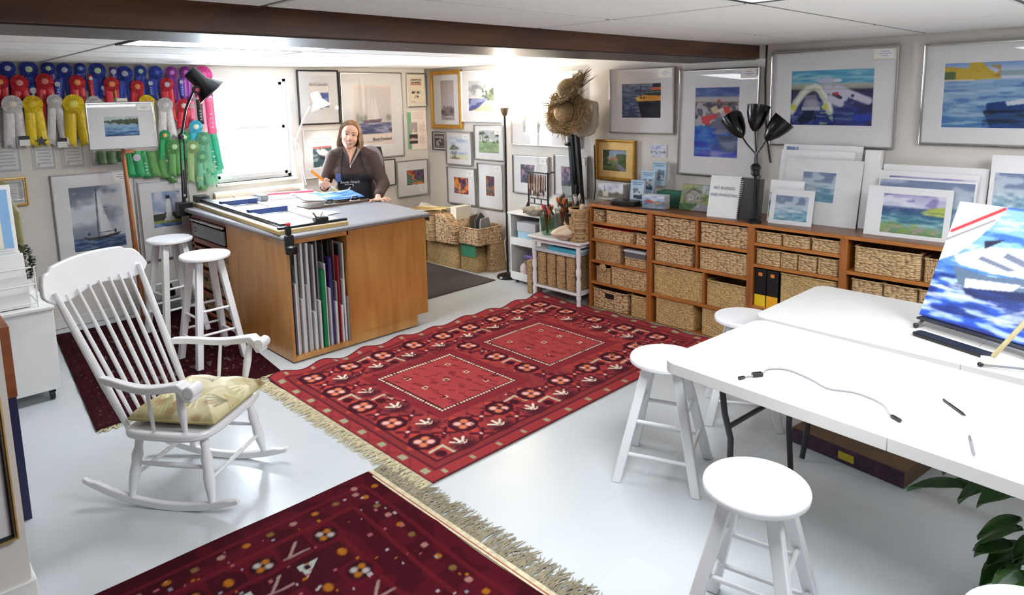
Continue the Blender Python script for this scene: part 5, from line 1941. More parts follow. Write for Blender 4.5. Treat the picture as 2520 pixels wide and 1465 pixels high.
MB().box(-.24, .10, .030, .20, .14, .05).build('red_rim', mat('palette_red', (214, 90, 110), .5), pal, bevel=.004)
for k in range(8):
    MB().lathe([(.018, 0), (.022, .004), (.012, .006)], 12, None, (-.19 + k * .054, -.06, .031)).build('paint_well', mat('paint_%d' % k, [(60, 90, 170), (90, 60, 150), (40, 140, 150), (180, 60, 70), (220, 180, 60), (70, 120, 60), (30, 40, 80), (150, 90, 60)][k], .4), pal)
tt = thing('paint_tubes', 'turquoise paint tube lying behind the watercolour sheet', 'paint tube', (3.36, 6.02, CT + .002), math.radians(-30))
tt.name = 'paint_tube'
MB().tube([(-.07, 0, .016), (.05, 0, .016), (.066, 0, .016)], [.014, .015, .008], 10).build('tube_body', mat('turquoise_tube', (60, 190, 190), .3), tt)
MB().cyl((.064, 0, .016), (.082, 0, .016), .009).build('cap', K['wsat'], tt)
o = thing('paper_roll', 'long roll of off-white paper below the window', 'paper roll', (2.90, 6.60, CT + .001))
MB().tube([(-.45, 0, .042), (.46, 0, .042)], .042, 24).build('roll', K['cream'], o)
MB().cyl((-.455, 0, .042), (-.449, 0, .042), .02).cyl((.459, 0, .042), (.465, 0, .042), .02).build('core', mat('cardboard_core', (170, 140, 100), .8), o)

# ------------------------------------------------------------------ black drafting lamp on the bench's far left corner
bl = thing('drafting_lamp', 'black articulated drafting lamp clamped at the far left of the bench', 'lamp', (2.13, 6.45, CT))
MB().box(-.07, -.06, -.07, .05, .05, .05).build('clamp', K['black'], bl, bevel=.006)
MB().cyl((-.005, 0, .05), (-.005, 0, .10), .016).build('post', K['black'], bl)
for dx in (-.014, .02):
    MB().tube([(dx, 0, .08), (dx + .012, 0, .38), (dx + .02, 0, .62)], .0075, 8).build('lower_arm', K['black'], bl)
MB().tube([(.003, -.012, .12), (.012, -.012, .34)], .010, 8).build('spring', K['dgrey'], bl)
MB().ell((.02, 0, .64), (.03, .02, .03)).build('elbow_joint', K['black'], bl)
MB().tube([(.02, 0, .64), (.075, -.01, .88), (.155, -.02, 1.05)], .011, 8).build('upper_arm', K['black'], bl)
# shade: cup with a flared skirt pointing down to the right
ax = Vector((.62, -.25, -.74)).normalized()
M = ax.to_track_quat('Z', 'Y').to_matrix().to_4x4()
MB().lathe([(.036, -.16), (.060, -.155), (.066, -.12), (.064, -.02), (.085, .01), (.125, .07), (.150, .10), (.145, .104), (.115, .072), (.06, .01)], 30, M, (.24, -.03, 1.10)).build('shade', K['blackg'], bl)
MB().lathe([(.036, 0), (.036, .03)], 20, Matrix.Rotation(PI / 2, 4, 'X'), (.16, -.06, 1.05)).build('pivot', K['black'], bl)
MB().lathe([(.016, 0), (.016, .004)], 16, Matrix.Rotation(PI / 2, 4, 'X'), (.16, -.091, 1.05)).build('red_badge', mat('lamp_red', (214, 60, 80), .4), bl)

# ------------------------------------------------------------------ white desk lamp
wl = thing('desk_lamp', 'white articulated desk lamp beside the window, switched on', 'lamp', (3.33, 6.52, CT))
MB().box(-.03, -.03, -.05, .03, .03, .03).build('clamp', K['white'], wl, bevel=.005)
MB().cyl((0, 0, .03), (0, 0, .07), .012).build('post', K['white'], wl)
for dx in (-.012, .012):
    MB().tube([(dx + .02, 0, .07), (dx - .05, 0, .53)], .006, 8).build('lower_arm', K['white'], wl)
MB().ell((-.05, 0, .54), (.024, .018, .024)).build('elbow_joint', K['white'], wl)
MB().tube([(-.05, 0, .54), (.03, -.02, .74), (.11, -.03, .88)], .009, 8).build('upper_arm', K['white'], wl)
ax = Vector((.30, -.2, -.93)).normalized()
M = ax.to_track_quat('Z', 'Y').to_matrix().to_4x4()
MB().lathe([(.02, -.10), (.045, -.095), (.05, -.06), (.05, -.01), (.075, .025), (.11, .075), (.106, .076), (.07, .022), (.03, -.01)], 30, M, (.19, -.06, .93)).build('shade', K['white'], wl)
bp_ = Vector((.19, -.06, .93)) + ax * .03
MB().ell(bp_, (.028, .028, .03)).build('bulb', emis('desk_bulb', (255, 240, 220), 12), wl)
ld = bpy.data.lights.new('desk_lamp_light', 'SPOT')
ld.energy = DESK_W
ld.color = (1, .93, .82)
ld.spot_size = math.radians(120)
ld.spot_blend = .6
ld.shadow_soft_size = .04
lo = bpy.data.objects.new('desk_lamp_light', ld)
COL.objects.link(lo)
lo.parent = wl
lo.location = bp_ + ax * .05
lo.rotation_euler = ax.to_track_quat('-Z', 'Y').to_euler()

# ------------------------------------------------------------------ floor easel with the lake picture
ez = thing('floor_easel', 'slim brown wooden floor easel standing before the ribbon wall', 'easel', (1.665, 6.18, 0))
MB().bar((-.01, .03, .008), (-.045, .14, 2.0), .020, .028).build('mast', K['easelw'], ez, bevel=.003)
MB().bar((-.015, .12, .008), (-.03, .16, 1.45), .010, .016).build('leg', K['easelw'], ez, bevel=.002)
MB().bar((.03, .30, .008), (-.02, .17, 1.7), .010, .016).build('rear_leg', K['easelw'], ez, bevel=.002)
MB().box(-.04, .035, 1.485, .03, .115, 1.512).build('ledge', K['easelw'], ez, bevel=.003)
MB().box(-.06, .055, 1.905, .02, .16, 1.935).build('top_clip', K['cream'], ez, bevel=.004)
lt = thing('framed_painting', 'white framed lake watercolour displayed on the slim floor easel', 'picture', (1.625, 6.235, 1.714), 0)
lt.rotation_euler = (math.radians(-2), 0, math.radians(-6))
hw, hh = .245, .19
frame_bars(hw, hh, .011, .02, 'frame', K['silver'], lt, .002)
MB().box(-hw + .006, -.004, -hh + .006, hw - .006, -.001, hh - .006).build('backing', K['paper'], lt)
mount_board(hw - .008, hh - .008, -.13, .125, -.09, .075, -.011, K['matb'], lt)
flat_art(p_lake(), -.13, .125, -.09, .075, -.0081, lt)
MB().box(-hw + .009, -.0135, -hh + .009, hw - .009, -.0125, hh - .009).build('glass', K['glass'], lt)
price_card(lt, .115, .225, .115, .168, -.014)

# ================================================================== WOMAN
WM = thing('person', 'woman in a brown zip sweater and black apron, smiling, holding a large paintbrush', 'person', (3.54, 5.90, -.079), math.radians(-31))
WM.scale = (1.042, 1.042, 1.042)


def blob(name, mt, prims, parent, vox=.006, smooth=6, extra=None):
    """overlapping ellipsoids and tapered limbs fused into one skin"""
    m = MB()
    for p in prims:
        if p[0] == 'e':
            m.ell(p[1], p[2], 20, 14, p[3] if len(p) > 3 else None)
        else:
            pts, rs = p[1], p[2]
            m.tube(pts, rs, 14)
            for q, r in ((pts[0], rs[0]), (pts[-1], rs[-1])):
                m.ell(q, (r, r, r), 14, 8)
            for q, r in zip(pts[1:-1], rs[1:-1]):
                m.ell(q, (r, r, r), 14, 8)
    o = m.build(name, mt, parent)
    r = o.modifiers.new('fuse', 'REMESH')
    r.mode = 'VOXEL'
    r.voxel_size = vox
    r.use_smooth_shade = True
    s = o.modifiers.new('smooth', 'SMOOTH')
    s.factor = .5
    s.iterations = smooth
    return o


HR = Matrix.Rotation(math.radians(9), 4, 'Y') @ Matrix.Rotation(math.radians(-3), 4, 'X')
HC = Vector((-.005, -.02, 1.555))


def hp(x, y, z):
    """head-local point -> figure-local"""
    return tuple(HC + (HR @ Vector((x, y, z))))


def E(x, y, z, rx, ry, rz_):
    return ('e', hp(x, y, z), (rx, ry, rz_), HR)


LS, LE, LW = (.185, .0, 1.335), (.275, -.17, 1.10), (.215, -.445, 1.030)
RS, RE, RW = (-.165, -.01, 1.36), (-.255, -.06, 1.13), (-.255, -.235, 1.10)
body = [E(0, .01, .03, .083, .10, .098), E(0, -.025, -.035, .070, .075, .085), E(0, -.055, -.095, .036, .034, .028), E(.040, -.058, -.038, .028, .028, .028), E(-.040, -.058, -.038, .028, .028, .028),
        E(0, -.098, -.018, .013, .014, .030), E(0, -.108, -.032, .017, .014, .013), E(.083, .01, -.01, .012, .02, .03), E(-.083, .01, -.01, .012, .02, .03), E(0, -.028, .030, .075, .070, .080),
        ('t', [hp(0, .015, -.09), (.0, .01, 1.40), (.0, .0, 1.33)], [.056, .058, .07]),
        ('t', [(0, 0, 1.33), (.01, .0, 1.1), (.03, .02, .85)], [.09, .10, .12]),
        ('t', [LS, LE, LW], [.045, .038, .027]), ('t', [RS, RE, RW], [.045, .038, .028]), ('t', [RS, (0, 0, 1.33), LS], [.045, .07, .045]),
        ('t', [(.10, .0, .83), (.13, -.42, .80), (.12, -.40, .42), (.12, -.36, .30)], [.085, .07, .05, .04]), ('t', [(-.06, .0, .83), (-.10, -.42, .80), (-.10, -.40, .42), (-.10, -.36, .30)], [.085, .07, .05, .04])]
# left hand flat on the counter, fingers splayed to the right
pb = Vector((.205, -.50, 1.004))
body += [('e', tuple(pb), (.046, .036, .016)), ('t', [LW, tuple(pb + Vector((0, .02, .008)))], [.026, .022])]
for k, (a, L_) in enumerate(((-.95, .060), (-.55, .078), (-.18, .084), (.18, .076))):
    d = Vector((math.cos(a), math.sin(a) * 1.0 - .25, 0)).normalized()
    s = pb + Vector((.018 + .008 * k, -.024 + .013 * k, .002))
    body.append(('t', [tuple(s), tuple(s + d * L_ * .5 + Vector((0, 0, .008))), tuple(s + d * L_ + Vector((0, 0, -.010)))], [.0105, .0095, .0075]))
s = pb + Vector((-.03, -.008, 0))
body.append(('t', [tuple(s), tuple(s + Vector((-.03, -.03, .002))), tuple(s + Vector((-.042, -.055, -.010)))], [.0125, .011, .0085]))
# right hand closed on the brush
B0, B1 = Vector((-.395, -.255, 1.29)), Vector((-.128, -.285, 1.055))
bd = (B1 - B0).normalized()
gc = B0.lerp(B1, .60)
body += [('e', tuple(gc + Vector((-.012, .034, -.018))), (.040, .028, .042)), ('t', [RW, tuple(gc + Vector((-.012, .04, -.015)))], [.028, .026])]
side = Vector((0, -1, 0)).cross(bd).normalized()
for k in range(4):
    p = gc + bd * (-.030 + k * .020) + Vector((0, .012, -.004))
    a = p + Vector((-.030, .018, -.020))
    b_ = p + Vector((-.026, -.020, -.022))
    c_ = p + Vector((.004, -.030, -.006))
    e_ = p + Vector((.018, -.016, .012))
    body.append(('t', [tuple(a), tuple(b_), tuple(c_), tuple(e_)], [.0105, .010, .0095, .008]))
p = gc + Vector((-.014, .018, .020))
body.append(('t', [tuple(p), tuple(p + Vector((.012, -.026, .016))), tuple(p + Vector((.040, -.042, .004)))], [.0125, .011, .009]))
bo = blob('body', K['skin'], body, WM, .0045, 5)

SWM = mat('brown_knit', (70, 52, 48), .9, var=.08, scale=60, bump=.4, bscale=300)
sw = [('t', [(-.16, .005, 1.36), (-.10, .0, 1.385), (.0, .0, 1.38), (.10, .0, 1.375), (.18, .01, 1.335)], [.068, .075, .085, .075, .068]),
      ('e', (0, -.02, 1.22), (.175, .135, .19)), ('e', (-.08, -.085, 1.20), (.10, .085, .09)), ('e', (.10, -.085, 1.19), (.105, .085, .09)), ('e', (.02, -.02, 1.02), (.195, .17, .20)), ('e', (.03, .0, .86), (.22, .17, .14)),
      ('t', [LS, LE, Vector(LE).lerp(Vector(LW), .92)], [.072, .062, .045]), ('t', [RS, RE, Vector(RE).lerp(Vector(RW), .80)], [.070, .060, .046]),
      ('t', [(.055, .055, 1.425), (-.05, .055, 1.43)], [.036, .036])]
so = blob('sweater', SWM, sw, WM, .008, 5)
# open collar: skin V at the throat, pale collar lining and zip
MB().grid(lambda u, v: ((u - .5) * .125 * (1 - v) - .006 - .012 * v, -.048 - .098 * v - .022 * math.sin(u * PI), 1.452 - .155 * v), 8, 8).build('throat', K['skin'], WM, solid=.003)
COLM = mat('collar_lining', (150, 140, 142), .8)
MB().tube([(-.064, -.02, 1.46), (-.062, -.075, 1.425), (-.035, -.13, 1.36), (-.018, -.158, 1.285)], [.010, .011, .009, .006], 8).build('collar', SWM, WM)
MB().tube([(.064, -.02, 1.455), (.066, -.08, 1.42), (.03, -.135, 1.355), (-.014, -.160, 1.285)], [.010, .013, .010, .006], 8).build('collar', COLM, WM)
MB().tube([(-.016, -.160, 1.29), (-.018, -.168, 1.265)], .004, 6).build('zip_pull', K['silver'], WM)
ELL = [((0, -.02, 1.22), (.175, .135, .19)), ((-.08, -.085, 1.20), (.10, .085, .09)), ((.10, -.085, 1.19), (.105, .085, .09)), ((.02, -.02, 1.02), (.195, .17, .20)), ((.03, 0, .86), (.22, .17, .14))]


def front(x, z):
    y = .05
    for (cx, cy, cz), (rx, ry, rz_) in ELL:
        q = 1 - ((x - cx) / rx) ** 2 - ((z - cz) / rz_) ** 2
        if q > 0:
            y = min(y, cy - ry * math.sqrt(q))
    return y


APM = mat('black_apron', (24, 26, 34), .8, var=.15, scale=30, bump=.2)
ap = MB()
ap.grid(lambda u, v: ((u - .5) * (.27 + .12 * v) + .012, min(front((u - .5) * (.27 + .12 * v) + .012, 1.20 - .46 * v), -.10) - .016, 1.20 - .46 * v), 18, 24)
apo = ap.build('apron', APM, WM, solid=.004)
for sx in (-1, 1):
    MB().tube([(sx * .115 + .012, front(sx * .115, 1.2) - .014, 1.20), (sx * .10, front(sx * .1, 1.27) - .012, 1.27), (sx * .085, -.09, 1.385), (sx * .075, -.01, 1.44)], [.009, .008, .008, .007], 6).build('apron_strap', APM, WM)
MB().box(-.15, -.19, 1.14, -.105, -.175, 1.215).build('apron_side', mat('blue_denim', (72, 86, 140), .8), WM, bevel=.004)
fy = front(-.03, 1.10) - .022
text('Annie Strack', .034, K['lwhite'], apo, (-.03, fy - .004, 1.135), shear=.3)
em = MB()
for q in range(5):
    em.box(-.075 + q * .016, fy - .003, 1.110, -.064 + q * .016, fy - .0015, 1.116)
em.box(-.003, fy - .003, 1.065, .003, fy - .0015, 1.115).prism([(-.05, 1.065), (.0, 1.062), (-.012, 1.08), (-.03, 1.09), (-.045, 1.08)], 0, .0015, Matrix(((1, 0, 0, 0), (0, 0, -1, fy - .0015), (0, 1, 0, 0), (0, 0, 0, 1))))
em.build('emblem', K['lwhite'], apo)
JN = mat('dark_trousers', (34, 36, 46), .85)
blob('trousers', JN, [('t', [(.10, .0, .83), (.13, -.42, .80), (.12, -.40, .42), (.12, -.36, .30)], [.10, .082, .062, .055]), ('t', [(-.06, .0, .83), (-.10, -.42, .80), (-.10, -.40, .42), (-.10, -.36, .30)], [.10, .082, .062, .055]), ('e', (.02, .02, .84), (.17, .14, .11))], WM, .012, 4)
for x in (.12, -.10):
    MB().ell((x, -.40, .255), (.045, .11, .045)).build('shoe', K['black'], WM)
# hair: crown, back and side locks
HM = mat('brown_hair', (112, 84, 62), .45, var=.35, scale=40, stretch=(1, 1, .15))
HL = mat('blonde_hair', (164, 118, 72), .4, var=.25, scale=40, stretch=(1, 1, .15))
hair = [E(0, .028, .055, .094, .098, .086), E(0, .06, -.01, .094, .065, .12), ('t', [hp(.06, .05, .05), hp(.098, .035, -.05), hp(.104, .03, -.12)], [.045, .036, .028]),
        ('t', [hp(-.05, .06, .04), hp(-.082, .05, -.06), hp(-.078, .05, -.12)], [.045, .034, .026]), ('t', [hp(0, .09, .02), hp(0, .09, -.13)], [.06, .055])]
ho = blob('hair', HM, hair, WM, .006, 4)
hr_ = random.Random(77)
mh, ml = MB(), MB()
for k in range(190):
    f = hr_.random()
    s_ = 1 if k % 5 < 3 else -1
    y0, y1 = -.070 + .165 * f, (-.040 if s_ > 0 else -.012) + .12 * f
    a0, a1 = -.36, s_ * 1.62
    lift = hr_.uniform(0, .008)
    pts = []
    for q in range(6):
        tq = q / 5
        an = a0 + (a1 - a0) * tq
        y = y0 + (y1 - y0) * tq
        sl = math.sqrt(max(.06, 1 - ((y - .015) / .112) ** 2))
        pts.append(hp((.092 + lift) * sl * math.sin(an), y, .032 + (.104 + lift) * sl * math.cos(an)))
    xe = s_ * (.092 + lift) * math.sqrt(max(.06, 1 - ((y1 - .015) / .112) ** 2))
    xe = s_ * max(abs(xe), .080)
    j = hr_.uniform(-.006, .006)
    if s_ > 0:
        pts += [hp(xe + .010 + j, y1, -.045), hp(xe + .020 + j, y1 - .004, -.10), hp(xe + .012 + j * 3, y1 - .012, -.150 + hr_.uniform(-.012, .02))]
    else:
        pts += [hp(xe - .004 + j, y1 + .006, -.035), hp(xe - .006 + j, y1 + .012, -.085), hp(xe + .002 + j * 3, y1 + .012, -.125 + hr_.uniform(-.015, .02))]
    n_ = len(pts)
    (ml if (s_ > 0 and hr_.random() < .45) else mh).tube(pts, [.003] + [.0058] * (n_ - 2) + [.0012], 5)
tag(mh.build('brown_strands', HM, ho), kind='stuff')
tag(ml.build('blonde_strands', HL, ho), kind='stuff')
# face details
EW, IR = mat('eye_white', (240, 238, 236), .2), mat('iris', (62, 48, 42), .15)
LIP, TEE, BRW = mat('lips', (190, 96, 92), .4), mat('teeth', (244, 240, 232), .25), mat('eyebrow', (120, 88, 66), .8)
for sx in (-1, 1):
    ey = MB().ell(hp(sx * .032, -.0845, .004), (.0145, .010, .0072), 14, 10, HR).build('eye', EW, WM)
    MB().ell(hp(sx * .032 - .001, -.0930, .0045), (.0062, .003, .0062), 12, 8, HR).build('iris', IR, ey)
    MB().tube([hp(sx * .015, -.0915, .004), hp(sx * .024, -.0955, .0105), hp(sx * .034, -.0955, .0125), hp(sx * .049, -.0855, .0055)], [.0016, .0026, .0028, .0016], 6).build('upper_lid', BRW, ey)
    MB().tube([hp(sx * .014, -.0985, .027), hp(sx * .034, -.0995, .0335), hp(sx * .054, -.0875, .027)], [.0025, .003, .0018], 6).build('eyebrow', BRW, WM)
    MB().ell(hp(sx * .090, -.0, -.058), (.005, .005, .013), 10, 8).build('earring', K['silver'], WM)
MB().tube([hp(-.026, -.0855, -.0585), hp(-.012, -.0985, -.0655), hp(0, -.1010, -.068), hp(.012, -.0985, -.0655), hp(.026, -.0855, -.0585)], [.002, .006, .0068, .006, .002], 8).build('teeth', TEE, WM)
MB().tube([hp(-.034, -.080, -.0535), hp(-.014, -.0995, -.0600), hp(0, -.103, -.0615), hp(.014, -.0995, -.0600), hp(.034, -.080, -.0535)], [.0015, .0026, .003, .0026, .0015], 6).build('upper_lip', LIP, WM)
MB().tube([hp(-.034, -.080, -.0535), hp(-.017, -.0975, -.0715), hp(0, -.1015, -.0775), hp(.017, -.0975, -.0715), hp(.034, -.080, -.0535)], [.0015, .003, .004, .003, .0015], 6).build('lower_lip', LIP, WM)
MB().lathe([(.0085, 0), (.0085, .004)], 12, Matrix.Rotation(PI / 2, 4, 'Y'), tuple(pb + Vector((.055, -.01, .006)))).build('ring', K['silver'], WM)

# the big brush in her hand
bh = thing('paintbrush', 'oversized orange handled paintbrush held in the woman\'s raised hand', 'paintbrush', WM.location, math.radians(-31))
bh.scale = WM.scale
q0 = B0.lerp(B1, .12)
q1 = B0.lerp(B1, .70)
MB().tube([B0, B0.lerp(B1, .05), q0], [.006, .010, .012], 10).build('handle_tip', K['wsat'], bh)
MB().tube([q0, B0.lerp(B1, .4), q1], [.012, .0135, .010], 12).build('handle', mat('orange_lacquer', (236, 140, 36), .25, coat=.5), bh)
MB().tube([q1, B0.lerp(B1, .84)], [.0105, .012], 12).build('ferrule', K['wsat'], bh)
MB().tube([B0.lerp(B1, .84), B0.lerp(B1, .93), B1], [.012, .015, .003], 10).build('bristles', mat('pale_bristles', (222, 214, 150), .8), bh)

# office chair behind her
oc = thing('office_chair', 'grey upholstered drafting chair under the seated woman', 'office chair', (3.65, 6.07, .012), math.radians(-31))
GRY = mat('grey_upholstery', (140, 134, 142), .9, bump=.3, bscale=400)
bk = blob('backrest', GRY, [('e', (.17, .20, 1.21), (.15, .045, .20)), ('e', (.17, .21, 1.06), (.17, .045, .16))], oc, .008, 6)
MB().grid(lambda u, v: (.17 + (u - .5) * .34 * (1 - .25 * v * v), .235 + .02 * (1 - (2 * u - 1) ** 2), .92 + .46 * v), 10, 10).build('back_shell', K['black'], oc, solid=.012)
MB().prism(rounded(-.25, -.24, .25, .22, .08), .63, .70).build('seat', GRY, oc, bevel=.02)
MB().bar((.12, .20, .64), (.17, .26, 1.05), .05, .015).build('back_bracket', K['black'], oc)
MB().cyl((0, 0, .08), (0, 0, .63), .028).build('gas_column', K['black'], oc)
MB().lathe([(.21, 0), (.215, 0), (.215, .012), (.21, .012)], 30, None, (0, 0, .24), caps=False).build('foot_ring', K['chrome'], oc, solid=.01)
for k in range(5):
    a = 2 * PI * k / 5
    MB().bar((0, 0, .09), (math.cos(a) * .29, math.sin(a) * .29, .065), .05, .03).build('base_arm', K['black'], oc, bevel=.006)
    MB().cyl((math.cos(a) * .28 - math.sin(a) * .02, math.sin(a) * .28 + math.cos(a) * .02, .028), (math.cos(a) * .28 + math.sin(a) * .02, math.sin(a) * .28 - math.cos(a) * .02, .028), .027).build('caster', K['black'], oc)

# ================================================================== LOW SHELF UNITS
SX0, SX1 = 4.60, 5.06
UN = [(3.775, 3.14, [.778, .628, .434, .240], 'low orange pine shelf unit of five tiers nearest the corner'),
      (3.14, 2.268, [.733, .527, .250], 'low orange pine shelf unit of four tiers with the largest baskets'),
      (2.268, 1.625, [.797, .640, .33], 'low orange pine shelf unit holding the two black binders'),
      (1.625, .55, [.697, .45, .2], 'low orange pine shelf unit at the right behind the boat painting')]
for y1, y0, hs, lab in UN:
    t = thing('shelf_unit', lab, 'shelf', (4.83, (y0 + y1) / 2, 0), 0, 'low shelf units along the right wall')
    MB().box(SX0, y0, .918, SX1, y1, .942).build('top_board', K['shelfx'], t, world=True, bevel=.002)
    MB().box(SX0 + .012, y0 + .001, .942, SX1, y1 - .001, .9435).build('top_surface', K['shelftop'], t, world=True)
    for y in (y0, y1 - .024):
        MB().box(SX0, y, 0, SX1, y + .024, .918).build('upright', K['shelfz'], t, world=True, bevel=.002)
    for h in hs:
        MB().box(SX0 + .003, y0 + .024, h - .011, SX1, y1 - .024, h + .011).build('shelf_board', K['shelfx'], t, world=True, bevel=.0015)
    MB().box(SX0 + .02, y0 + .024, .0, SX1, y1 - .024, .016).build('bottom_board', K['shelfz'], t, world=True)
    MB().box(SX1 - .008, y0 + .024, .016, SX1, y1 - .024, .918).build('back_panel', K['shelfz'], t, world=True)
# partition boards standing between baskets in the second unit
BK = []   # y_left(far), y_right, z0, z1, material, label, hole, depth offset


def basket(yl, yr, z0, z1, mt, lab, hole=False, off=.02, depth=.36, grp='baskets on the low shelves', lip=True, x0=None, taper=.0):
    w_, h = yl - yr, z1 - z0
    xf = (SX0 + off) if x0 is None else x0
    t = thing('storage_basket', lab, 'basket', (xf, (yl + yr) / 2, z0), 0, grp)
    # hollow tray with thick woven sides
    th = .012
    o_ = rounded(0, -w_ / 2, depth, w_ / 2, .018, 3)
    i_ = rounded(th, -w_ / 2 + th, depth - th, w_ / 2 - th, .012, 3)
    n = len(o_)
    k = 1 - taper
    sc = lambda p: ((p[0] - depth / 2) * k + depth / 2, p[1] * k)
    v = [(*sc(p), 0) for p in o_] + [(*p, h) for p in o_] + [(*p, h) for p in i_] + [(*sc(p), .012) for p in i_]
    f = [tuple(reversed(range(n)))]
    for a, b_ in ((0, n), (n, 2 * n), (2 * n, 3 * n)):
        f += [(a + q, a + (q + 1) % n, b_ + (q + 1) % n, b_ + q) for q in range(n)]
    f.append(tuple(range(3 * n, 4 * n)))
    MB().add(v, f).build('body', K[mt], t, ang=50)
    if lip:
        MB().tube([(p[0], p[1], h - .004) for p in o_] + [(o_[0][0], o_[0][1] + .0005, h - .004)], .0065, 6).build('rim', K[mt], t)
    if hole:
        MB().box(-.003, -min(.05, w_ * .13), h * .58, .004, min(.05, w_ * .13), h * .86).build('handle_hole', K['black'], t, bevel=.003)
    return t


B_ = basket
B_(3.745, 3.632, .790, .895, 'wickb', 'small square basket at the top left of the first shelf unit')
B_(3.602, 3.172, .790, .898, 'wick', 'long low basket on the top tier of the first shelf unit')
B_(3.742, 3.320, .640, .735, 'wick', 'low tray basket with red contents on the second tier')
B_(3.290, 3.172, .640, .740, 'wickb', 'small basket at the right end of the second tier')
B_(3.722, 3.452, .446, .610, 'wicku', 'tall vertically woven basket on the third tier')
B_(3.404, 3.186, .446, .520, 'wick', 'small basket with a grey lidded box on top, third tier')
B_(3.712, 3.560, .252, .385, 'wicku', 'lidded basket with a round clasp on the fourth tier')
B_(3.545, 3.168, .252, .412, 'wick', 'wide basket on the fourth tier of the first shelf unit')
B_(3.745, 3.372, .018, .186, 'wickb', 'coarse basket with a handle hole on the bottom tier', True)
B_(3.336, 3.166, .018, .200, 'wickf', 'smooth narrow basket on the bottom tier of the first unit')
B_(3.104, 2.730, .746, .906, 'wickb', 'left basket on the top tier of the widest shelf unit')
B_(2.690, 2.298, .746, .903, 'wickb', 'right basket on the top tier of the widest shelf unit')
B_(3.103, 2.757, .540, .696, 'wick', 'left basket on the second tier of the widest shelf unit')
B_(2.693, 2.296, .540, .702, 'wick', 'right basket on the second tier of the widest shelf unit')
B_(3.110, 2.658, .263, .500, 'wickf', 'largest woven basket, left on the third tier of the widest unit')
B_(2.628, 2.297, .263, .460, 'wickf', 'shorter basket, right on the third tier of the widest unit')
B_(3.088, 2.740, .018, .236, 'wickf', 'smooth golden basket at the bottom left of the widest unit')
B_(2.664, 2.300, .018, .234, 'wickf', 'basket at the bottom right of the widest unit behind the stool')
for k, (a, b_) in enumerate(((2.242, 2.058), (2.045, 1.860), (1.842, 1.655))):
    B_(a, b_, .810, .893, 'wick', ['left', 'middle', 'right'][k] + ' of three small trays on the top tier above the binders')
for k, (a, b_) in enumerate(((2.236, 2.060), (2.054, 1.938), (1.930, 1.806), (1.798, 1.665))):
    B_(a, b_, .653, .765, 'wick', ['first', 'second', 'third', 'fourth'][k] + ' small basket from the left in the row above the binders')
B_(2.050, 1.668, .345, .615, 'wickf', 'square basket right of the two black binders')
B_(1.565, 1.180, .711, .878, 'wick', 'wide basket on the top tier behind the boat painting')
B_(1.160, .80, .711, .862, 'wicku', 'basket half hidden behind the boat painting')
for k, (a, b_) in enumerate(((1.575, 1.388), (1.380, 1.190), (1.180, .98))):
    B_(a, b_, .463, .660, 'wick', ['left', 'middle', 'right'][k] + ' low basket under the top tier behind the folding table')
for k, (a, b_) in enumerate(((2.24, 1.95), (1.93, 1.66))):
    B_(a, b_, .018, .25, 'wickf', ['left', 'right'][k] + ' bottom basket below the binders, mostly hidden by the table')
# clasp disc of the lidded basket, red cloth, grey box, stand-alone uprights
o = MB().lathe([(.036, 0), (.038, .006), (.02, .012)], 18, Matrix.Rotation(-PI / 2, 4, 'Y'), (SX0 + .012, 3.625, .388)).build('clasp_disc', K['wicku'])
tag(o, 'round woven disc hanging at the top of the lidded basket', 'disc')
m = MB()
m.grid(lambda u, v: (SX0 + .04 + u * .28, 3.72 - v * .38, .722 + .024 * math.sin(u * 3) + .006 * math.sin(v * 25)), 10, 14)
tag(m.build('red_cloth', mat('red_fabric', (206, 32, 34), .7), solid=.006), 'red folded cloth in the tray on the second tier', 'cloth')
t = thing('lidded_box', 'dark grey lidded box resting on the small basket, third tier', 'box', (SX0 + .14, 3.295, .5205))
MB().box(-.12, -.108, 0, .14, .108, .05).build('box_body', BM['dark grey'], t, bevel=.003)
MB().box(-.125, -.113, .045, .145, .113, .062).build('lid', BM['pale grey'], t, bevel=.003)
m = MB()
for x, y in ((2.71, .746), (2.71, .540), (2.643, .263)):
    MB().box(SX0 + .006, x - .008, y, SX1 - .01, x + .008, y + {.746: .17, .540: .185, .263: .255}[y]).build('shelf_upright_board', K['shelfz'], bpy.data.objects['shelf_unit.001'], world=True)
for k, y in enumerate((2.195, 2.105)):
    t = thing('binder', ['left', 'right'][k] + ' black ring binder with a yellow label band', 'binder', (SX0 + .02, y, .341), 0, 'black binders on the shelf')
    MB().box(0, -.042, 0, .28, .042, .275).build('cover', K['black'], t, bevel=.004)
    MB().box(-.0015, -.041, .0, .002, .041, .085).build('yellow_band', mat('yellow_label', (236, 196, 24) if k == 0 else (236, 168, 30), .5), t)
    MB().box(-.0015, -.014, .225, .002, .014, .25).build('orange_tab', mat('orange_tab', (230, 130, 40), .5), t)

# ------------------------------------------------------------------ things standing on the shelf units
ZT = .9445


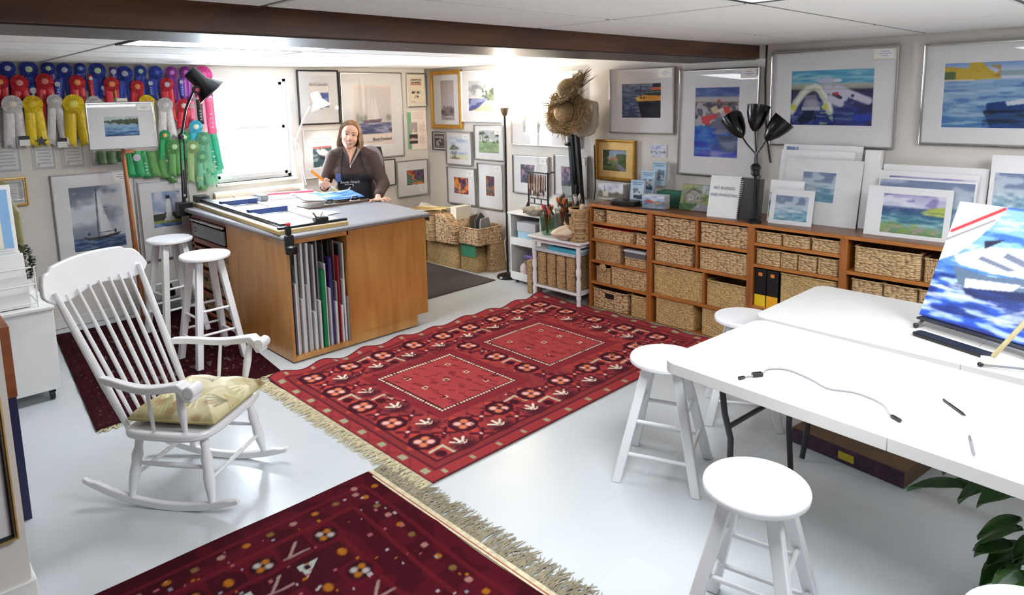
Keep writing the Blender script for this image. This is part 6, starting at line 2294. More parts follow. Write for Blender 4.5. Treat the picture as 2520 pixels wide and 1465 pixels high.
def card_box(label, x, y, w_, h, d, cv, rz, back=6, name='card_box'):
    """clear acrylic holder with a deck of printed cards"""
    t = thing(name, label, 'card holder', (x, y, ZT), math.radians(-90 + rz))
    cgrid('front_card', soften(cv.a), lambda u, v: ((u - .5) * w_, np.full_like(u, 0.0), .004 + v * h), K['art'], t)
    for k in range(back):
        MB().box(-w_ / 2, .004 + k * d / back, .003, w_ / 2, .004 + (k + .7) * d / back, h - .003 * (k % 3)).build('card', [BM['pale grey'], BM['white'], BM['cream']][k % 3], t)
    MB().box(-w_ / 2 - .006, -.006, 0, w_ / 2 + .006, -.003, h * .45).box(-w_ / 2 - .006, -.006, 0, -w_ / 2 - .003, d, h * .5).box(w_ / 2 + .003, -.006, 0, w_ / 2 + .006, d, h * .5).box(-w_ / 2 - .006, -.006, 0, w_ / 2 + .006, d, .002).build('acrylic_holder', K['acrylic'], t)
    return t


def p_church():
    c = Cv(46, 30, (206, 208, 222), 71)
    clouds(c, .6, (236, 236, 242), (120, 126, 160), 4)
    c.put((c.Y > .62 - c.noise(8, 2) * .2), (136, 134, 120))
    c.poly([(.2, .5), (.3, .4), (.42, .5), (.42, .8), (.2, .8)], (232, 228, 214))
    c.poly([(.24, .5), (.27, .16), (.3, .5)], (90, 90, 104))
    c.rect(0, .86, 1, 1, (226, 222, 214))
    c.mott(14, 40)
    return c


def p_broch(seed):
    c = Cv(26, 44, (182, 212, 232), seed)
    c.line(.12, .10, .88, .10, .03, (92, 120, 150))
    c.line(.2, .18, .8, .18, .025, (110, 134, 160))
    c.rect(.12, .34, .88, .78, (120, 140, 156))
    c.put((c.X > .12) & (c.X < .88) & (c.Y > .34) & (c.Y < .78) & (c.noise(6, 10) > .5), (206, 214, 220))
    c.put((c.X > .12) & (c.X < .88) & (c.Y > .62) & (c.Y < .78) & (c.noise(5, 14) > .5), (60, 80, 104))
    return c


def p_tug():
    c = Cv(44, 32, (180, 196, 216), 74)
    clouds(c, .5, (222, 226, 236), (120, 140, 186), 4)
    sea(c, .45, 1, (120, 140, 170), (150, 164, 180), (206, 214, 222), (70, 90, 120))
    c.line(.2, .46, .85, .58, .04, (206, 140, 96))
    c.poly([(.15, .4), (.35, .36), (.5, .55), (.2, .55)], (176, 84, 70))
    return c


def p_house():
    c = Cv(66, 56, (120, 130, 96), 75)
    c.vgrad([(0, (140, 150, 130)), (.5, (110, 116, 92)), (1, (120, 130, 90))])
    c.put(c.noise(8, 8, 2) > .55, (150, 164, 76), .7)
    c.poly([(.18, .35), (.34, .16), (.62, .3), (.62, .7), (.2, .72)], (150, 146, 138))
    c.poly([(.12, .36), (.34, .12), (.66, .3), (.6, .34), (.34, .2), (.2, .38)], (92, 90, 88))
    for x in (.32, .52):
        c.rect(x - .04, .42, x + .04, .6, (206, 204, 196))
        c.rect(x - .02, .45, x + .02, .58, (64, 72, 80))
    c.poly([(.0, .75), (.5, .72), (.6, .8), (.3, 1), (0, 1)], (70, 108, 66))
    c.poly([(.55, .74), (.8, .7), (1, .9), (1, 1), (.4, 1)], (150, 148, 156))
    c.put((c.X > .75) & (c.Y > .2) & (c.Y < .75), (120, 150, 60), .7)
    c.put((c.X > .62) & (c.Y < .35), (176, 186, 200), .7)
    c.mott(12, 50)
    return c


card_box('clear box of note cards showing a white church, at the left end of the shelf', 4.86, 3.735, .26, .15, .16, p_church(), 6, 8)
for k, (x, y, z) in enumerate(((4.80, 3.415, 0), (4.89, 3.37, .075), (4.98, 3.315, .15))):
    t = thing('brochure_stack', ['lowest front', 'middle', 'highest rear'][k] + ' stack of pale blue brochures in the tiered clear rack', 'brochures', (x, y, ZT + z), math.radians(-84), 'brochures in the tiered rack')
    cgrid('front_brochure', p_broch(80 + k).a, lambda u, v: ((u - .5) * .13, v * .03, .004 + v * .205), K['art'], t)
    for q in range(4):
        MB().hexa([(-.065, .004 + q * .008, .004), (.065, .004 + q * .008, .004), (.065, .009 + q * .008, .004), (-.065, .009 + q * .008, .004)], [(-.065, .034 + q * .008, .205), (.065, .034 + q * .008, .205), (.065, .039 + q * .008, .205), (-.065, .039 + q * .008, .205)]).build('brochure', BM['white'], t)
rk = thing('brochure_rack', 'tiered clear acrylic rack holding three stacks of brochures', 'rack', (4.89, 3.37, ZT), math.radians(-84))
m = MB()
for k in range(3):
    m.box(-.075, -.098 + k * .10, .07 * k, .075, -.094 + k * .10, .07 * k + .07).box(-.075, -.098 + k * .10, .07 * k - .001, .075, .002 + k * .10, .07 * k + .001)
m.box(-.078, -.098, 0, -.075, .2, .22).box(.075, -.098, 0, .078, .2, .22)
m.build('clear_steps', K['acrylic'], rk)
card_box('clear box of cards showing a red tugboat, at the front edge of the shelf', 4.69, 3.165, .20, .115, .10, p_tug(), 8, 7)
t = thing('radio_box', 'flat black plastic box with a rounded end on the shelf', 'black box', (4.72, 3.47, ZT), math.radians(-82))
t.name = 'flat_black_case'
MB().prism(rounded(-.13, -.06, .12, .09, .05), 0, .042).build('case', K['black'], t, bevel=.008)
t = thing('card_box', 'low dark green box of cards behind the tugboat cards', 'card box', (4.92, 3.12, ZT), math.radians(-86))
MB().box(-.13, -.05, 0, .13, .07, .125).build('box_body', mat('dark_green_box', (40, 84, 66), .5), t, bevel=.004)
MB().box(-.132, -.052, .10, .132, .072, .128).build('lid', mat('green_lid', (30, 104, 80), .5), t, bevel=.003)
t = thing('small_canvas', 'small unframed oil of a grey cottage leaning on the wall, on the shelf', 'painting', (4.83, 2.865, ZT), math.radians(-88))
cgrid('painted_face', soften(p_house().a), lambda u, v: ((u - .5) * .29, v * .07, .002 + v * .20), K['canvas'], t)
MB().hexa([(-.145, .001, .002), (.145, .001, .002), (.145, .018, .002), (-.145, .018, .002)], [(-.145, .071, .202), (.145, .071, .202), (.145, .088, .202), (-.145, .088, .202)]).build('stretcher_frame', K['black'], t)
t = thing('spiral_book', 'white spiral bound book with grey title standing open on the shelf', 'book', (4.685, 2.545, ZT), math.radians(-86))
MB().hexa([(-.125, 0, 0), (.115, 0, 0), (.115, .005, 0), (-.125, .005, 0)], [(-.115, .05, .315), (.125, .05, .315), (.125, .055, .315), (-.115, .055, .315)]).build('front_page', K['paper'], t)
MB().hexa([(.125, .006, 0), (.27, .06, 0), (.27, .065, 0), (.125, .011, 0)], [(.14, .055, .30), (.275, .105, .30), (.275, .11, .30), (.14, .06, .30)]).build('back_cover', K['black'], t)
m = MB()
for k in range(22):
    z = .012 + k * .0138
    m.tube([(.112 + z * .035, z * .155 - .003, z), (.124 + z * .035, z * .155 - .009, z + .002), (.132 + z * .035, z * .155 + .004, z)], .0028, 5)
m.build('spiral', K['black'], t)
tl = math.atan2(.05, .315)
text('ART BUSINESS', .030, K['inkg'], t, (0, .030, .222), (PI / 2 - tl, 0, 0), xs=.9)
text('AND MARKETING', .030, K['inkg'], t, (0, .021, .170), (PI / 2 - tl, 0, 0), xs=.9)

# three-headed black lamp on the shelf
l3 = thing('spider_lamp', 'black lamp with three cone shades on bendy arms, on the shelf', 'lamp', (4.655, 2.275, ZT))
MB().lathe([(.055, 0), (.055, .01), (.045, .02), (.016, .03)], 28).build('base', K['black'], l3)
MB().tube([(0, 0, .02), (.0, .0, .41)], .013, 12).build('pole', K['black'], l3)
MB().lathe([(.018, .34), (.03, .35), (.03, .385), (.036, .39), (.036, .41), (.02, .43)], 18).build('collar', K['black'], l3)
for k, (tip, dirn) in enumerate((((0, .115, .625), (.30, .62, .72)), ((0, .015, .67), (.22, -.04, 1)), ((0, -.075, .61), (.30, -.58, .76)))):
    d = Vector(dirn).normalized()
    tp = Vector(tip)
    MB().tube([(0, (k - 1) * -.008, .42), (0, (k - 1) * -.004, .50), tuple(Vector((0, 0, .50)).lerp(tp, .6) + Vector((0, 0, -.01))), tuple(tp)], .0065, 8).build('arm', K['black'], l3)
    M = d.to_track_quat('Z', 'Y').to_matrix().to_4x4()
    MB().lathe([(.014, -.01), (.034, .012), (.058, .06), (.074, .12), (.080, .175), (.077, .175), (.070, .12), (.036, .03)], 26, M, tp).build('shade', K['blackg'], l3)
MB().tube([(0, .01, .42), (.01, -.03, .34), (.0, -.016, .20), (.01, -.03, .06), (.03, -.07, .02)], .004, 6).build('cord', K['black'], l3)

# matted prints leaning against the wall on the shelf
def p_wave(seed):
    c = Cv(40, 40, (150, 176, 200), seed)
    c.vgrad([(0, (176, 186, 206)), (.4, (190, 204, 214)), (1, (110, 160, 186))])
    c.put((c.Y < .35) & (c.noise(5, 6) > .52), (110, 124, 156), .8)
    c.streaks(4, 16, (226, 234, 238), (84, 134, 160), .45, 1, .55, .7)
    return c


def p_coast():
    c = Cv(72, 56, (150, 160, 190), 91)
    c.vgrad([(0, (176, 168, 206)), (.3, (206, 206, 224)), (.36, (60, 80, 130)), (.62, (70, 130, 150)), (.75, (120, 170, 170)), (1, (110, 140, 90))])
    c.put((c.Y < .32) & (c.noise(5, 6, 2) > .54), (226, 224, 236), .8)
    c.put((c.Y < .32) & (c.noise(5, 6, 2) < .4), (130, 120, 176), .8)
    c.poly([(.62, .42), (.8, .3), (1, .26), (1, .5), (.7, .48)], (176, 186, 80))
    c.put((c.Y > .72) & (c.noise(9, 9, 2) > .5), (136, 160, 84), .8)
    c.put((c.Y > .78) & (c.noise(9, 9, 2) > .62), (170, 156, 140), .8)
    c.streaks(5, 26, (206, 222, 222), (40, 84, 120), .36, .76, .56, .5)
    return c


def matted(label, x, y, w_, h, lean, cv=None, art=None, rz=0, th=.008, mt='matb', plastic=False, grp='matted prints leaning on the shelf'):
    t = thing('matted_print', label, 'print', (x, y, ZT), math.radians(-90 + rz), grp)
    MB().hexa([(-w_ / 2, 0, 0), (w_ / 2, 0, 0), (w_ / 2, th, 0), (-w_ / 2, th, 0)], [(-w_ / 2, lean, h), (w_ / 2, lean, h), (w_ / 2, lean + th, h), (-w_ / 2, lean + th, h)]).build('mat_board', K[mt], t)
    if cv is not None:
        a0, a1, b0, b1 = art
        cgrid('print', soften(cv.a), lambda u, v: ((a0 + u * (a1 - a0)) * w_ - w_ / 2, (b0 + v * (b1 - b0)) * lean - .0012, (b0 + v * (b1 - b0)) * h), K['art'], t)
    if plastic:
        MB().hexa([(-w_ / 2 - .012, -.007, 0), (w_ / 2 + .012, -.007, 0), (w_ / 2 + .012, -.005, 0), (-w_ / 2 - .012, -.005, 0)], [(-w_ / 2 - .012, lean - .007, h + .02), (w_ / 2 + .012, lean - .007, h + .02), (w_ / 2 + .012, lean - .005, h + .02), (-w_ / 2 - .012, lean - .005, h + .02)]).build('plastic_sleeve', K['acrylic'], t)
    return t


matted('tallest white matted print at the back of the left group', 4.93, 1.96, .56, .55, .10, p_wave(92), (.04, .2, .8, .97))
matted('second tallest white matted print in the left group', 4.90, 1.98, .52, .51, .10)
matted('white matted seascape in plastic, right part of the left group', 4.85, 1.91, .53, .455, .10, p_wave(93), (.25, .68, .35, .8), plastic=True)
matted('small matted wave print in front of the left group', 4.72, 2.045, .30, .245, .06, p_wave(94), (.12, .88, .12, .82), rz=4, plastic=True)
matted('plain matted sheet with small landscapes peeking out beside the lamp', 4.77, 2.11, .24, .30, .06, p_coast(), (.02, .3, .1, .7), rz=4)
matted('upright stack of mats standing edge-on at the unit joint', 4.90, 1.60, .10, .53, .09, th=.05)
matted('wide white matted print at the back of the right group', 4.93, 1.24, .60, .44, .09)
matted('second wide matted print with violet strokes in the right group', 4.90, 1.27, .58, .40, .09, p_coast(), (.12, .96, .3, .92))
matted('dark blue mounted print behind the coast print', 4.86, 1.26, .56, .36, .08, p_wave(95), (.02, .98, .03, .97), mt='matb')
matted('matted coast print with violet sky and green hill in the right group', 4.74, 1.315, .48, .315, .08, p_coast(), (.2, .93, .08, .86), rz=2, plastic=True)
matted('white panel with a pale blue stroke at the far right of the shelf', 4.92, .72, .42, .53, .09, p_wave(96), (.06, .5, .3, .8))

# ================================================================== CORNER BASKETS
def cb(lab, x0, x1, y0, y1, z0, z1, mt='wick', slope=False, handle=False, r=.03):
    t = thing('storage_basket', lab, 'basket', ((x0 + x1) / 2, (y0 + y1) / 2, z0), 0, 'baskets piled in the corner')
    w_, d, h = (x1 - x0) / 2, (y1 - y0) / 2, z1 - z0
    if slope:   # magazine file: cut-away front
        pf = [(-d, 0), (d, 0), (d, h), (d * .1, h), (-d, h * .5)]
        M = Matrix(((0, 0, 1, 0), (1, 0, 0, 0), (0, 1, 0, 0), (0, 0, 0, 1)))
        MB().prism(pf, -w_, w_, M).build('body', K[mt], t, bevel=.012)
    else:
        o_ = rounded(-w_, -d, w_, d, r, 4)
        i_ = rounded(-w_ + .014, -d + .014, w_ - .014, d - .014, max(.01, r - .014), 4)
        n = len(o_)
        v = [(*p, 0) for p in o_] + [(p[0] * 1.0, p[1], h) for p in o_] + [(*p, h) for p in i_] + [(*p, .015) for p in i_]
        f = [tuple(reversed(range(n)))]
        for a, b_ in ((0, n), (n, 2 * n), (2 * n, 3 * n)):
            f += [(a + q, a + (q + 1) % n, b_ + (q + 1) % n, b_ + q) for q in range(n)]
        f.append(tuple(range(3 * n, 4 * n)))
        MB().add(v, f).build('body', K[mt], t, ang=50)
        MB().tube([(p[0], p[1], h) for p in o_] + [(o_[0][0], o_[0][1] + .001, h)], .009, 6).build('rim', K[mt], t)
    if handle:
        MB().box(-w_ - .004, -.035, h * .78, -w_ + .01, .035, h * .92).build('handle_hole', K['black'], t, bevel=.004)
    return t


cb('long low basket on the floor at the back of the corner pile', 4.70, 5.06, 5.72, 6.30, .0, .27, 'wickf')
cb('magazine basket with sloped front on the floor of the corner pile', 4.72, 5.04, 5.42, 5.70, .0, .31, 'wickf', True)
cb('narrow upright basket at the right end of the corner pile', 4.84, 5.07, 5.32, 5.415, .0, .32, 'wicku')
cb('open square basket stacked on the right of the corner pile', 4.66, 5.02, 5.325, 5.66, .322, .50, 'wickb')
cb('large magazine basket stacked in the middle of the corner pile', 4.63, 5.02, 5.69, 6.02, .285, .60, 'wickb', True)
cb('tall round basket with a handle hole in the corner pile', 4.60, 4.78, 6.04, 6.22, .285, .585, 'wick', False, True, .085)
cb('large basket of papers at the back left of the corner pile', 4.62, 5.0, 6.25, 6.56, .285, .60, 'wick')
cb('basket under the papers against the corner', 4.62, 5.0, 6.32, 6.66, .0, .28, 'wickf')
for k, (x, y, z, rx, lab, mt) in enumerate(((4.80, 6.42, .56, .5, 'white sheaf of papers sticking out of the corner basket', 'paper'), (4.86, 6.36, .55, .9, 'cream paper tilted in the corner basket', 'cream'))):
    o = MB().box(-.15, -.11, 0, .15, .11, .012).build('paper_sheaf', K[mt], bevel=.002)
    o.location = (x, y, z)
    o.rotation_euler = (rx * .5, -.4, rx)
    tag(o, lab, 'papers')
for k in range(3):
    tag(MB().tube([(4.62 + k * .03, 6.44 - k * .02, .62 + k * .01), (4.72 + k * .04, 6.0 - k * .03, .635 + k * .012)], .007, 6).build('bamboo_stick', K['goldpale']), ['lowest', 'middle', 'upper'][k] + ' bamboo stick lying across the corner baskets', 'stick', 'bamboo sticks on the baskets')
for k, (y, h, mt, lab) in enumerate(((5.60, .26, 'brown', 'brown cardboard folder standing in the open corner basket'), (5.50, .30, 'dark grey', 'pointed dark grey folder standing in the open corner basket'), (5.42, .25, 'grey', 'grey folder with round corners in the open corner basket'))):
    tag(MB().prism([(-.09, 0), (.09, 0), (.09, h * .8), (.02 if k == 1 else .07, h), (-.07, h * (.8 if k == 1 else 1)), (-.09, h * .8)], -.008, .008, Matrix(((1, 0, 0, 4.84), (0, 0, -1, y), (0, 1, 0, .345), (0, 0, 0, 1))) @ Matrix.Rotation(.25, 4, 'Y')).build('folder', BM[mt]), lab, 'folder')
tag(MB().box(4.76, 5.80, .50, 4.98, 5.90, .68).build('paper_carton', K['cream'], bevel=.002), 'cream carton standing in the large corner magazine basket', 'box')
t = thing('magazine', 'green covered magazine in the sloped corner basket', 'magazine', (4.715, 5.56, .17))
MB().box(-.006, -.13, 0, 0, .11, .16).build('cover', mat('green_magazine', (70, 150, 110), .4), t)

# ================================================================== TORCHIERE
tr_ = thing('floor_lamp', 'slim black torchiere floor lamp, lit, in front of the white frames', 'lamp', (4.83, 5.06, 0))
MB().lathe([(.115, 0), (.118, .012), (.105, .03), (.03, .045), (.015, .06)], 32).build('base', K['blackg'], tr_)
MB().cyl((0, 0, .05), (0, 0, 1.70), .0115, n=14).build('pole', K['black'], tr_)
MB().lathe([(.012, 1.69), (.022, 1.70), (.036, 1.735), (.045, 1.775), (.043, 1.776), (.033, 1.738), (.012, 1.71)], 28).build('shade', mat('bronze_shade', (120, 104, 78), .4, metal=.3), tr_)
MB().ell((0, 0, 1.745), (.014, .014, .014)).build('bulb', emis('torchiere_bulb', (255, 232, 196), 60), tr_)
ld = bpy.data.lights.new('torchiere_light', 'POINT')
ld.energy = TORCH_W
ld.color = (1.0, .86, .70)
ld.shadow_soft_size = .018
lo = bpy.data.objects.new('torchiere_light', ld)
COL.objects.link(lo)
lo.parent = tr_
lo.location = (0, 0, 1.785)
o = thing('wall_outlet', 'black and white power outlet with a plug and cord behind the floor lamp', 'outlet', (XW - .002, 5.20, .46))
MB().box(-.008, -.035, -.055, 0, .035, .055).build('plate', K['black'], o, bevel=.003)
MB().box(-.035, -.02, -.03, -.008, .02, .01).build('plug', K['wsat'], o, bevel=.005)
MB().tube([(-.03, 0, -.01), (-.07, .05, -.02), (-.09, .09, -.14), (-.08, .08, -.34), (-.06, .0, -.44)], .0045, 6).build('cord', K['wsat'], o)

# ================================================================== WHITE CART WITH BRUSHES
cx0, cx1, cy0, cy1 = 4.72, 5.06, 4.47, 4.905
wc = thing('rolling_cart', 'white open rolling cart against the right wall, behind the side table', 'cart', ((cx0 + cx1) / 2, (cy0 + cy1) / 2, 0))
MB().box(cx0 - .02, cy0 - .01, .715, cx1, cy1 + .015, .735).build('top_board', K['wsat'], wc, world=True, bevel=.004)
for y in (cy0, cy1 - .018):
    MB().box(cx0, y, .05, cx1, y + .018, .715).build('side_panel', K['wsat'], wc, world=True, bevel=.002)
MB().box(cx1 - .01, cy0, .05, cx1, cy1, .715).build('back_panel', K['wsat'], wc, world=True)
for z in (.045, .405):
    MB().box(cx0 + .005, cy0 + .018, z, cx1 - .01, cy1 - .018, z + .015).build('shelf_board', K['wsat'], wc, world=True)
    MB().box(cx0, cy0 + .018, z - .005, cx0 + .012, cy1 - .018, z + .075).build('front_lip', K['wsat'], wc, world=True, bevel=.002)
for y in (cy0 + .05, cy1 - .05):
    MB().cyl((cx0 + .05, y - .01, .022), (cx0 + .05, y + .01, .022), .021).cyl((cx1 - .05, y - .01, .022), (cx1 - .05, y + .01, .022), .021).build('caster_pair', K['black'], wc, world=True)
t = thing('storage_box', 'pale blue carton on the upper cart shelf', 'box', (4.83, 4.705, .421))
MB().box(-.08, -.13, 0, .16, .115, .13).build('box_body', mat('pale_blue_card', (176, 214, 232), .6), t, bevel=.003)
MB().box(-.085, -.135, .125, .165, .12, .215).build('grey_lid', BM['pale grey'], t, bevel=.004)
t = thing('paint_bottles', 'dark bottle pack at the right of the upper cart shelf', 'bottle', (4.80, 4.525, .421))
t.name = 'paint_bottle'
MB().lathe([(.028, 0), (.03, .01), (.03, .13), (.012, .15), (.012, .17)], 18).build('bottle', mat('dark_teal_bottle', (30, 80, 104), .3), t)
t = thing('storage_box', 'brown carton with a purple packet on the lower cart shelf', 'box', (4.84, 4.66, .0605))
MB().box(-.08, -.14, 0, .14, .09, .20).build('box_body', BM['brown'], t, bevel=.003)
MB().box(-.09, -.13, .20, .12, .08, .245).build('packet', mat('purple_packet', (110, 90, 150), .3, var=.4, scale=30), t, bevel=.01)
t = thing('clear_bag', 'clear bag of white and pink bits at the front of the lower cart shelf', 'bag', (4.755, 4.745, .065))
MB().ell((0, 0, .075), (.03, .05, .08)).build('contents', mat('pale_bits', (220, 196, 196), .6, var=.3, scale=60), t)

# brush rack
br_ = thing('brush_rack', 'black brush hanging stand with curled ends on the white cart', 'brush stand', (4.80, 4.575, .736))
BLK = K['black']
for s in (1, -1):
    MB().tube([(-.05, s * .155, .0), (-.02, s * .15, .05), (0, s * .13, .12), (0, s * .13, .42)], .009, 8).build('stand_leg', BLK, br_)
    MB().tube([(.05, s * .155, .0), (.02, s * .15, .05), (0, s * .13, .12)], .009, 8).build('stand_leg', BLK, br_)
MB().tube([(0, .21, .455), (0, .19, .445), (0, .165, .42), (0, .10, .41), (0, -.10, .405), (0, -.155, .41), (0, -.18, .425), (0, -.21, .425)], .008, 8).build('top_bar', BLK, br_)
MB().tube([(0, .13, .155), (0, -.13, .15)], .007, 8).build('rail', BLK, br_)
MB().tube([(0, .13, .10), (0, -.13, .095)], .007, 8).build('rail', BLK, br_)
for y in (.05, -.04):
    MB().cyl((0, y, .098), (0, y, .153), .006).build('rail_post', BLK, br_)
BRM = [mat('bamboo_handle', (160, 116, 62), .4), mat('dark_handle', (72, 40, 26), .3), mat('red_handle', (120, 52, 36), .3)]
HAIR = mat('brush_hair', (92, 66, 50), .8)
for k in range(11):
    y = .112 - k * .022
    L = .17 + .08 * rnd.random()
    t = thing('hanging_brush', ORD[k] + ' paintbrush from the left hanging on the black stand', 'paintbrush', (4.80 - .012, 4.575 + y, .736 + .395), 0, 'brushes hanging on the stand')
    MB().tube([(0, 0, 0), (0, 0, -L * .2), (0, 0, -L * .7)], [.0035, .006, .0055], 8).build('handle', BRM[k % 3], t)
    MB().tube([(0, 0, -L * .7), (0, 0, -L * .85), (0, 0, -L)], [.006, .008, .001], 8).build('bristles', HAIR, t)
t = thing('dish', 'pale patterned bowl on the white cart under the brush stand', 'bowl', (4.725, 4.56, .736))
MB().lathe([(.05, 0), (.085, .02), (.115, .055), (.125, .07), (.118, .07), (.08, .03), (.01, .012)], 30).build('bowl', mat('patterned_ceramic', (206, 196, 178), .35, var=.4, scale=40), t)

# ================================================================== SIDE TABLE
sx0, sx1, sy0, sy1, SH = 4.50, 4.82, 3.80, 4.40, .60
sd = thing('side_table', 'small white painted side table with turned legs, left of the shelves', 'table', ((sx0 + sx1) / 2, (sy0 + sy1) / 2, 0))
MB().prism(rounded(sx0 - .03, sy0 - .03, sx1 + .02, sy1 + .02, .02), SH - .022, SH).build('tabletop', K['white'], sd, world=True, bevel=.006)
for x in (sx0 + .025, sx1 - .03):
    for y in (sy0 + .03, sy1 - .03):
        MB().lathe([(.018, 0), (.02, .03), (.018, .06), (.024, .09), (.016, .12), (.022, .16), (.022, .24), (.015, .27), (.024, .30), (.024, .34), (.016, .37), (.022, .42), (.022, .578)], 16, None, (x, y, 0)).build('leg', K['white'], sd, world=True)
MB().box(sx0 + .01, sy0 + .02, SH - .062, sx1 - .01, sy1 - .02, SH - .022).build('apron_rail', K['white'], sd, world=True, bevel=.002)
MB().box(sx0 + .01, sy0 + .02, .105, sx1 - .01, sy1 - .02, .125).build('lower_shelf', K['white'], sd, world=True, bevel=.003)
for k in range(4):
    y1 = 4.345 - k * .118
    t = thing('magazine_basket', ORD[k] + ' upright magazine basket from the left under the side table', 'basket', (4.53, y1 - .055, .1255), 0, 'magazine baskets under the side table')
    MB().box(0, -.050, 0, .26, .050, .325).build('body', K['wicku'], t, bevel=.014)
t = thing('book', 'large turquoise book lying on the magazine baskets', 'book', (4.66, 4.02, .4825))
MB().box(-.13, -.16, 0, .12, .16, .028).build('pages', K['paper'], t)
MB().box(-.135, -.165, .028, .125, .165, .032).box(-.135, -.165, -.002, .125, .165, .0).box(-.137, -.165, -.002, -.131, .165, .032).build('cover', mat('turquoise_cover', (70, 160, 190), .4), t)
tag(MB().box(4.51, 3.86, .4525, 4.80, 4.36, .480).build('sketch_pad', BM['pale grey'], bevel=.003), 'grey sketch pad under the turquoise book', 'sketch pad')
t = thing('magazine_basket', 'narrow upright basket standing on the floor left of the side table', 'basket', (4.60, 4.47, 0))
MB().box(-.05, -.035, 0, .10, .035, .33).build('body', K['wicku'], t, bevel=.012)
# green glass of brushes
def brushes(cx, cy, z, n, rad, Ls, lab, grp, heads, seed, tilt=.18):
    rr = random.Random(seed)
    for k in range(n):
        a = 2 * PI * k / n + rr.random()
        r0 = rad * rr.uniform(.2, .8)
        L = rr.uniform(*Ls)
        dx, dy = math.cos(a) * tilt * rr.uniform(.3, 1), math.sin(a) * tilt * rr.uniform(.3, 1)
        p0 = Vector((math.cos(a) * r0 * -.4, math.sin(a) * r0 * -.4, 0))
        d = Vector((dx, dy, 1)).normalized()
        t = thing('paintbrush', (ORD[k] if k < 13 else '%dth' % (k + 1)) + ' ' + lab, 'paintbrush', (cx, cy, z), 0, grp)
        p1 = p0 + d * L * .72
        p2 = p0 + d * L * .82
        p3 = p0 + d * L
        MB().tube([p0, p0.lerp(p1, .5), p1], [.003, .0068, .006], 7).build('handle', BRM[k % 3], t)
        MB().tube([p1, p2], [.006, .0085], 7).build('ferrule', K['silver'], t)
        hm = heads[k % len(heads)]
        w_ = rr.uniform(.009, .019)
        MB().tube([p2, p2.lerp(p3, .5), p3], [.0085, w_, .003 if k % 2 else w_ * .8], 8).build('bristles', hm, t)


OR_ = mat('orange_sponge', (226, 110, 36), .8)
gv = thing('glass_vase', 'green glass tumbler with orange sponge brushes on the side table', 'glass', (4.60, 4.27, SH + .001))
MB().lathe([(.042, 0), (.055, .01), (.065, .08), (.072, .165), (.069, .165), (.060, .08), (.045, .014), (.01, .012)], 28).build('glass', K['gglass'], gv)
brushes(4.60, 4.27, SH + .016, 12, .04, (.22, .28), 'brush from the left in the green tumbler', 'brushes in the green tumbler', [OR_, mat('pink_sponge', (206, 70, 84), .8), HAIR], 3, .22)
cv_ = thing('glass_vase', 'tall clear footed glass full of brushes on the side table', 'glass', (4.62, 4.10, SH + .001))
MB().lathe([(.055, 0), (.055, .006), (.018, .02), (.016, .04), (.045, .07), (.060, .14), (.070, .26), (.066, .26), (.056, .14), (.04, .076), (.01, .06)], 28).build('glass', K['clear'], cv_)
brushes(4.62, 4.10, SH + .075, 20, .045, (.20, .34), 'brush from the left in the tall footed glass', 'brushes in the footed glass', [HAIR, HAIR, OR_, mat('white_bristle', (206, 198, 186), .8)], 5, .24)
hv = thing('glass_vase', 'clear tall hurricane glass standing behind the brushes', 'glass', (4.74, 4.12, SH + .001))
MB().lathe([(.05, 0), (.05, .008), (.03, .03), (.045, .12), (.06, .30), (.068, .47), (.065, .47), (.056, .30), (.04, .12), (.01, .04)], 28).build('glass', K['clear'], hv)
MB().lathe([(.03, .05), (.044, .14), (.054, .30), (.01, .31)], 20).build('sand_filling', mat('brown_sand', (150, 112, 84), .9, var=.3, scale=90), hv)
cnv = thing('brush_jar', 'brown glazed jar of brushes beside the basket on the side table', 'jar', (4.68, 3.98, SH + .001))
MB().lathe([(.045, 0), (.055, .02), (.058, .10), (.05, .17), (.046, .17), (.05, .10), (.01, .02)], 24).build('jar', mat('brown_glaze', (112, 66, 36), .3), cnv)
brushes(4.68, 3.98, SH + .02, 18, .04, (.28, .42), 'brush from the left in the brown jar', 'brushes in the brown jar', [HAIR, mat('white_bristle2', (210, 204, 196), .8), mat('grey_bristle', (120, 116, 110), .8)], 9, .2)
t = thing('storage_basket', 'tall round wicker basket on the side table next to the shelves', 'basket', (4.58, 3.865, SH + .001))
MB().lathe([(.085, 0), (.09, .01), (.092, .28), (.096, .29), (.082, .29), (.078, .28), (.076, .02), (.01, .015)], 36).build('body', K['wick'], t)
MB().lathe([(.098, .285), (.098, .297), (.08, .297), (.08, .285)], 36).build('rim', K['wick'], t)
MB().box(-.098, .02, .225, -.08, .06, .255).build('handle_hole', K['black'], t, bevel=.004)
MB().ell((.02, -.03, .285), (.045, .03, .035)).ell((.035, -.01, .30), (.02, .035, .03)).ell((.0, -.045, .295), (.025, .02, .03)).build('tissue', mat('beige_tissue', (196, 168, 140), .8, var=.2), t)
# conch shell
sh_ = thing('conch_shell', 'large pale conch shell on the front of the side table', 'shell', (4.515, 3.985, SH + .001), math.radians(70))


def conch(u, v):
    a = u * 2 * PI
    s = v
    r = (.005 + .075 * math.sin(min(1, s * 1.15) * PI) ** .8) * (1 + .12 * math.sin(s * 22) * (s < .5))
    lipx = max(0, math.cos(a)) ** 3 * .06 * math.sin(s * PI)
    return ((s - .5) * .24, (r + lipx) * math.cos(a), .062 + r * .8 * math.sin(a) + .01)


MB().grid(conch, 24, 24).build('shell', mat('conch_surface', (226, 204, 178), .5, var=.18, scale=14, bump=.5, bscale=40), sh_)
for k in range(5):
    MB().cyl((-.07 + k * .018, .0, .10 + .012 * k), (-.08 + k * .02, -.008, .125 + .012 * k), .010, .002).build('spike', mat('conch_spike', (214, 190, 160), .6), sh_)

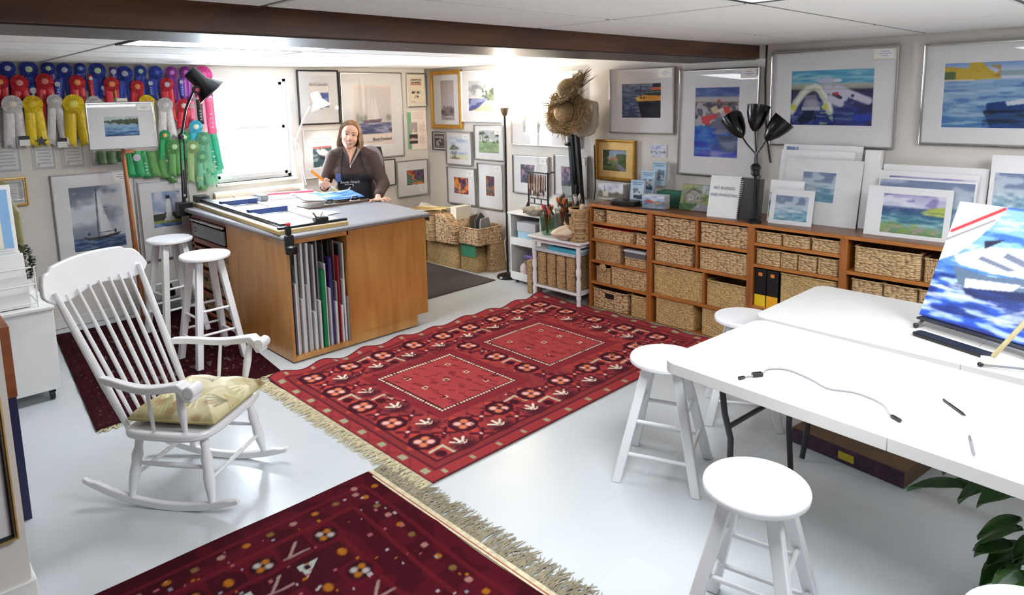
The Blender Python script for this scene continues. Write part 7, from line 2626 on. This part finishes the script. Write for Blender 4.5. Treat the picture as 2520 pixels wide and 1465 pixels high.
# ================================================================== BLACK STUDIO EASEL WITH HATS
be = thing('studio_easel', 'black metal easel mast behind the side table, hung with straw hats', 'easel', (4.93, 4.14, 0))
MB().bar((-.02, -.07, .01), (.0, .12, 1.86), .115, .05, up=(1, 0, 0)).build('mast', K['black'], be, bevel=.005)
MB().bar((-.048, -.045, .30), (-.030, .115, 1.75), .035, .02, up=(1, 0, 0)).build('slide_rail', K['blackg'], be, bevel=.003)
MB().box(-.10, -.28, .10, .05, .24, .15).build('foot_beam', K['black'], be, bevel=.005)
MB().box(-.10, -.28, .0, .06, -.24, .10).box(-.10, .20, .0, .06, .24, .10).build('foot_blocks', K['black'], be, bevel=.004)
MB().cyl((-.05, .10, 1.43), (-.03, .15, 1.43), .02).build('knob', K['black'], be)
MB().tube([(.10, -.085, 1.42), (.10, -.095, 1.0), (.09, -.09, .9)], .006, 6).build('side_rod', K['black'], be)
STRW = mat('straw', (158, 130, 88), .8, var=.3, scale=60, bump=.5, bscale=150)
STRD = mat('dark_straw', (128, 106, 72), .85, var=.3, scale=60, bump=.5, bscale=150)


def hat(name, lab, loc, rot, s, seed, mt):
    rr = random.Random(seed)
    t = thing(name, lab, 'hat', loc, 0, 'straw hats on the easel')
    t.rotation_euler = rot
    nu = 48

    def fn(u, v):
        a = u * 2 * PI
        if v < .5:
            q = v / .5
            r = .004 + .092 * math.sin(q * PI / 2)
            z = .095 * math.cos(q * PI / 2) ** .8 + .012
        else:
            q = (v - .5) / .5
            r = .096 + .105 * q
            z = .012 - .012 * q + .018 * math.sin(a * 3 + seed) * q + .008 * math.sin(a * 7) * q
        k = 1 + .02 * math.sin(v * 60)
        return (r * k * math.cos(a) * s, r * k * math.sin(a) * s, z * s)
    MB().grid(fn, nu, 30).build('crown_and_brim', mt, t, solid=.004)
    m = MB()
    for k in range(190):
        a = rr.random() * 2 * PI
        r0 = rr.uniform(.14, .2)
        L = rr.choice([.02, .03, .04, .05, .07, .11])
        da = rr.uniform(-.6, .6)
        p0 = Vector((math.cos(a) * r0, math.sin(a) * r0, rr.uniform(-.015, .02)))
        p1 = p0 + Vector((math.cos(a + da), math.sin(a + da), rr.uniform(-.3, .5))) * L
        m.tube([p0 * s, p0.lerp(p1, .5) * s + Vector((0, 0, .004)), p1 * s], [.0042, .0036, .0008], 4)
    for k in range(160):
        a = rr.random() * 2 * PI
        r0 = rr.uniform(.10, .19)
        da = rr.uniform(.15, .5) * rr.choice([-1, 1])
        p0 = Vector((math.cos(a) * r0, math.sin(a) * r0, .02))
        p1 = Vector((math.cos(a + da) * (r0 + .02), math.sin(a + da) * (r0 + .02), .03))
        m.tube([p0 * s, p0.lerp(p1, .5) * s + Vector((0, 0, .01)), p1 * s], [.003, .005, .001], 4)
    tag(m.build('straw_ends', mt, t), kind='stuff')
    return t


hat('straw_hat', 'frayed straw hat facing out, lower of the two on the easel', (4.80, 4.20, 1.735), (0, math.radians(-86), math.radians(6)), 1.06, 2, STRW)
hat('straw_hat', 'dark frayed straw hat on top of the easel mast, tilted', (4.80, 4.17, 1.93), (math.radians(-20), math.radians(-42), 0), 1.0, 5, STRD)
bg_ = blob('cloth_bag', mat('translucent_bag', (176, 168, 150), .5, var=.2, bump=.5, bscale=24), [('e', (4.95, 4.25, 1.70), (.05, .32, .16)), ('e', (4.92, 4.44, 1.66), (.06, .15, .14)), ('t', [(4.95, 4.05, 1.60), (4.95, 3.99, 1.62), (4.95, 3.98, 1.80), (4.95, 4.1, 1.82)], [.05, .045, .035, .04]), ('e', (4.94, 4.2, 1.56), (.05, .24, .07))], None, .014, 6)
tag(bg_, 'pale grey bag hanging behind the lower straw hat', 'bag')
# spread twigs on top of the hat
m = MB()
rr = random.Random(12)
for k in range(16):
    a = rr.uniform(.4, 1.9)
    p0 = Vector((4.80, 4.02, 1.95))
    d = Vector((rr.uniform(-.5, .1), -math.cos(a) * .9, math.sin(a))).normalized()
    L = rr.uniform(.10, .22)
    m.tube([p0, p0 + d * L * .5 + Vector((0, 0, .01)), p0 + d * L], [.0035, .0025, .0006], 4)
tag(m.build('palm_frond_ends', STRD), 'spray of dry palm blades sticking up from the upper hat', 'palm blades')

# ================================================================== LEFT SIDE: WHITE CART, PRINTS, PARTITION PICTURE
lc = thing('rolling_cabinet', 'white cabinet on black casters at the left edge, carrying prints', 'cabinet', (.45, 5.35, 0))
MB().box(.0, 5.06, .075, .82, 5.66, .605).build('body', K['wsat'], lc, world=True, bevel=.004)
MB().box(-.005, 5.05, .605, .826, 5.67, .625).build('top_board', K['wsat'], lc, world=True, bevel=.003)
for x in (.06, .77):
    for y in (5.11, 5.60):
        MB().cyl((x - .012, y, .034), (x + .012, y, .034), .033).box(x - .018, y - .02, .05, x + .018, y + .02, .075).build('caster', K['black'], lc, world=True)
wr = thing('wire_rack', 'white wire rack holding matted prints on the white cabinet', 'rack', (.55, 5.28, .625))
for z, x1 in ((.03, .20), (.15, .20), (.26, .185)):
    MB().tube([(-.35, -.19, z), (x1, -.19, z), (x1, .15, z), (-.35, .15, z), (-.35, -.189, z)], .0045, 6).build('wire_loop', K['wsat'], wr)
for x, y in ((.20, -.19), (.20, .15), (-.35, -.19), (-.35, .15), (0, -.19)):
    MB().cyl((x, y, 0), (x, y, .265), .004, n=6).build('wire_post', K['wsat'], wr)
for k in range(9):
    y = 5.12 + k * .032
    o = MB().hexa([(-.30, 0, 0), (.17 - .012 * (k % 3), 0, 0), (.17 - .012 * (k % 3), .018, 0), (-.30, .018, 0)], [(-.30, .02, .34), (.16 - .012 * (k % 3), .02, .34), (.16 - .012 * (k % 3), .038, .34), (-.30, .038, .34)]).build('matted_print', [K['matb'], BM['white'], BM['pale grey']][k % 3])
    o.location = (.55, y, .632)
    tag(o, ORD[k] + ' white matted print from the front in the wire rack', 'print', 'matted prints in the wire rack')
t = thing('framed_print', 'print with a pale blue mat and white frame standing in the wire rack', 'picture', (.50, 5.43, .64), math.radians(0))
t.rotation_euler.x = math.radians(-7)
MB().box(-.25, 0, 0, .235, .014, .74).build('board', K['wsat'], t, bevel=.003)
MB().box(-.235, -.002, .02, .215, 0, .71).build('blue_mat', mat('pale_blue_mat', (140, 184, 226), .7), t)
MB().box(-.235, -.004, .02, .16, -.002, .66).build('print_area', K['cream'], t)
gv2 = thing('green_bottle', 'tall olive green carved figure behind the prints at the left edge', 'figure', (.74, 5.60, .625))
gv2.name = 'tall_figure'
blob('figure_body', mat('olive_wood', (118, 112, 70), .6, var=.3, scale=12), [('t', [(0, 0, .1), (.02, 0, .35), (.01, 0, .55), (-.05, 0, .70)], [.035, .03, .04, .035]), ('e', (-.05, 0, .73), (.06, .04, .04))], gv2, .01, 4)
pl_ = thing('potted_plant', 'small dark green bushy plant in a white pot on the white cabinet', 'plant', (.765, 5.56, .625))
MB().lathe([(.035, 0), (.05, .09), (.055, .1), (.045, .1), (.03, .02)], 20).build('pot', K['wsat'], pl_)
LFM = mat('dark_leaf', (44, 66, 44), .5, var=.4, scale=20)
m = MB()
rr = random.Random(21)
for k in range(420):
    a, b_ = rr.random() * 2 * PI, rr.random()
    r = .06 * math.sin(b_ * PI) ** .6 * rr.uniform(.5, 1)
    p = Vector((math.cos(a) * r, math.sin(a) * r, .09 + b_ * .24))
    d = Vector((math.cos(a + .5), math.sin(a + .5), rr.uniform(-.2, .6))).normalized() * .03
    n_ = d.cross(Vector((0, 0, 1))).normalized() * .010
    m.add([p, p + d * .5 + n_, p + d, p + d * .5 - n_], [(0, 1, 2, 3)])
tag(m.build('foliage', LFM, pl_, smooth=False), kind='stuff')
# small desk with navy legs just behind the partition
dk = thing('wooden_stand', 'brown wooden stand with a navy metal leg at the left edge', 'stand', (.1, 3.88, 0))
MB().box(-.40, 3.62, .60, .418, 4.10, .93).build('drawer_box', wood('warm_stand_wood', (116, 58, 26), (156, 86, 40), .4, 'X'), dk, world=True, bevel=.004)
NVL = mat('navy_metal', (34, 34, 74), .4, var=.05)
for x in (-.36, .40):
    for y in (3.66, 4.06):
        MB().box(x - .016, y - .016, 0, x + .016, y + .016, .60).build('leg', NVL, dk, world=True, bevel=.003)
MB().box(.384, 3.66, .44, .416, 4.06, .47).build('side_brace', NVL, dk, world=True)
# picture hung low on the partition
pp = thing('framed_painting', 'gilt edged picture hung low on the partition at the left edge', 'picture', (.05, 3.018, .555))
frame_bars(.245, .28, .016, .025, 'frame', K['goldpale'], pp, .002)
frame_bars(.232, .267, .008, .028, 'inner_edge', K['dgrey'], pp, .001)
MB().box(-.235, -.006, -.27, .235, -.002, .27).build('backing', K['paper'], pp)
mount_board(.23, .265, -.13, .12, -.15, .15, -.012, K['matb'], pp)
flat_art(p_wave(99), -.13, .12, -.15, .15, -.0091, pp)
MB().box(-.228, -.018, -.262, .228, -.016, .262).build('glass', K['glass'], pp)
# odds and ends by the back wall under the lighthouse picture
t = thing('storage_bin', 'low grey storage bin under the lighthouse picture', 'bin', (1.98, 6.52, .012))
MB().box(-.16, -.10, 0, .14, .12, .14).build('bin', K['clear'], t, bevel=.01)
MB().box(-.14, -.08, .01, .12, .10, .09).build('contents', BM['grey'], t, bevel=.01)
t = thing('ink_bottle', 'small black bottle standing on the grey bin', 'bottle', (1.96, 6.50, .153))
MB().lathe([(.03, 0), (.035, .01), (.035, .06), (.012, .085), (.012, .11)], 16).build('bottle', K['blackg'], t)

# ================================================================== ON AND UNDER THE TABLES
TZ = .7405


def p_boatcanvas():
    c = Cv(190, 170, (80, 140, 210), 101)
    c.vgrad([(0, (150, 196, 236)), (.35, (130, 184, 230)), (.6, (70, 120, 190)), (.75, (40, 84, 190)), (1, (30, 76, 190))])
    c.streaks(5, 30, (226, 238, 246), (40, 90, 190), 0, 1, .57, .7)
    c.streaks(4, 20, (190, 214, 232), (20, 34, 110), .6, 1, .56, .8)
    c.poly([(0, 0), (.36, 0), (.30, .16), (.22, .30), (.12, .44), (.0, .52)], (238, 236, 236))
    c.line(.02, .26, .34, .02, .012, (214, 60, 70))
    c.line(.0, .34, .3, .12, .007, (150, 144, 150))
    c.poly([(.10, .46), (.3, .34), (.62, .30), (.98, .46), (.8, .52), (.4, .54), (.16, .52)], (232, 234, 232))
    c.poly([(.3, .42), (.56, .48), (.5, .5), (.28, .45)], (120, 128, 150))
    c.poly([(.46, .36), (.8, .46), (.7, .48), (.44, .4)], (120, 128, 150))
    c.poly([(.28, .30), (.42, .26), (.3, .36)], (40, 44, 66))
    c.poly([(.12, .54), (.4, .57), (1, .46), (1, .56), (.6, .66), (.22, .70)], (96, 116, 140))
    c.poly([(.6, .60), (1, .47), (1, .56)], (240, 240, 240))
    c.poly([(.24, .62), (.62, .58), (.56, .66), (.26, .72)], (238, 238, 240))
    c.poly([(.24, .70), (.7, .62), (.84, .60), (.6, .74), (.3, .76)], (34, 44, 90))
    c.ell(.86, .30, .04, .07, (44, 52, 84))
    c.poly([(.72, .74), (.96, .58), (1, .66), (.7, .86), (.45, .9)], (190, 206, 214), .8)
    c.streaks(5, 26, (236, 240, 244), (36, 60, 130), .68, .92, .58, .7)
    return c


cn = thing('canvas_painting', 'large blue painting of a white boat on a table easel', 'painting', (3.57, .69, TZ + .05), math.atan2(-.44, -.16))
# local x along the bottom edge toward the right of the view, y into the canvas
CW, CH, LE_ = .62, .57, .25
cgrid('painted_face', soften(p_boatcanvas().a), lambda u, v: (-.25 + u * CW, v * LE_, v * .54), K['canvas'], cn)
MB().hexa([(-.25, .002, 0), (-.25 + CW, .002, 0), (-.25 + CW, .022, -.004), (-.25, .022, -.004)], [(-.25, LE_ + .002, .54), (-.25 + CW, LE_ + .002, .54), (-.25 + CW, LE_ + .022, .536), (-.25, LE_ + .022, .536)]).build('stretcher', mat('blue_canvas_edge', (46, 84, 190), .6, var=.3), cn)
te = thing('table_easel', 'small tabletop easel under the blue boat painting', 'easel', (3.57, .69, TZ), math.atan2(-.44, -.16))
for x in (-.22, .30):
    MB().tube([(x, -.06, .008), (x, .05, .06), (x * .4 + .02, .30, .55)], .008, 8).build('front_leg', K['steel'], te)
MB().box(-.24, -.035, .036, .34, .03, .047).build('ledge', K['dgrey'], te, bevel=.003)
MB().tube([(.03, .30, .55), (.03, .50, .008)], .008, 8).build('rear_leg', K['steel'], te)
for x in (-.22, .30):
    MB().ell((x, -.062, .013), (.013, .013, .012)).build('rubber_foot', K['black'], te)
t = thing('flat_black_piece', 'thin flat black piece lying on the table before the painting', 'case', (3.44, .735, TZ), math.atan2(-.44, -.16))
MB().prism(rounded(-.17, -.035, .18, .035, .02), 0, .016).build('case', K['black'], t, bevel=.005)  # thin black slab with rounded corners
t = thing('wooden_easel_arm', 'pale wooden folding easel lying beside the boat painting', 'easel', (3.33, .50, TZ), math.radians(-75))
MB().bar((-.10, 0, .012), (.55, .0, .014), .05, .022).build('base_bar', mat('pale_painted_wood', (232, 228, 214), .5), t, bevel=.004)
MB().bar((-.06, .0, .03), (.20, .10, .42), .018, .014).build('raised_arm', wood('pale_easel_wood', (176, 160, 116), (206, 192, 150), .5, 'X'), t, bevel=.003)
MB().tube([(-.10, -.06, .008), (.0, -.05, .012), (.4, -.03, .02)], .005, 6).build('thin_rod', K['steel'], t)
MB().ell((-.105, -.06, .010), (.012, .01, .009)).build('rod_tip', K['black'], t)
pts = [(2.460, 1.235), (2.50, 1.225), (2.535, 1.195), (2.62, 1.20), (2.67, 1.14), (2.64, 1.03), (2.60, .95), (2.63, .86), (2.60, .76), (2.53, .71), (2.505, .685)]
cbq = thing('usb_cable', 'thin grey cable with a black plug and clip on the near table', 'cable', (2.55, 1.0, TZ))
cp = []
for i in range(len(pts) - 1):
    for k in range(5):
        f = k / 5
        p0, p1, p2, p3 = (Vector((*pts[max(0, min(len(pts) - 1, i + d))], 0)) for d in (-1, 0, 1, 2))
        q = .5 * ((2 * p1) + (-p0 + p2) * f + (2 * p0 - 5 * p1 + 4 * p2 - p3) * f * f + (-p0 + 3 * p1 - 3 * p2 + p3) * f ** 3)
        cp.append((q.x, q.y, TZ + .005))
MB().tube(cp, .0035, 8).build('wire', mat('grey_cable', (150, 150, 154), .5), cbq, world=True)
MB().bar((2.515, 1.215, TZ + .009), (2.55, 1.19, TZ + .009), .022, .016).build('ferrite', K['black'], cbq, world=True, bevel=.003)
MB().bar((2.45, 1.24, TZ + .007), (2.478, 1.230, TZ + .007), .013, .010).build('plug', K['black'], cbq, world=True, bevel=.002)
MB().bar((2.515, .70, TZ + .007), (2.495, .665, TZ + .007), .013, .010).build('plug', K['black'], cbq, world=True, bevel=.002)
for nm, p0, p1, mt, lab in (('pen', (2.782, .605), (2.69, .515), 'black', 'black pen lying on the near table'), ('pen', (2.53, .47), (2.40, .43), 'inkg', 'pale grey pen near the table edge'), ('pen', (2.86, .28), (2.80, .22), 'black', 'short dark pencil beside the glass jar')):
    t = thing(nm, lab, 'pen', (p0[0], p0[1], TZ))
    a, b_ = Vector((p0[0], p0[1], TZ + .006)), Vector((p1[0], p1[1], TZ + .006))
    MB().tube([a, a.lerp(b_, .85), b_], [.005, .0052, .001], 10).build('barrel', K[mt], t, world=True)
    MB().bar(a + Vector((0, 0, .005)), a.lerp(b_, .3) + Vector((0, 0, .005)), .003, .002).build('clip', K['silver'], t, world=True)
gj = thing('glass_jar', 'big clear glass jar at the right edge of the near table', 'jar', (2.71, .20, TZ))
MB().lathe([(.05, 0), (.085, .01), (.10, .06), (.105, .14), (.09, .20), (.095, .215), (.09, .215), (.085, .20), (.098, .14), (.09, .06), (.07, .014), (.01, .01)], 30).build('glass', K['clear'], gj)
MB().lathe([(.07, .014), (.092, .06), (.09, .09), (.01, .092)], 24).build('blue_grey_water', mat('murky_water', (150, 166, 186), .1), gj)

bx = thing('flat_carton', 'flat brown box with a dark purple printed edge on the floor under the tables', 'box', (3.47, 1.17, 0), math.radians(-8))
MB().box(-.02, -.30, 0, .40, .28, .085).build('carton', mat('brown_carton', (106, 82, 60), .7, var=.08), bx, bevel=.003)
MB().box(-.024, -.298, .002, -.02, .278, .083).build('printed_edge', mat('purple_print', (62, 36, 58), .5, var=.5, scale=24), bx)
MB().box(-.0255, -.06, .02, -.024, .02, .06).build('yellow_logo', mat('yellow_print', (196, 176, 40), .5), bx)

hp_ = thing('potted_plant', 'leafy green houseplant on the floor under the near table', 'plant', (2.93, .06, 0))
MB().lathe([(.09, 0), (.12, .18), (.13, .2), (.115, .2), (.10, .18), (.01, .17)], 26).build('pot', mat('dark_pot', (66, 52, 44), .6), hp_)
LF = mat('green_leaf', (48, 86, 32), .35, var=.35, scale=8)
rr = random.Random(33)


def leaf(L, W, name, base, dirn, parent):
    d = Vector(dirn).normalized()
    sdir = d.cross(Vector((0, 0, 1))).normalized()
    up = sdir.cross(d)
    m = MB()

    def fn(u, v):
        w_ = W * math.sin(min(1, v * 1.05) * PI) ** .7 * (1 - .35 * v)
        bend = -.35 * L * v * v
        return tuple(Vector(base) + d * (v * L) + sdir * ((u - .5) * w_) + Vector((0, 0, bend)) + up * (abs(u - .5) * W * .35))
    m.grid(fn, 4, 8)
    return m.build(name, LF, parent, solid=.0015)


for k in range(44):
    a = PI * (.40 + 1.0 * rr.random())
    h = rr.uniform(.14, .60)
    R = rr.uniform(.10, .46)
    top = Vector((math.cos(a) * R, math.sin(a) * R * .8 + .12, h))
    if k % 2 == 0:
        MB().tube([(0, 0, .18), (top.x * .4, top.y * .4, h * .8 + .1), tuple(top)], [.006, .005, .003], 6).build('stem', LF, hp_)
    leaf(rr.uniform(.13, .20), rr.uniform(.08, .12), 'leaf', top, (math.cos(a + rr.uniform(-.8, .8)), math.sin(a + rr.uniform(-.8, .8)), rr.uniform(-.6, .2)), hp_)
